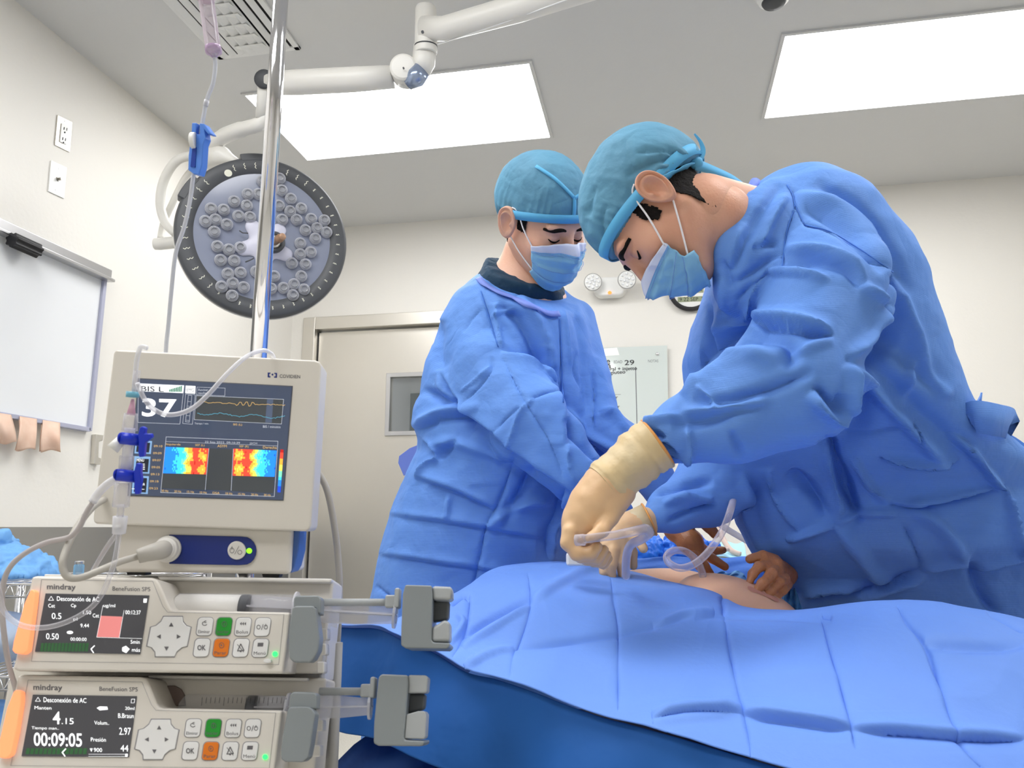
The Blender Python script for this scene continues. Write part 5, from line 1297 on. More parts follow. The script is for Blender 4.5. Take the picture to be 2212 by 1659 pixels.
# rumpled wrapping on the table
ln = ['crumpled blue wrap on the instrument table, left heap beside the clear tube', 'crumpled blue wrap on the instrument table, right heap behind the spread hand']
for i, (x0, x1, y0, y1) in enumerate(((1348, 1440, 1158, 1204), (1425, 1528, 1150, 1204))):
    g = Grid(P((x0 + x1) / 2, y1, 2.15) - [.1, .1, .01], P((x0 + x1) / 2, y0, 2.15) + [.1, .1, .02], .003)
    c_ = P((x0 + x1) / 2, y1 - 6, 2.16); c_[2] = zt - .004 + .012
    wpx = (x1 - x0) / 2 * 2.16 / FPX
    g.ell(c_, (wpx, .07, (y1 - y0) * 2.16 / FPX * .9), ax, k=0); rs = random.Random(i + 3)
    for k in range(9):
        a_ = c_ + RV * rs.uniform(-wpx, wpx) + FH * rs.uniform(-.05, 0) + ZV * rs.uniform(-.0, .03); b_ = a_ + RV * rs.uniform(-.06, .06) + ZV * rs.uniform(-.01, .03); g.cap(a_, b_, .01, .004, k=.006)
    g.cut(np.array([0, 0, zt - .004]), -ZV, k=0)
    V, F = finish(g, 1); V = crumple(V, vnorm(V, F), .006, 34, i); V = crumple(V, vnorm(V, F), .003, 80, i + 5)
    o = mesh('crumpled_wrap', V, F, mat('bright_blue_wrap', (40, 112, 214), .4, bump=[('noise', 30, .004)]), None, smooth=True); tag(o, ln[i], 'wrap')
# tray, pad and cannulas on the right of the table
o = cloth('absorbent_pad', 'pale cyan pad lying on the instrument table', [(1172, 1540, 1606, 2.5), (1186, 1530, 1610, 2.3), (1204, 1520, 1612, 2.14)], 0, mat('cyan_pad', (170, 220, 240), .7), .002, seed=1, cat='pad')
M_tube = clear_mat('clear_tubing', (214, 206, 214), .42, .08)
M_tubem = clear_mat('milky_tubing', (222, 214, 212), .6, .15)
b = MB().tube(spline([P(1553, 1125, 2.3), P(1560, 1160, 2.25), P(1578, 1188, 2.2), P(1600, 1198, 2.18)], 6), .008, 10).obj('suction_hose', mat('beige_hose', (222, 196, 176), .5), None, smooth=True)
tag(b, 'beige curved hose resting on the instrument table at the right', 'hose')
b = MB().tube(spline([P(1505, 1190, 2.2), P(1540, 1192, 2.18), P(1575, 1186, 2.16)], 4), .006, 10).obj('cannula', mat('beige_hose', (222, 196, 176), .5), None, smooth=True)
tag(b, 'beige cannula lying on the instrument table behind the fingers', 'cannula')
# clear tubing
b = MB().tube(spline([P(1505, 1104, 1.52), P(1540, 1122, 1.54), P(1575, 1146, 1.58), P(1620, 1172, 1.62)], 6), .0065, 12).obj('suction_tube', M_tube, None, smooth=True); tag(b, 'clear tube crossing behind the looped tube, under the far sleeve', 'tube')
b = MB().tube(spline([P(1588, 1020, 1.56), P(1586, 1060, 1.42), P(1580, 1095, 1.32), P(1562, 1145, 1.30), P(1530, 1192, 1.28), P(1500, 1218, 1.27), P(1470, 1227, 1.27), P(1445, 1216, 1.28), P(1441, 1200, 1.29), P(1458, 1189, 1.30), P(1482, 1192, 1.31), P(1504, 1210, 1.31), P(1516, 1235, 1.31), P(1519, 1262, 1.31), P(1519, 1300, 1.31)], 8), .0062, 14).obj('suction_tube', M_tube, None, smooth=True); tag(b, 'clear tube with a small loop hanging over the patient, right of the near glove', 'tube')
r = root('suction_cannula', 'clear plastic cannula held in the near gloved hand, with its tube bending down', 'cannula', P(1300, 1165, 1.04))
MB().tube([P(1244, 1167, 1.035), P(1262, 1166, 1.03), P(1264, 1164, 1.03), P(1330, 1156, 1.03), P(1395, 1142, 1.04)], [.0078, .0078, .006, .006, .0066], 16).obj('cannula_body', M_tube, r, smooth=True)
MB().tube(spline([P(1395, 1142, 1.04), P(1402, 1152, 1.05), P(1385, 1165, 1.08), P(1362, 1178, 1.12), P(1353, 1205, 1.16), P(1352, 1245, 1.2)], 8), .0066, 14).obj('hose', M_tube, r, smooth=True)
MB().box(P(1258, 1208, 1.2), (.05, .02, .02), np.array([RV, FH, ZV])).obj('gauze_pad', M_white, None, bevel=.004); tag(bpy.data.objects['gauze_pad'], 'white gauze pad under the near gloved fist on the drape', 'gauze')
# ================================================================ DEVICES IN THE FOREGROUND
M_case = mat('case_warm_grey', (216, 211, 202), .42)
M_case2 = mat('case_light', (222, 219, 214), .4)
M_panelgrey = mat('panel_warm_grey', (224, 219, 211), .45)
M_gclamp = mat('clamp_grey', (132, 138, 141), .4)
M_gclamp_l = mat('clamp_grey_light', (166, 170, 172), .4)
M_key = mat('key_white', (232, 232, 232), .4)
M_keyg = mat('key_green', (24, 148, 40), .4)
M_keyo = mat('key_orange', (228, 122, 24), .4)
M_keyln = mat('key_outline', (150, 148, 152), .5)
M_print = mat('print_grey', (104, 102, 106), .5)
M_scr = mat('screen_dark', (64, 64, 68), .12, emit=.35)
M_scrw = mat('screen_white', (236, 238, 240), .4, emit=.9)
M_scrr = mat('screen_red', (214, 128, 126), .4, emit=.5)
M_scrg = mat('screen_green', (44, 92, 52), .4, emit=.3)
M_led = mat('led_green', (40, 250, 90), .3, emit=2.2)
M_alarm = mat('alarm_orange', (255, 148, 100), .4, emit=.75)
M_navy = mat('navy_panel', (22, 44, 122), .35)
M_blue = mat('blue_plastic', (84, 136, 226), .35)
M_blued = mat('stopcock_blue', (24, 52, 196), .3)
M_cable = mat('grey_cable', (180, 176, 168), .5)
M_clear = clear_mat('clear_plastic', (226, 224, 230), .30, .1)
M_clearm = clear_mat('milky_plastic', (236, 236, 242), .72, .25)
def q3(n): return lambda x, y: n
# ---------------------------------------------------------------- syringe pumps
def shade_in(pl, pts, off): return [pl.at(x, y, off) for x, y in pts]
def pump(label, pl, Z, D, cfg):
    """Z maps measured picture points; D shifts the lower pump's parts"""
    base = pl.at(*Z(1200, 600)); r = root('syringe_pump', label, 'syringe pump', base)
    T = Z
    # rear body with the syringe bay
    A = [T(*p) for p in cfg['body']]
    plate('body', pl, A, .06, M_case, r, off=-.115, bevel=.004)
    plate('bay_rail', pl, [T(*p) for p in cfg['rail']], .012, M_case2, r, off=-.055, bevel=.002, label='light upper rail of the syringe bay')
    plate('bay_pocket', pl, [T(*p) for p in cfg['pocket']], .004, mat('bay_brown', (120, 104, 98), .5), r, off=-.055, bevel=.001)
    fr = plate('front_panel', pl, [T(*p) for p in cfg['front']], .064, M_panelgrey, r, off=-.064, bevel=.003)
    ik = Ink(pl, .0003); ik.ring([T(*p) for p in cfg['inset']], .8); ik.obj('panel_line', M_keyln, fr)
    # alarm bar
    plate('alarm_light', pl, [T(*p) for p in cfg['alarm']], .012, M_alarm, r, off=-.004, bevel=.0035, label='glowing orange alarm bar')
    # display
    sc = plate('display', pl, [T(*p) for p in cfg['screen']], .0012, M_scr, r)
    ik = Ink(pl, .0016)
    for t, x0, y0, x1, y1, bo in cfg['text']:
        a, b_ = T(x0, y1), T(x1, y0); ik.text(t, a[0], a[1], b_[0], b_[1], bold=bo, sl=.02)
    for pts, w in cfg.get('lines', []): ik.line([T(*p) for p in pts], w)
    for pts in cfg.get('polys', []): ik.poly([T(*p) for p in pts])
    ik.obj('display_text', M_scrw, sc)
    ik = Ink(pl, .0014)
    for pts in cfg.get('red', []): ik.poly([T(*p) for p in pts])
    if cfg.get('red'): ik.obj('display_bar', M_scrr, sc)
    ik = Ink(pl, .0014); g0, g1 = cfg['green']
    for k in range(14):
        x0 = g0[0] + (g1[0] - g0[0]) * k / 14; x1 = x0 + (g1[0] - g0[0]) / 14 * .8; ik.poly([T(x0 + 8, g0[1]), T(x1 + 8, g0[1]), T(x1, g1[1]), T(x0, g1[1])])
    ik.obj('display_level', M_scrg, sc)
    ik = Ink(pl, .0004)
    for t, x0, y0, x1, y1, bo in cfg['print']:
        a, b_ = T(x0, y1), T(x1, y0); ik.text(t, a[0], a[1], b_[0], b_[1], bold=bo, sl=.02, sh=.0)
    ik.obj('brand_lettering', M_print, fr)
    # arrow pad
    cx, cy = cfg['pad']; a, h, c_ = 70, 148, 24
    pts = []
    for sx, sy, o_ in ((1, -1, 0), (1, 1, 1), (-1, 1, 0), (-1, -1, 1)):
        if o_ == 0: seq = [(a * sx * 1, h * sy), (a * sx * 1.15, a * sy * 1.6), (a * sx * 1.6, a * sy * 1.15), (h * sx, a * sy)] 
        else: seq = [(h * sx, a * sy), (a * sx * 1.6, a * sy * 1.15), (a * sx * 1.15, a * sy * 1.6), (a * sx, h * sy)]
        pts += seq
    def shp(k): return [T(cx + x * k - (y * k) * .2, cy + y * k) for x, y in pts]
    plate('pad_rim', pl, shp(1.05), .0006, M_keyln, r); pad = plate('arrow_pad', pl, shp(1.0), .0016, M_key, r, bevel=.0006)
    ik = Ink(pl, .0019)
    for dx, dy in ((0, -1), (0, 1), (-1, 0), (1, 0)):
        ox, oy = cx + dx * 75 - dy * 90 * .2 * 0 - dy * 18, cy + dy * 90; s = 17
        if dx == 0: t_ = [(ox - s, oy - dy * s * -.9), (ox + s, oy - dy * s * -.9), (ox, oy + dy * s * .9)]; t_ = [(ox - s, oy - dy * s * .9), (ox + s, oy - dy * s * .9), (ox, oy + dy * s * .9)]
        else: t_ = [(ox - dx * s * .9, oy - s), (ox - dx * s * .9, oy + s), (ox + dx * s * .9, oy)]
        ik.poly([T(*p) for p in t_])
    ik.obj('arrow_marks', M_print, pad)
    nm = [['Eliminar', 'Iniciar', 'Bolus', ''], ['', 'Parar', '', 'Menú']]
    for ri, row in enumerate(cfg['keys']):
        for ci, (kx, ky) in enumerate(row):
            m = M_keyg if (ri, ci) == (0, 1) else (M_keyo if (ri, ci) == (1, 1) else M_key)
            out = [T(x, y) for x, y in rrect(kx - 56, ky - 67, kx + 56, ky + 67, 26, 4, sh=-.14)]
            o2 = [T(x, y) for x, y in rrect(kx - 61, ky - 72, kx + 61, ky + 72, 30, 4, sh=-.14)]
            plate('key_rim', pl, o2, .0006, M_keyln, r); k_ = plate('key', pl, out, .0016, m, r, bevel=.0006)
            ik = Ink(pl, .0019)
            def tx(s_, w, h_, yo, bo=.0):
                a_, b2 = T(kx - w - yo * .14, ky + yo + h_), T(kx + w - yo * .14, ky + yo - h_); ik.text(s_, a_[0], a_[1], b2[0], b2[1], bold=bo)
            if nm[ri][ci]: tx(nm[ri][ci], 44, 12, 38)
            if (ri, ci) == (0, 0): ik.line([T(*p) for p in circ(kx, ky - 22, 18, 14, 12, .5)][:9], 1.4); tx('c', 8, 9, -36, .03)
            elif (ri, ci) in ((0, 1), (1, 1)): ik.ring([T(*p) for p in circ(kx + 4, ky - 18, 17, 20, 16)], 1.0); ik.poly([T(kx - 4, ky - 26), T(kx + 12, ky - 20), T(kx, ky - 8)]) if ri else ik.line([T(kx + 4, ky - 34), T(kx + 2, ky - 4)], 1.2)
            elif (ri, ci) == (0, 2):
                for d_ in (-18, -2, 14): ik.poly([T(kx + d_ - 4, ky - 24), T(kx + d_ + 10, ky - 36), T(kx + d_ + 8, ky - 10)])
            elif (ri, ci) == (0, 3):
                ik.ring([T(*p) for p in circ(kx - 28, ky, 13, 15, 12)], 1.3); ik.line([T(kx - 6, ky + 20), T(kx + 6, ky - 20)], 1.3); ik.ring([T(*p) for p in circ(kx + 26, ky, 13, 15, 12)], 1.3); ik.line([T(kx + 26, ky - 22), T(kx + 26, ky - 4)], 1.3)
            elif (ri, ci) == (1, 0): tx('OK', 32, 20, 0, .03)
            elif (ri, ci) == (1, 2): ik.ring([T(kx, ky - 30), T(kx + 24, ky + 18), T(kx - 24, ky + 22)], 2.0); ik.line([T(kx - 24, ky - 26), T(kx + 22, ky + 30)], 1.4); ik.poly([T(*p) for p in circ(kx, ky + 26, 7, 6, 8)])
            elif (ri, ci) == (1, 3): ik.poly([T(kx - 18, ky - 40), T(kx + 24, ky - 40), T(kx + 20, ky - 12), T(kx - 22, ky - 12)])
            ik.obj('key_mark', M_print, k_)
    lx, ly = cfg['led']
    plate('status_light', pl, [T(*p) for p in circ(lx, ly, 19, 20, 18)], .0016, M_led, r, bevel=.0005, label='lit green status light')
    if cfg.get('bump'): plate('rubber_bump', pl, [T(*p) for p in circ(*cfg['bump'], 30, 17, 18)], .005, M_key, r, bevel=.002)
    return r
Zt = lambda x, y: (x / 3.456, 1240 + y / 3.456)
plT = plane3(P(*Zt(235, 20), .862), P(*Zt(2450, 45), .866), P(*Zt(100, 720), .826))
plB = plane3(P(*Zt(130, 755), .836), P(*Zt(2400, 775), .840), P(*Zt(-20, 1470), .798))
cfgT = dict(body=[(240, 12), (2490, 38), (2480, 180), (2455, 330), (2400, 700), (2385, 745), (105, 725)],
  rail=[(1170, 14), (2480, 34), (2470, 66), (1190, 44)], pocket=[(1225, 112), (1330, 122), (1290, 235), (1270, 235)],
  front=[(235, 16), (1130, 26), (1165, 38), (1190, 70), (1262, 235), (1280, 258), (1310, 268), (2168, 286), (2140, 560), (2112, 742), (140, 724), (95, 715), (100, 690)],
  inset=[(310, 42), (1140, 54), (1215, 240), (1250, 285), (2120, 302), (2080, 676), (235, 652)],
  alarm=[(222, 124), (240, 112), (262, 130), (258, 200), (228, 420), (205, 575), (170, 600), (110, 592), (88, 570), (100, 500), (180, 220)],
  screen=[(340, 145), (1112, 160), (1045, 600), (260, 580)],
  print=[('mindray', 350, 72, 565, 126, .02), ('BeneFusion SP5', 840, 92, 1122, 124, .004)],
  text=[('Desconexión de AC', 425, 166, 740, 200, .0), ('Cet', 360, 222, 410, 250, 0), ('Cp', 530, 222, 568, 254, 0), ('ug/ml', 772, 222, 860, 254, 0), ('0.5', 386, 290, 458, 335, 0), ('1.50', 620, 272, 680, 300, 0), ('Cet', 692, 295, 740, 324, 0), ('00:12:37', 936, 270, 1050, 300, 0), ('9.44', 600, 370, 664, 398, 0), ('0.50', 344, 442, 438, 487, 0), ('00:00:00', 526, 473, 646, 498, 0), ('5min', 975, 492, 1043, 520, 0), ('más', 985, 552, 1046, 580, 0), ('pl', 548, 325, 578, 352, 0)],
  lines=[([(362, 196), (382, 166), (400, 196), (362, 196)], .8), ([(768, 235), (722, 472), (1060, 482)], .6), ([(926, 270), (890, 476)], .6), ([(705, 535), (680, 560), (698, 588)], 2.2)],
  polys=[[(1072, 184), (1098, 184), (1094, 214), (1070, 214)], circ(522, 436, 24, 12, 12), [(912, 548), (940, 536), (968, 560), (942, 590), (912, 575)]],
  red=[[(752, 312), (914, 318), (890, 474), (724, 470)]], green=((300, 515), (660, 578)),
  pad=(1260, 467), keys=[[(1528, 392), (1670, 392), (1813, 394), (1958, 396)], [(1505, 550), (1650, 550), (1797, 552), (1943, 553)]], led=(2052, 597), bump=(1995, 648))
cfgB = dict(body=[(130, 750), (2440, 775), (2420, 900), (2385, 1100), (2340, 1520), (-40, 1500)],
  rail=[(1095, 752), (2300, 775), (2290, 800), (1110, 778)], pocket=[(1125, 836), (1300, 832), (1350, 860), (1372, 900), (1380, 985), (1180, 985)],
  front=[(130, 752), (1050, 768), (1085, 780), (1108, 812), (1172, 968), (1190, 990), (1218, 1000), (2108, 1018), (2080, 1240), (2045, 1500), (30, 1490), (-30, 1480)],
  inset=[(210, 792), (1060, 806), (1130, 975), (1165, 1018), (2058, 1036), (2010, 1450), (80, 1430)],
  alarm=[(100, 876), (120, 862), (158, 880), (154, 960), (118, 1180), (80, 1350), (40, 1378), (-10, 1372), (-20, 1300), (50, 1000)],
  screen=[(245, 900), (1020, 912), (960, 1368), (160, 1360)],
  print=[('mindray', 248, 822, 465, 878, .02), ('BeneFusion SP5', 742, 840, 1028, 872, .004)],
  text=[('Desconexión de AC', 325, 920, 645, 956, 0), ('Manten', 258, 985, 384, 1010, 0), ('4', 394, 1026, 450, 1120, .01), ('.15', 460, 1075, 550, 1120, .0), ('Tiempo man..', 236, 1137, 440, 1165, 0), ('00:09:05', 252, 1182, 612, 1284, .012), ('Volum..', 704, 1096, 815, 1124, 0), ('Presión', 678, 1220, 790, 1250, 0), ('20ml', 934, 990, 1004, 1014, 0), ('B.Braun', 882, 1040, 998, 1074, 0), ('2.97', 890, 1146, 976, 1200, 0), ('44', 900, 1276, 958, 1324, 0), ('900', 700, 1298, 762, 1328, 0)],
  lines=[([(264, 950), (284, 920), (302, 950), (264, 950)], .8), ([(982, 934), (1006, 934), (1002, 962), (978, 962), (982, 934)], .8), ([(490, 1305), (465, 1332), (485, 1360)], 2.4), ([(662, 1345), (950, 1345)], .6), ([(660, 1362), (950, 1362)], .6)],
  polys=[[(722, 1000), (745, 988), (800, 990), (806, 1012), (745, 1018)], [(670, 1302), (692, 1302), (682, 1328)], [(936, 1342), (954, 1342), (952, 1364), (934, 1364)]],
  green=((190, 1300), (650, 1345)),
  pad=(1170, 1235), keys=[[(1440, 1150), (1590, 1150), (1740, 1152), (1885, 1152)], [(1420, 1320), (1570, 1322), (1718, 1322), (1865, 1322)]], led=(1978, 1366))
pT = pump('upper syringe pump, with a white-filled syringe and a red bar on its display', plT, Zt, 0, cfgT)
pB = pump('lower syringe pump of the stack, display reading 00:09:05', plB, Zt, 0, cfgB)
# syringe, barrel clamp and driver head of each pump; measured in a second frame
Z5 = lambda x, y: (560 + x / 3.614, 1200 + y / 3.614)
def driver(par, pl, dx, dy, body, knob, recess, low, clampU, clampL):
    A = lambda L: [Z5(x, y) for x, y in L]
    cl = plate('barrel_clamp', pl, A(clampL), .022, M_gclamp, par, off=.0, bevel=.006, label='grey barrel clamp')
    plate('clamp_top', pl, A(clampU), .02, M_gclamp, cl, off=-.008, bevel=.005)
    hd = plate('driver_head', pl, A(body), .07, M_gclamp, par, off=-.065, bevel=.005, label='grey plunger driver head')
    plate('head_knob', pl, A(knob), .03, M_gclamp_l, hd, off=-.03, bevel=.006)
    plate('head_recess', pl, A(recess), .02, mat('recess_grey', (84, 88, 92), .5), hd, off=-.04, bevel=.003)
    plate('head_lever', pl, A(low), .036, M_gclamp_l, hd, off=-.034, bevel=.006)
    return hd
hdT = driver(pT, plT, 0, 0, [(1140, 228), (1345, 234), (1352, 300), (1345, 660), (1360, 678), (1490, 684), (1486, 712), (1460, 728), (1140, 722), (1106, 700), (1108, 560), (1120, 300)],
  [(1350, 236), (1490, 242), (1510, 256), (1508, 330), (1495, 350), (1352, 344)], [(1350, 348), (1486, 350), (1478, 500), (1346, 520)], [(1346, 560), (1400, 530), (1440, 500), (1490, 516), (1490, 676), (1340, 676)],
  [(290, 312), (460, 312), (482, 335), (478, 460), (262, 450), (268, 330)], [(255, 410), (280, 392), (420, 392), (440, 410), (470, 640), (460, 740), (420, 815), (390, 835), (270, 835), (235, 805), (226, 700), (232, 560)])
hdB = driver(pB, plB, 0, 0, [(955, 926), (1160, 934), (1164, 1000), (1130, 1420), (1140, 1440), (1290, 1448), (1286, 1478), (1260, 1490), (930, 1486), (892, 1466), (896, 1300), (930, 950)],
  [(1164, 932), (1300, 934), (1320, 950), (1312, 1055), (1300, 1072), (1158, 1075)], [(1158, 1078), (1300, 1078), (1290, 1200), (1150, 1240)], [(1146, 1240), (1240, 1214), (1290, 1214), (1305, 1240), (1296, 1420), (1280, 1436), (1132, 1430)],
  [(262, 1062), (430, 1068), (452, 1090), (446, 1200), (225, 1200), (238, 1085)], [(222, 1200), (240, 1182), (380, 1180), (412, 1200), (436, 1240), (400, 1480), (380, 1580), (340, 1615), (200, 1612), (170, 1590), (168, 1500), (190, 1360)])
def syr(par, pl, xa, xb, yc, rp, xp, white, xh, label, taper):
    off = -.034
    A = pl.at(*Zt(xa, yc), off); B = pl.at(*Zt(xb, yc + 14), off); ax = B - A; L = np.linalg.norm(ax); sc = rp / 3.456 / FPX * proj(A)[2]
    s = root('syringe', label, 'syringe', A)
    MB().lathe(A, ax, [(-.004, sc * .4), (0, sc * .8), (.004, sc), (L, sc)], 28).obj('barrel', clear_mat('barrel_clear', (228, 228, 232), .16, .08), s, smooth=True, bevel=0)
    wl = (xp - xa) / (xb - xa) * L
    if white: MB().lathe(A, ax, [(.001, sc * .75), (.004, sc * .93), (wl, sc * .93)], 28).obj('medicine', mat('milk_white', (252, 250, 244), .4, emit=0), s, smooth=True)
    MB().lathe(A + nrm(ax) * wl, ax, [(0, sc * .94), (.002, sc * .96), (.009, sc * .96), (.010, sc * .8)], 28).obj('stopper', mat('stopper_black', (40, 44, 54), .4), s, smooth=True)
    e = pl.at(*Z5(xh, taper), off)
    u = nrm(e - B); w = pl.n; v = np.cross(u, w); st_ = A + nrm(ax) * (wl + .01)
    b = MB(); Lp = np.linalg.norm(e - st_)
    rr = sc * .92
    for dirv, th in ((v, w), (w, v)):
        q = [st_ + dirv * rr, st_ + nrm(e - st_) * Lp * .72 + dirv * rr * 1.0, e + dirv * rr * .72, e - dirv * rr * .72, st_ + nrm(e - st_) * Lp * .72 - dirv * rr * 1.0, st_ - dirv * rr]
        b.prism([x + th * .0008 for x in q], -th * .0016)
    b.lathe(e - u * .004, u, [(0, rr * 1.15), (.003, rr * 1.15)], 24)
    b.obj('plunger_rod', M_clearm, s)
    MB().lathe(B - nrm(ax) * .004, ax, [(0, sc * 1.25), (.002, sc * 1.25)], 28).obj('finger_flange', M_clearm, s)
    if not white:
        ik = Ink(Pl(A + pl.n * (sc + .0008), pl.n), 0)
        for k in range(20):
            x = 1510 + k * 33; ik.line([Zt(x, yc - rp * .75), Zt(x - 6, yc - rp * .75 + (60 if k % 5 == 0 else 42))], .9)
        ik.obj('scale_marks', M_ink, s)
    return s
syr(pT, plT, 1310, 2230, 236, 92, 1800, True, 1078, 'syringe with white medicine in the upper pump', 466)
syr(pB, plB, 1370, 2170, 985, 84, 1850, False, 884, 'clear syringe with black scale marks in the lower pump', 1180)
for par, pl, y0, x1 in ((pT, plT, 366, 1020), (pB, plB, 1062, 830)):
    a = pl.at(*Z5(470, y0), -.03); b_ = pl.at(*Z5(x1, y0), -.03); MB().tube([a, b_], .0042, 14).obj('guide_rod', M_gclamp_l, par, smooth=True, label='light grey guide rod')
    c = pl.at(*Z5(x1 + 20, y0 - 6), -.03); MB().box(c, (.016, .014, .012), np.array([nrm(b_ - a), np.cross(pl.n, nrm(b_ - a)), pl.n])).obj('rod_bracket', M_gclamp_l, par, bevel=.002)
    c = pl.at(*Z5(x1 + 62, y0 - 30), -.03); MB().box(c, (.006, .022, .02), np.array([nrm(b_ - a), np.cross(pl.n, nrm(b_ - a)), pl.n])).obj('rod_bracket', M_gclamp_l, par, bevel=.002)
# foot pads and rack holding the pumps
r = root('pump_rack', 'pale rack with clear side rail behind the two syringe pumps', 'rack', plT.at(705, 1700, -.1))
up_ = ZV; sidev = nrm(np.cross(ZV, plT.n))
cx_ = plT.at(727, 1400, -.12)
MB().tube([cx_ * [1, 1, 0] + ZV * .55, cx_ * [1, 1, 0] + ZV * .86], .0075, 14).obj('post', mat('post_grey', (160, 158, 154), .5), r, smooth=True)
b = MB()
for y in (1262, 1290, 1350, 1385, 1420, 1450): pass
plate('side_rail', plT, [(703, 1256), (719, 1258), (716, 1330), (702, 1470), (694, 1468), (700, 1330)], .05, M_clearm, r, off=-.12, bevel=.002, label='clear plastic side rail')
for k, (x, y) in enumerate(((700, 1372), (697, 1405), (693, 1444))): plate('rail_lug', plT, rrect(x - 9, y - 15, x + 7, y + 10, 4), .02, M_case2, r, off=-.045, bevel=.003)
for k, (x, y) in enumerate(((690, 1570), (684, 1625))): plate('rail_lug', plB, rrect(x - 12, y - 15, x + 7, y + 10, 4), .02, M_case2, r, off=-.045, bevel=.003)
plate('dock_panel', plT, [(100, 1250), (700, 1256), (692, 1470), (676, 1760), (-40, 1760), (20, 1460)], .02, M_case, r, off=-.145, bevel=.003)
plate('top_shelf', plT, [(95, 1240), (717, 1250), (717, 1255), (95, 1246)], .05, M_case2, r, off=-.12, bevel=.002)
cj = plT.at(520, 1330, -.15); pj = P(575, 500, 1.09) * [1, 1, 0] + ZV * cj[2]
for dz in (0, -.16): MB().tube([cj + ZV * dz, pj + ZV * dz], .016, 16).obj('pole_clamp', M_darkgrey, r, smooth=True)
# ---------------------------------------------------------------- brain-activity monitor
MP = plane3(P(245, 755, .932), P(693, 780, .952), P(200, 1130, .893))
r = root('patient_monitor', 'grey monitor showing 37 and colour bands, standing on the syringe pumps', 'monitor', MP.at(430, 1240, -.05))
plate('housing', MP, [(252, 755), (680, 778), (690, 781), (694, 790), (672, 1135), (669, 1144), (660, 1148), (208, 1132), (201, 1128), (200, 1120), (244, 764), (247, 757)], .05, M_case, r, off=-.05, bevel=.006)
plate('rear_housing', MP, [(262, 775), (680, 797), (660, 1126), (222, 1112)], .05, M_case, r, off=-.10, bevel=.01)
M_ms = mat('monitor_screen', (66, 76, 98), .1, emit=.35)
S5 = lambda x, y: (180 + x / 2.963, 700 + y / 2.963)
scp = [S5(355, 352), S5(1335, 402), S5(1275, 1125), S5(288, 1095)]
plate('screen_bezel', MP, [(scp[0][0] - 2, scp[0][1] - 2), (scp[1][0] + 2, scp[1][1] - 2), (scp[2][0] + 2, scp[2][1] + 2), (scp[3][0] - 2, scp[3][1] + 2)], .0006, mat('bezel_dark', (96, 98, 108), .4), r)
sc = plate('screen', MP, scp, .0008, M_ms, r, off=.0004)
o_ = .0016
M_sw = mat('screen_line', (186, 192, 204), .4, emit=.5); M_sy = mat('screen_amber', (214, 178, 112), .4, emit=.5); M_sc = mat('screen_cyan', (90, 170, 196), .4, emit=.5)
M_sgy = mat('screen_grey_field', (66, 70, 74), .3, emit=.3); M_sbtn = mat('screen_button', (132, 172, 216), .4, emit=.5); M_sgr = mat('screen_bars', (48, 122, 92), .4, emit=.4); M_sdk = mat('screen_ink', (40, 46, 60), .5)
def inkS(nm, m, off, fn):
    ik = Ink(MP, off); fn(ik); ik.obj(nm, m, sc)
def f1(ik):
    ik.poly([S5(712, 612), S5(1268, 640), S5(1280, 482), S5(728, 460)]); ik.poly([S5(500, 955), S5(785, 962), S5(778, 1062), S5(498, 1050)]); ik.poly([S5(806, 796), S5(958, 802), S5(944, 1066), S5(782, 1060)]); ik.poly([S5(958, 972), S5(1222, 980), S5(1215, 1082), S5(948, 1068)])
inkS('graph_fields', M_sgy, .0014, f1)
def f2(ik):
    ik.poly([S5(358, 380), S5(645, 392), S5(640, 442), S5(356, 430)]); ik.poly([S5(655, 394), S5(718, 397), S5(716, 446), S5(652, 442)])
    ik.text('37', *S5(375, 592), *S5(597, 474), bold=.02, sl=.03)
inkS('index_value', M_scrw, .0018, f2)
def f3(ik):
    ik.ring([S5(352, 380), S5(645, 394), S5(618, 640), S5(350, 630)], .8); ik.ring([S5(722, 458), S5(1282, 482), S5(1268, 640), S5(710, 612)], .8)
    ik.ring([S5(728, 404), S5(908, 410), S5(905, 460), S5(724, 452)], .7); ik.ring([S5(655, 448), S5(716, 452), S5(698, 642), S5(636, 636)], .7); ik.ring([S5(672, 455), S5(695, 457), S5(678, 628), S5(654, 625)], .7)
    for k in range(5): ik.line([S5(668 - k * 3, 495 + k * 30), S5(688 - k * 3, 497 + k * 30)], .6)
    ik.ring([S5(530, 722), S5(1246, 750), S5(1222, 1104), S5(495, 1078)], .9); ik.line([S5(528, 752), S5(1244, 780)], .6); ik.line([S5(804, 795), S5(780, 1062)], .9); ik.line([S5(960, 800), S5(946, 1066)], .9)
    ik.text('Revisar', *S5(736, 428), *S5(800, 414)).text('resultado', *S5(734, 448), *S5(806, 434)).text('Tiempo / min', *S5(712, 645), *S5(800, 630), sl=.02).text('BIS / minutos', *S5(1150, 664), *S5(1262, 648), sl=.02)
    ik.text('22 Sep 2022  09:10:39', *S5(778, 764), *S5(1002, 748), sl=.03).text('J2CH', *S5(1064, 772), *S5(1112, 758))
    ik.text('EMG', *S5(660, 430), *S5(708, 412)) if 0 else None
inkS('graph_lines', M_sw, .0020, f3)
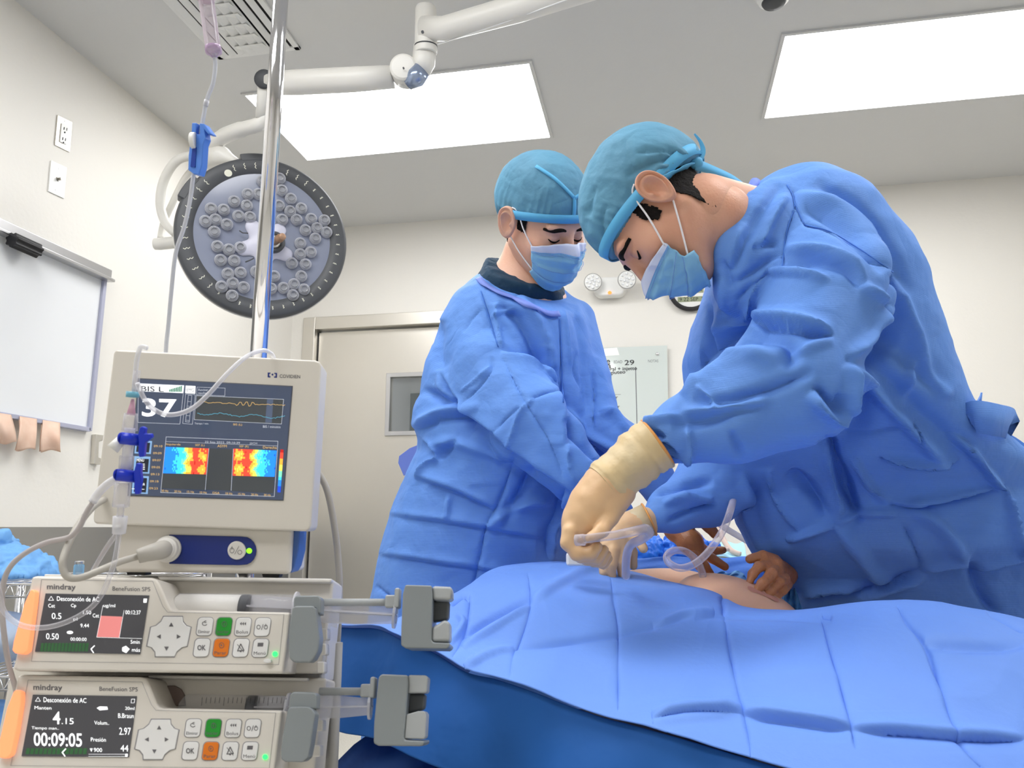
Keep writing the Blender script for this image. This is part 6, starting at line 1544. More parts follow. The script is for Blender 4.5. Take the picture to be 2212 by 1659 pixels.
def f4(ik):
    for k, t in enumerate(('09:10', '09:09', '09:07', '09:05', '09:13', '09:18', '09:23')): ik.text(t, *S5(452 - k * 5, 788 + k * 45), *S5(506 - k * 5, 774 + k * 45), sl=.02)
    for t, x0, x1 in (('Izquierda', 530, 622), ('SEF (L)', 716, 776), ('ASYM', 858, 918), ('SEF (R)', 998, 1058), ('Derecha', 1150, 1238)): ik.text(t, *S5(x0, 778 + (x0 - 530) * .03), *S5(x1, 762 + (x0 - 530) * .03), sl=.03)
    for k, t in enumerate(('30 Hz', '20 Hz', '15 Hz', '10 Hz', 'DSA', '10 Hz', '15 Hz', '20 Hz', '30 Hz')): x0 = 500 + k * 82; ik.text(t, *S5(x0, 1074 + k * 3.4), *S5(x0 + 44, 1060 + k * 3.4), sl=.03)
    ik.text('BIS (L)', *S5(960, 652), *S5(1016, 636), sl=.03)
    rs = random.Random(4); ik.line([S5(740 + k * 10, 500 + k * .35 + rs.uniform(-4, 4) + (14 * math.sin(k * 1.6) if 23 < k < 36 else 0)) for k in range(56)], .9)
inkS('graph_labels', M_sy, .0022, f4)
def f5(ik):
    rs = random.Random(7); ik.line([S5(730 + k * 10, 572 + k * .45 + rs.uniform(-4, 4) + (8 * math.sin(k * .3))) for k in range(57)], .9)
inkS('lower_trace', M_sc, .0022, f5)
inkS('cursor_band', mat('screen_slate', (82, 94, 118), .4, emit=.35), .0015, lambda ik: ik.poly([S5(1176, 480), S5(1216, 482), S5(1206, 632), S5(1164, 630)]))
def f6(ik):
    for a, b_, c_, d_ in ((335, 745, 440, 832), (328, 845, 430, 958), (318, 970, 420, 1088)): ik.poly([S5(a, b_), S5(c_, b_ + 4), S5(c_ - 8, d_), S5(a - 8, d_ - 4)])
inkS('touch_buttons', M_sbtn, .0014, f6)
def f7(ik):
    for a, b_, c_, d_ in ((345, 756, 428, 822), (340, 860, 420, 948), (330, 982, 408, 1078)): ik.poly([S5(a, b_), S5(c_, b_ + 4), S5(c_ - 8, d_), S5(a - 8, d_ - 4)])
    ik.text('BIS L', *S5(370, 430), *S5(515, 396), bold=.01, sl=.03); ik.text('EMG', *S5(662, 432), *S5(708, 410), sl=.03)
inkS('button_faces', M_sdk, .0021, f7)
def f8(ik):
    for k in range(8): ik.poly([S5(548 + k * 10.5, 434), S5(556 + k * 10.5, 434), S5(558 + k * 10.5, 418 - k * 3.2), S5(550 + k * 10.5, 418 - k * 3.2)])
inkS('signal_bars', M_sgr, .0021, f8)
def f9(ik):
    ik.text('MENU', *S5(342, 880), *S5(388, 862), sl=.02)
    for k in range(4): ik.line([S5(374, 896 + k * 11), S5(392, 897 + k * 11)], 1.4)
    ik.text('VOR', *S5(360, 1034), *S5(394, 1018)); ik.line([S5(310, 1054), S5(390, 1058)], 1)
inkS('button_text', M_scrw, .0024, f9)
# colour spectrum maps
pal = [(20, 70, 210), (30, 130, 235), (60, 200, 230), (120, 225, 180), (235, 225, 90), (250, 170, 60), (235, 70, 50), (170, 20, 20)]
PM = [mat('spectrum_%s' % n, c, .4, emit=.75) for n, c in zip(('blue', 'sky', 'cyan', 'mint', 'yellow', 'orange', 'red', 'crimson'), pal)]
def spec(nm, quad, prof, seed):
    rs = random.Random(seed); nx, ny = 40, 14; V = []; F = []; fm = []
    for j in range(ny + 1):
        for i in range(nx + 1):
            u, v = i / nx, j / ny; a = np.array(quad[0]) * (1 - u) + np.array(quad[1]) * u; b_ = np.array(quad[3]) * (1 - u) + np.array(quad[2]) * u; q = a * (1 - v) + b_ * v
            V.append(MP.at(*S5(*q), .0018))
    for j in range(ny):
        for i in range(nx):
            a = j * (nx + 1) + i; F.append((a, a + 1, a + nx + 2, a + nx + 1)); u = (i + .5) / nx
            val = np.interp(u, [p[0] for p in prof], [p[1] for p in prof]) + rs.uniform(-.35, .35) + .6 * math.sin(j * .9 + seed)* (1 if 2.5 < np.interp(u, [p[0] for p in prof], [p[1] for p in prof]) < 5.5 else .2)
            fm.append(int(min(7, max(0, round(val)))))
    if np.cross(V[1] - V[0], V[nx + 2] - V[0]) @ MP.n < 0: F = [f[::-1] for f in F]
    mesh(nm, V, F, None, sc, mats=PM, fm=fm)
spec('spectrum_map', [(527, 786), (802, 797), (785, 962), (510, 955)], [(0, .7), (.3, 1.6), (.45, 2.6), (.53, 4.2), (.62, 5), (.7, 6.4), (.8, 5.6), (.93, 5.0), (1, 6)], 1)
spec('spectrum_map', [(962, 798), (1238, 810), (1224, 978), (956, 970)], [(0, 6), (.08, 5), (.2, 5), (.3, 6.4), (.42, 5.2), (.5, 4), (.58, 2.8), (.75, 1.6), (1, .7)], 2)
spec('colour_scale', [(1262, 802), (1282, 804), (1262, 1078), (1242, 1076)], [(0, 4), (1, 4)], 3)
cs = [o for o in sc.children if o.name.startswith('colour_scale')][0]
cs.data.polygons.foreach_set('material_index', [min(7, max(0, int(7.4 - (k // 40) * .55))) for k in range(560)])
ik = Ink(MP, .0003); ik.text('COVIDIEN', *S5(1256, 344), *S5(1388, 322), sl=.03, bold=.01)
ik.obj('brand_lettering', M_print, r)
ik = Ink(MP, .0003)
for a in (([(1180, 310), (1198, 311), (1198, 318), (1190, 318), (1190, 334), (1198, 334), (1197, 342), (1180, 341)]), ([(1240, 313), (1222, 312), (1222, 319), (1231, 319), (1230, 335), (1221, 335), (1220, 343), (1239, 344)])): ik.poly([S5(*p) for p in a])
ik.poly([S5(1203, 322), S5(1211, 316), S5(1211, 332)]); ik.poly([S5(1217, 322), S5(1211, 316), S5(1211, 332)])
ik.obj('brand_mark', M_navy, r)
# base unit
BP = Pl(MP.o - MP.n * .012, MP.n)
bs = plate('base_unit', BP, [(258, 1128), (632, 1140), (626, 1241), (246, 1236)], .10, M_case, r, off=-.10, bevel=.005)
plate('side_stripe', BP, [(634, 1140), (648, 1140), (645, 1190), (636, 1225), (627, 1240), (627, 1200)], .05, mat('side_blue', (64, 100, 168), .4), r, off=-.06, bevel=.002, label='blue side stripe')
plate('front_strip', BP, [(365, 1155), (520, 1159)] + [(525 + 30 * math.sin(a) * .95, 1190 - 31 * math.cos(a)) for a in [k * math.pi / 10 for k in range(1, 10)]] + [(515, 1221), (365, 1218)], .002, M_navy, bs, bevel=.0006, label='dark blue strip')
cb = BP.at(364, 1186, .0)
MB().lathe(cb, MP.n + RV * -.0, [(0, .0155), (.005, .0155), (.006, .0135), (.012, .0135), (.013, .0115), (.018, .0115), (.02, .009)], 32).obj('socket_ring', M_case2, bs, smooth=True, bevel=.0006)
plate('power_button', BP, circ(511, 1189, 20, 20, 28), .004, M_case2, bs, bevel=.001)
ik = Ink(BP, .0045); ik.ring(circ(501, 1189, 4.5, 5.5, 14), 1).line([(507, 1197), (516, 1180)], 1).ring(circ(518, 1193, 4.5, 4.5, 14), 1).line([(501, 1180), (501, 1187)], 1).obj('power_mark', M_print, bs)
plate('power_light', BP, circ(538, 1190, 6, 6, 18), .003, mat('led_lime', (130, 250, 30), .3, emit=1.4), bs, bevel=.0008, label='lit green power light')
for x0, x1, y in ((273, 315, 1236), (566, 604, 1241)): plate('foot', BP, [(x0, y - 1), (x1, y), (x1 - 2, y + 7), (x0 + 2, y + 6)], .02, M_black, bs, off=-.03)
# sensor cable from the socket
r = root('sensor_cable', 'thick grey cable plugged into the monitor base and looping left in front', 'cable', cb)
c1 = cb + MP.n * .018
MB().tube(spline([c1, P(342, 1190, .85), P(318, 1196, .835), P(298, 1202, .83)], 4), [.0105, .0105, .0105, .0102, .010, .0095, .0093, .009, .0085, .0082, .008, .0078, .0075], 20).obj('plug', M_cable, r, smooth=True)
MB().tube(spline([P(298, 1202, .83), P(258, 1214, .815), P(216, 1232, .80), P(178, 1247, .79), P(150, 1248, .785), P(137, 1232, .785), P(137, 1205, .79), P(155, 1160, .81), P(178, 1122, .83), P(205, 1092, .86), P(235, 1075, .92), P(262, 1068, .99)], 8), .0036, 14).obj('cable', M_cable, r, smooth=True)
r = MB().tube(spline([P(655, 985, 1.0), P(683, 1016, 1.0), P(706, 1058, .99), P(722, 1135, .985), P(731, 1215, .985), P(733, 1290, .985), P(728, 1400, .99), P(716, 1560, 1.0), P(700, 1720, 1.02)], 8), .0042, 12).obj('power_cable', M_cable, None, smooth=True)
tag(r, 'grey cable running down behind the right side of the monitor and pumps', 'cable')
# ---------------------------------------------------------------- infusion stand and drip line
pc = P(575, 500, 1.09); pr = .0114
r = root('iv_pole', 'chrome infusion pole rising behind the monitor', 'pole', (pc[0], pc[1], 0))
MB().tube([(pc[0], pc[1], .62), (pc[0], pc[1], 1.2)], pr, 32).obj('lower_tube', M_chrome, r, smooth=True); MB().tube([(pc[0], pc[1], 1.2), (pc[0], pc[1], 2.12)], pr * .99, 32).obj('upper_tube', M_chrome, r, smooth=True)
MB().tube([(pc[0], pc[1], .06), (pc[0], pc[1], .62)], pr * 1.4, 28).obj('stand_column', M_alu, r, smooth=True)
for k in range(4):
    a = k * math.pi / 2 + .4; e = np.array([pc[0] + .06 * math.cos(a), pc[1] + .06 * math.sin(a), 2.13])
    MB().tube(spline([(pc[0], pc[1], 2.11), e - [0, 0, .02], e + [.02 * math.cos(a), .02 * math.sin(a), .03]], 5), .003, 8).obj('hook', M_chrome, r, smooth=True)
for k in range(5):
    a = k * 2 * math.pi / 5 + 1.0; e = np.array([pc[0] + .2 * math.cos(a), pc[1] + .2 * math.sin(a), .05]); MB().tube([(pc[0], pc[1], .07), e], [.014, .01], 10).obj('stand_foot', M_alu, r, smooth=True)
r = root('infusion_line', 'clear infusion line hanging in front of the ceiling, with a pink-tinted drip chamber', 'infusion line', P(450, 60, .95))
dch = clear_mat('pink_clear', (214, 198, 212), .42, .1)
a, b_ = P(441, -30, .96), P(461, 108, .955)
MB().lathe(a, b_ - a, [(0, .010), (.01, .0095), (np.linalg.norm(b_ - a) - .004, .0092), (np.linalg.norm(b_ - a), .0086)], 24).obj('drip_chamber', dch, r, smooth=True)
MB().lathe(a - nrm(b_ - a) * .001, b_ - a, [(0, .0112), (.018, .0112), (.019, .010)], 24).obj('chamber_cap', mat('chamber_pink', (196, 168, 180), .3), r, smooth=True)
MB().lathe(b_ - nrm(b_ - a) * .004, b_ - a, [(0, .0098), (.004, .0102), (.008, .0096), (.010, .006), (.014, .0026)], 24).obj('chamber_base', clear_mat('purple_clear', (190, 160, 196), .5, .1), r, smooth=True)
MB().tube(spline([P(462, 116, .955), P(465, 140, .955), P(460, 180, .955), P(447, 215, .955), P(438, 262, .955), P(432, 300, .957), P(424, 350, .96), P(417, 385, .962), P(411, 430, .965), P(398, 490, .965), P(380, 545, .967), P(371, 620, .97), P(364, 700, .975), P(358, 765, .985), P(356, 900, 1.01)], 6), .0025, 12).obj('tube', mat('white_clear_tube', (214, 216, 222), .25, transluc=.4), r, smooth=True)
c = P(447, 213, .955); MB().lathe(c - ZV * .002, nrm(P(445, 222, .955) - c), [(0, .0028), (.004, .0032), (.008, .0028)], 12).obj('tube_joint', M_clearm, r, smooth=True)
r = root('roller_clamp', 'blue plastic roller clamp with white wheel on the infusion line', 'clamp', P(428, 320, .955))
CP_ = Pl(P(428, 320, .955), nrm(-FV - RV * .25)); K = lambda x, y: (300 + x / 2.212, y / 2.212)
plate('clamp_body', CP_, [K(*p) for p in ((252, 586), (274, 586), (272, 640), (290, 640), (288, 588), (310, 590), (346, 640), (328, 640), (312, 620), (318, 660), (306, 690), (300, 790), (286, 835), (262, 832), (234, 812), (236, 740), (250, 640))], .012, M_blue, r, off=-.006, bevel=.0012)
plate('groove', CP_, [K(*p) for p in ((256, 700), (274, 704), (268, 800), (246, 796))], .001, mat('blue_groove', (18, 60, 160), .5), r, off=.006)
MB().lathe(CP_.at(*K(266, 672), .006) - RV * .004, RV, [(0, .010), (.006, .010)], 24).obj('wheel', M_white, r, smooth=True, bevel=.001)
# ---------------------------------------------------------------- stopcocks and lines hanging in front of the monitor
r = root('stopcock_manifold', 'clear line with two blue stopcock levers hanging in front of the monitor', 'stopcock', P(280, 980, .80))
dS = .80
def cyl(nm, a, b_, ra, rb, m, label=None, seg=20):
    MB().tube([a, a * .5 + b_ * .5, b_], [ra, (ra + rb) / 2, rb], seg).obj(nm, m, r, smooth=True, label=label)
MB().tube(spline([P(318, 752, dS), P(304, 750, dS), P(296, 775, dS), P(292, 812, dS), P(290, 845, dS)], 6), .0024, 12).obj('tube', M_clearm, r, smooth=True)
MB().tube([P(296, 800, dS), P(292, 845, dS)], .0034, 16).obj('connector', M_clear, r, smooth=True)
cyl('ring_cap', P(287, 846, dS), P(286, 858, dS), .0064, .0064, mat('cyan_ring', (110, 176, 200), .3), 'cyan collar')
cyl('needle_hub', P(287, 862, dS), P(283, 896, dS), .0014, .0044, clear_mat('pink_hub', (226, 160, 196), .8, .15), 'pink cone')
cyl('hub_socket', P(283, 893, dS), P(280, 930, dS), .0066, .0078, M_clear); cyl('stem', P(281, 925, dS), P(271, 1022, dS), .0052, .0052, M_clearm); cyl('stem_sleeve', P(274, 985, dS), P(272, 1012, dS), .0072, .0072, M_clear)
for cx, cy, lx0, lx1, ly0, ly1 in ((280, 949, 300, 318, 921, 987), (271, 1028, 290, 305, 1000, 1068)):
    cyl('stopcock_barrel', P(cx - 20, cy - 3, dS - .012), P(cx + 22, cy + 2, dS - .004), .0062, .0062, M_blued, 'blue stopcock barrel')
    MB().lathe(P(cx - 21, cy - 3, dS - .012), RV, [(-.0004, .0048), (.0006, .0056)], 20).obj('barrel_end', M_blued, r, smooth=True)
    SP = Pl(P((lx0 + lx1) / 2, cy, dS - .008), -FV)
    lev = [(lx0 + 6, ly0), (lx0 + 14, ly0 + 4), (lx0 + 12, cy - 12), (lx1 + 8, cy - 12), (lx1 + 10, cy - 4), (lx0 + 13, cy + 8), (lx0 + 10, ly1), (lx0, ly1 + 1), (lx0 - 2, ly1 - 10), (lx0 - 1, cy + 6), (lx0 - 3, cy - 8), (lx0 + 1, ly0 + 3)] if cy < 1000 else [(lx0 + 4, ly0), (lx0 + 14, ly0 + 3), (lx0 + 13, cy - 6), (lx0 + 15, cy + 8), (lx0 + 10, ly1), (lx0, ly1), (lx0 - 1, cy + 8), (lx0 - 2, cy - 8)]
    plate('lever', SP, lev, .006, M_blued, r, off=-.003, bevel=.001, label='blue lever')
cyl('side_port', P(262, 950, dS - .002), P(243, 970, dS - .006), .005, .0064, M_white, 'white side cap')
cyl('lower_hub', P(266, 1042, dS), P(261, 1094, dS), .0078, .0082, M_clear); cyl('stem', P(262, 1090, dS), P(259, 1120, dS), .0034, .0034, M_clear); cyl('splitter', P(260, 1116, dS), P(257, 1152, dS), .0072, .0066, M_clearm)
MB().tube(spline([P(252, 1034, dS), P(232, 1046, dS), P(212, 1066, dS), P(200, 1084, dS)], 4), .0042, 12).obj('branch_connector', M_clearm, r, smooth=True)
r = root('infusion_line', 'clear looping line that hangs in front of the monitor screen', 'infusion line', P(400, 890, .81))
MB().tube(spline([P(297, 828, .79), P(312, 862, .80), P(335, 886, .81), P(369, 896, .82), P(412, 884, .825), P(450, 852, .83), P(490, 808, .84), P(530, 772, .86), P(562, 758, .89), P(580, 760, .93), P(592, 775, .98), P(592, 820, 1.02)], 6), .0025, 12).obj('tube', M_clearm, r, smooth=True)
r = root('infusion_line', 'opaque grey line arching over the left end of the upper pump', 'infusion line', P(90, 1180, .8))
MB().tube(spline([P(202, 1083, dS), P(186, 1108, dS), P(172, 1138, dS), P(150, 1160, dS), P(100, 1172, dS), P(56, 1194, dS), P(24, 1222, dS), P(8, 1258, dS), P(4, 1310, dS), P(10, 1380, .80), P(20, 1440, .82), P(34, 1490, .86), P(38, 1540, .92)], 6), .0027, 12).obj('tube', mat('grey_line', (206, 200, 200), .4, transluc=.3), r, smooth=True)
r = root('infusion_line', 'clear line looping across the display of the upper pump', 'infusion line', P(120, 1340, .78))
MB().tube(spline([P(258, 1150, .80), P(252, 1190, .79), P(244, 1225, .785), P(222, 1280, .78), P(190, 1318, .775), P(140, 1345, .77), P(90, 1356, .77), P(45, 1350, .77), P(14, 1328, .775), P(2, 1300, .78), P(-4, 1260, .78)], 6), .0026, 12).obj('tube', M_clear, r, smooth=True)
r = root('infusion_line', 'clear short line from the stopcocks down behind the upper pump', 'infusion line', P(220, 1200, .8))
MB().tube(spline([P(255, 1150, .80), P(238, 1172, .81), P(220, 1200, .83), P(200, 1235, .86), P(190, 1262, .90)], 6), .0026, 12).obj('tube', M_clear, r, smooth=True)
# ================================================================ SURGICAL LAMP
M_lampw = mat('lamp_white', (226, 224, 218), .35)
M_lampd = mat('lamp_dark_ring', (74, 76, 80), .45)
LN = nrm(-FV * .92 + RV * .40 + UV * .14)
LC = P(570, 511, 2.7); LP_ = Pl(LC, LN); LRr = 179 * 2.7 / FPX
lu = nrm(np.cross(LN, ZV)); lu = lu if lu @ RV > 0 else -lu; lv = np.cross(LN, lu); lv = lv if lv @ ZV > 0 else -lv
r = root('surgical_lamp', 'large round surgical lamp head with clear lenses on a white ceiling arm', 'surgical lamp', LC)
MB().lathe(LC, LN, [(-.13, LRr * .5), (-.12, LRr * .8), (-.09, LRr * .93), (-.03, LRr * .995), (-.012, LRr), (0, LRr * .985), (.004, LRr * .96), (.004, LRr * .80), (-.004, LRr * .785), (-.008, LRr * .5)], 96).obj('head_shell', M_lampd, r, smooth=True)
MB().lathe(LC, LN, [(-.052, LRr * .955), (-.046, LRr * .985), (-.034, LRr * 1.004), (-.028, LRr * 1.006), (-.028, LRr * .9)], 96).obj('shell_band', M_lampw, r, smooth=True, label='pale band round the dark shell')
MB().lathe(LC - LN * .006, LN, [(0, LRr * .79), (.004, LRr * .79)], 96).obj('lens_plate', mat('lens_plate_blue_grey', (146, 152, 168), .12, c2=(130, 136, 156), nscale=5), r)
# grip tabs on the rim
for a0 in (100, 152):
    pts = []
    for k in range(7):
        a = math.radians(a0 - 9 + 3 * k); pts.append(a)
    V = [LC + (lu * math.cos(a) + lv * math.sin(a)) * LRr * q - LN * .045 for q in (1.045,) for a in pts] + [LC + (lu * math.cos(a) + lv * math.sin(a)) * LRr * .95 - LN * .045 for a in pts[::-1]]
    MB().prism(V, LN * .05).obj('rim_grip', M_lampd, r, bevel=.004)
# wavy tick marks round the ring
ik = MB()
M_tick = mat('ring_tick', (222, 222, 206), .5)
for k in range(44):
    a = 2 * math.pi * k / 44 + .03
    if 118 < math.degrees(a) < 140: continue
    e = lu * math.cos(a) + lv * math.sin(a); t = -lu * math.sin(a) + lv * math.cos(a); c = LC + e * LRr * .885 + LN * .0045
    big = math.sin(a - .6) * 0 + (1 if math.cos(a - 2.6) > 0 else .55)
    q = [c + e * (-.011 + .0055 * j) * big + t * (.0022 * (1 if j % 2 else -1)) for j in range(5)]
    b = MB()
    for j in range(4):
        d_ = nrm(q[j + 1] - q[j]); w = np.cross(LN, d_) * .0011; b.add([q[j] + w, q[j] - w, q[j + 1] - w, q[j + 1] + w], [(0, 1, 2, 3)])
    b.obj('dial_mark', M_tick, r)
b = MB(); c = LP_.at(493, 374, .0046); b.prism([c + (lu * math.cos(x) + lv * math.sin(x)) * .013 + LN * .0005 for x in [i * math.pi / 8 for i in range(16)]], -LN * .0006); b.obj('symbol', M_tick, r)
# lenses
M_lens = clear_mat('lens_clear', (214, 216, 224), .5, .04); M_lback = mat('lens_backing', (164, 164, 162), .25)
LZ = [(455, 965), (520, 930), (515, 985), (475, 1035), (530, 1040), (345, 1000), (405, 1005), (318, 1060), (366, 1052), (420, 1075), (360, 1110), (375, 1180), (430, 1195), (484, 1185), (390, 1245), (455, 1248), (425, 1310), (485, 1305), (395, 1372), (448, 1355), (500, 1375), (445, 1415), (645, 1322), (630, 1380), (690, 1378), (740, 1360), (775, 1322), (788, 1385), (735, 1412), (795, 1265), (730, 1260), (770, 1217), (820, 1207), (770, 1165), (842, 1142), (895, 1112), (795, 1102), (850, 1092), (885, 1055), (822, 1048), (752, 1052), (775, 998), (722, 1012), (684, 1052), (668, 985), (725, 952), (682, 912), (672, 856), (590, 868), (572, 930), (590, 1330), (560, 1300)]
lensm = None
for x, y in LZ:
    c = LP_.at(300 + x / 2.212, y / 2.212, .0); rl = .0215
    prof = [(0, rl), (.010, rl * .96), (.016, rl * .78), (.018, rl * .5), (.012, rl * .36), (.012, rl * .1)]
    if lensm is None:
        o = bpy.data.objects.new('x', None)
        L_ = MB().lathe((0, 0, 0), LN, prof, 20).obj('lens', M_lens, r, smooth=True); lensm = L_.data
        B_ = MB().lathe((0, 0, 0), LN, [(.012, rl * .56), (.017, rl * .60), (.0195, rl * .55), (.019, rl * .50), (.013, rl * .46)], 20).obj('lens_ring', mat('lens_ring_grey', (150, 152, 158), .2), L_); lb = B_.data
        bpy.data.objects.remove(B_); bpy.data.objects.remove(L_); bpy.data.objects.remove(o)
    L_ = bpy.data.objects.new('lens', lensm); COL.objects.link(L_); L_.parent = r; L_.location = Vector(c) - Vector(LC); L_.location = Vector(c); L_.matrix_parent_inverse = Matrix.Translation(-Vector([float(v) for v in LC]))
    B_ = bpy.data.objects.new('lens_ring', lb); COL.objects.link(B_); B_.parent = L_
# centre cover, sterile handle socket
g = Grid(LC - .2, LC + .2, .005); cc = LP_.at(556, 520, .004)
hubc = LP_.at(590, 528, .0)
for k in range(5):
    a = k * 2 * math.pi / 5 + 2.2; e = lu * math.cos(a) + lv * math.sin(a); g.cap(LP_.at(572, 530, 0), LP_.at(572, 530, 0) + e * .075, .034, .026, k=.02)
V, F = finish(g, 2); dd = (V - LC) @ LN; V = V - np.outer(dd * .6, LN); mesh('centre_cover', V, F, mat('cover_lilac_white', (204, 204, 220), .35), r, smooth=True, label='pale lobed centre cover')
ax = nrm(LN + RV * .25 - UV * .08)
h = MB().lathe(hubc + LN * .01, LN, [(0, .036), (.02, .038), (.028, .036), (.028, .026), (.02, .024)], 36).obj('handle_socket', M_lampd, r, smooth=True, label='dark handle socket ring')
MB().lathe(hubc + LN * .028, ax, [(0, .024), (.006, .024), (.007, .018)], 28).obj('socket_collar', M_steel, h, smooth=True)
MB().lathe(hubc + LN * .03, ax, [(0, .0135), (.05, .0135), (.052, .0145), (.062, .0145), (.064, .012), (.088, .012), (.09, .010)], 24).obj('socket_pin', mat('bronze_pin', (166, 132, 106), .35, metal=.3), h, smooth=True, label='bronze pin')
for pts in (([(517, 498), (524, 503), (536, 504)]), ([(530, 566), (540, 562), (548, 558)])):
    MB().tube([LP_.at(x, y, .018) for x, y in pts], .0022, 8).obj('cover_slot', M_lampd, r, smooth=True)
# yoke, handles and joints
MB().tube(spline([P(572, 250, 2.62), P(560, 268, 2.62), P(520, 280, 2.66), P(478, 298, 2.72), P(446, 330, 2.78), P(450, 362, 2.80)], 6), [.020] * 6 + [.024] * 6 + [.027] * 6 + [.026] * 6 + [.024] * 7, 20).obj('yoke', M_lampw, r, smooth=True)
g = Grid(P(465, 345, 2.74) - .12, P(465, 345, 2.74) + .12, .005); g.chain([(P(440, 340, 2.80), .045), (P(478, 338, 2.74), .035), (P(505, 348, 2.72), .018)], k=.01); V, F = finish(g, 2); mesh('yoke_housing', V, F, M_lampw, r, smooth=True)
hb = MB().tube(spline([P(430, 335, 2.80), P(385, 345, 2.80), P(356, 385, 2.80), P(346, 435, 2.80), P(356, 478, 2.80), P(380, 505, 2.79)], 6), .0165, 16).obj('side_handle', M_lampw, r, smooth=True)
MB().tube(spline([P(432, 350, 2.86), P(400, 385, 2.86), P(372, 440, 2.86), P(354, 480, 2.86), P(347, 515, 2.84)], 6), .012, 14).obj('side_handle', M_lampw, r, smooth=True)
MB().tube([P(334, 527, 2.8), P(345, 527, 2.8), P(392, 522, 2.8)], [.021, .022, .022], 20).obj('handle_grip', M_lampw, r, smooth=True, bevel=.002)
MB().tube([P(577, 168, 2.60), P(572, 200, 2.60), P(566, 256, 2.62)], [.027, .025, .022], 20).obj('spring_joint', M_lampw, r, smooth=True)
MB().lathe(P(571, 172, 2.575), -FV, [(0, .032), (.008, .032), (.01, .028)], 24).obj('joint_cap', M_darkgrey, r, smooth=True, label='dark joint cap')
MB().tube([P(582, 180, 2.60), P(640, 178, 2.58), P(760, 172, 2.53), P(850, 166, 2.50)], [.038, .041, .040, .036], 6 * 4).obj('spring_arm', M_lampw, r, smooth=True)
MB().lathe(P(872, 148, 2.45), -FV, [(-.06, .043), (.012, .043), (.018, .036)], 32).obj('elbow_disc', M_lampw, r, smooth=True, bevel=.001)
MB().tube([P(870, 152, 2.49), P(890, 165, 2.48)], .044, 24).obj('elbow_core', M_lampw, r, smooth=True)
MB().tube([P(918, 100, 2.47), P(915, 135, 2.47), P(900, 165, 2.47)], [.036, .038, .034], 24).obj('elbow_housing', M_lampw, r, smooth=True)
MB().tube([P(912, 152, 2.45), P(898, 168, 2.45), P(880, 182, 2.46)], [.030, .032, .02], 24).obj('elbow_cover', mat('bluish_chrome', (150, 164, 190), .2, metal=.6), r, smooth=True, label='bluish glossy elbow cover')
MB().lathe(P(920, 108, 2.46), -UV, [(-.14, .03), (-.13, .034), (-.0, .036), (.01, .036)], 28).obj('pivot_housing', M_lampw, r, smooth=True, bevel=.002)
MB().lathe(P(920, 100, 2.46), -UV, [(-.002, .0365), (.002, .0365)], 28).obj('pivot_seam', M_darkgrey, r, smooth=True)
MB().tube([P(915, 62, 2.45), P(960, 62, 2.42), P(1120, 18, 2.30), P(1300, -40, 2.2), P(1480, -95, 2.1)], [.038, .037, .040, .042, .042], 28).obj('extension_arm', M_lampw, r, smooth=True)
MB().tube([P(945, 96, 2.44), P(1100, 45, 2.3), P(1270, -18, 2.18)], .0018, 8).obj('arm_cable', mat('bright_white', (246, 246, 246), .4), r, smooth=True, label='thin white cable under the arm')
e = P(1480, -95, 2.1); MB().tube([e - ZV * .05, (e[0], e[1], CEIL - .03)], .045, 28).obj('ceiling_column', M_lampw, r, smooth=True); MB().lathe((e[0], e[1], CEIL), -ZV, [(0, .11), (.05, .11), (.06, .09)], 32).obj('ceiling_canopy', M_lampw, r, smooth=True)
b = MB(); b.lathe(P(913, 70, 2.37), -FV, [(0, .0045), (.005, .0045)], 10); b.obj('bolt', M_darkgrey, r)
b = MB(); b.lathe(P(872, 148, 2.425), -FV, [(0, .003), (.006, .003)], 10); b.obj('bolt', M_darkgrey, r)
# ================================================================ THINGS BEHIND THE PUMPS ON THE LEFT
r = root('wire_cart', 'chrome wire shelf cart at the left edge behind the pumps', 'cart', (*P(20, 1300, 1.9)[:2], 0))
a0 = P(-220, 1262, 1.75); z_s = a0[2]
x_ax = RV; y_ax = FH
cw0 = P(-200, 1262, 1.75) * [1, 1, 0]; L_, Wd = .52, .42
for zi, zz in enumerate((z_s, z_s - .2, z_s - .42)):
    b = MB()
    for k in range(3):
        for q in (0, 1): b.tube([cw0 + y_ax * Wd * q + ZV * (zz - .028 * (k > 0)), cw0 + x_ax * L_ + y_ax * Wd * q + ZV * (zz - .028 * (k > 0))], .0028, 8)
        for q in (0, 1): b.tube([cw0 + x_ax * L_ * q + ZV * (zz - .028 * (k > 0)), cw0 + x_ax * L_ * q + y_ax * Wd + ZV * (zz - .028 * (k > 0))], .0028, 8)
    for k in range(20):
        t0 = k / 20; b.tube([cw0 + x_ax * L_ * t0 + ZV * zz, cw0 + x_ax * L_ * (t0 + .025) + ZV * (zz - .028), cw0 + x_ax * L_ * (t0 + .05) + ZV * zz], .0018, 6)
        b.tube([cw0 + x_ax * L_ * (t0 + .02) + ZV * zz, cw0 + x_ax * L_ * (t0 + .02) + y_ax * Wd + ZV * zz], .0015, 6)
    b.obj('wire_shelf', M_chrome, r, smooth=True)
for u in (0, 1):
    for v in (0, 1): MB().tube([cw0 + x_ax * L_ * u + y_ax * Wd * v + ZV * .05, cw0 + x_ax * L_ * u + y_ax * Wd * v + ZV * (z_s + .02)], .012, 14).obj('post', M_chrome, r, smooth=True); 
for u in (0, 1):
    for v in (0, 1): c = cw0 + x_ax * L_ * u + y_ax * Wd * v + ZV * .035; MB().lathe(c - [0, .012, 0], (0, 1, 0), [(0, .035), (.024, .035)], 18).obj('castor', M_black, r, smooth=True, bevel=.003)
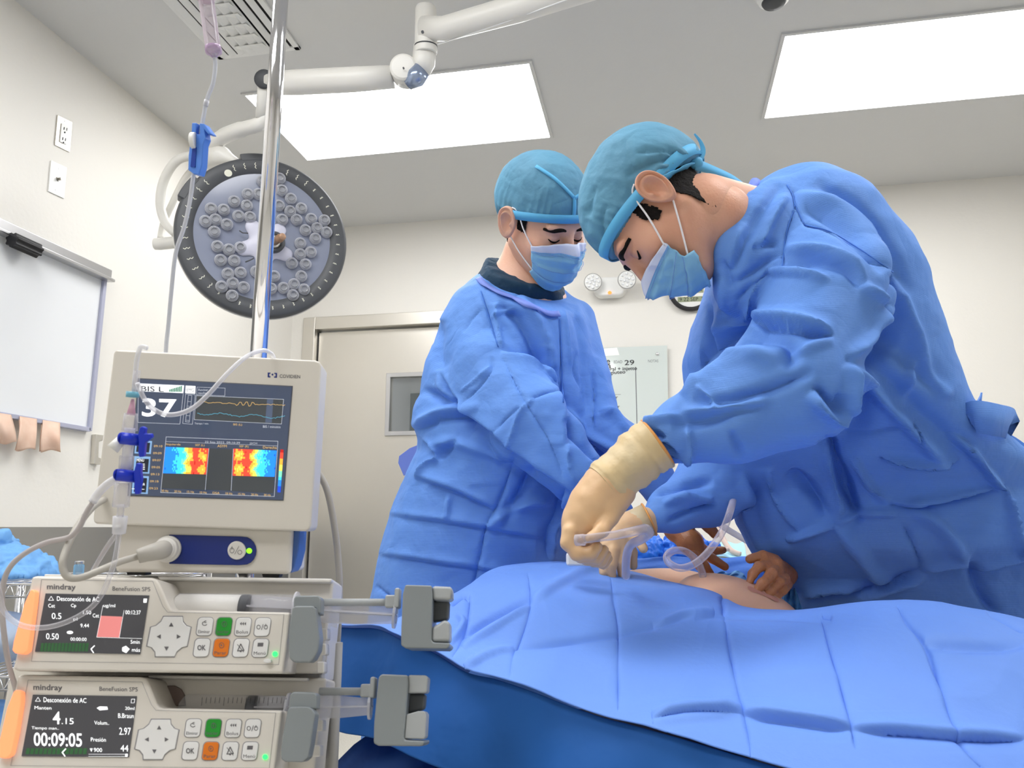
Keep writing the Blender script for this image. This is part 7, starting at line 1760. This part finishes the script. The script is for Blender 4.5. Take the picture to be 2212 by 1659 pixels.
# rumpled pale blue wrap on the cart
g = Grid(cw0 + [-.02, -.05, z_s - .01], cw0 + x_ax * .5 + y_ax * .42 + [.1, .05, z_s + .2], .004)
rs = random.Random(5)
def cpt(px, py, d): return P(px, py, d)
for (x, y, rp) in ((10, 1225, 40), (-50, 1215, 60), (60, 1240, 30), (85, 1248, 14), (-110, 1230, 50)): g.ell(cpt(x, y, 1.95), (rp * 1.95 / FPX * 1.3, .10, rp * 1.95 / FPX), np.array([RV, FH, ZV]), k=.02)
for q in (((-10, 1215), (12, 1158)), ((40, 1230), (20, 1190)), ((-60, 1190), (-30, 1160)), ((60, 1225), (100, 1250)), ((-20, 1180), (5, 1160))):
    (xa, ya), (xb, yb) = q; g.cap(cpt(xa, ya, 1.93), cpt(xb, yb, 1.93), .03, .006, k=.02)
g.cut(np.array([0, 0, z_s + .006]), -ZV, k=0)
V, F = finish(g, 2); V = crumple(V, vnorm(V, F), .012, 16, 3); V = crumple(V, vnorm(V, F), .005, 45, 8); V[:, 2] = np.maximum(V[:, 2], z_s + .005)
o = mesh('crumpled_wrap', V, F, mat('pale_blue_wrap', (130, 190, 244), .6, transluc=.25, bump=[('noise', 20, .006)]), None, smooth=True); tag(o, 'crumpled pale blue wrap lying on the wire cart at the left edge', 'wrap')
# small clear vial with a blue tint beside it
c = P(169, 1244, 1.75); c[2] = z_s + .003
r = root('glass_vial', 'small clear blue-tinted vial standing behind the left end of the upper pump', 'vial', c)
hh = P(169, 1212, 1.75)[2] - c[2]
MB().lathe(c, ZV, [(0, .011), (hh * .8, .011), (hh * .86, .008), (hh * .88, .008)], 20).obj('vial_body', clear_mat('blue_glass', (120, 180, 220), .6, .05), r, smooth=True)
MB().lathe(c + ZV * hh * .86, ZV, [(0, .0095), (hh * .14, .0095)], 20).obj('vial_cap', M_alu, r, smooth=True, bevel=.001)
MB().box(c + RV * .0 + ZV * -.006 + FH * .03, (.14, .12, .006), np.array([RV, FH, ZV])).obj('tray', M_steel, None, bevel=.002)
tr = bpy.data.objects['tray']; tag(tr, 'steel tray edge behind the upper pump under the small vial', 'tray')
# rolled blue packs on the lower shelves
for i, (x, y, lab) in enumerate(((20, 1385, 'light grey-blue folded pack on the middle shelf of the wire cart'), (15, 1500, 'blue folded pack on the lowest seen shelf of the wire cart'))):
    d_ = 1.9; c = P(x - 40, y, d_); zz = z_s - .2 if i == 0 else z_s - .42
    c = np.array([c[0], c[1], zz + .062]); o = MB().box(c, (.3, .22, .11), np.array([RV, FH, ZV])); V = np.array(o.V)
    g = Grid(c - .2, c + .2, .006); g.ell(c, (.16, .12, .055), np.array([RV, FH, ZV]), k=0); V, F = finish(g, 2); V = crumple(V, vnorm(V, F), .006, 20, i)
    V[:, 2] = np.maximum(V[:, 2], zz + .004)
    o = mesh('folded_pack', V, F, mat('pack_blue', (96, 150, 214), .6) if i else mat('pack_grey_blue', (176, 192, 214), .6), None, smooth=True); tag(o, lab, 'folded pack')
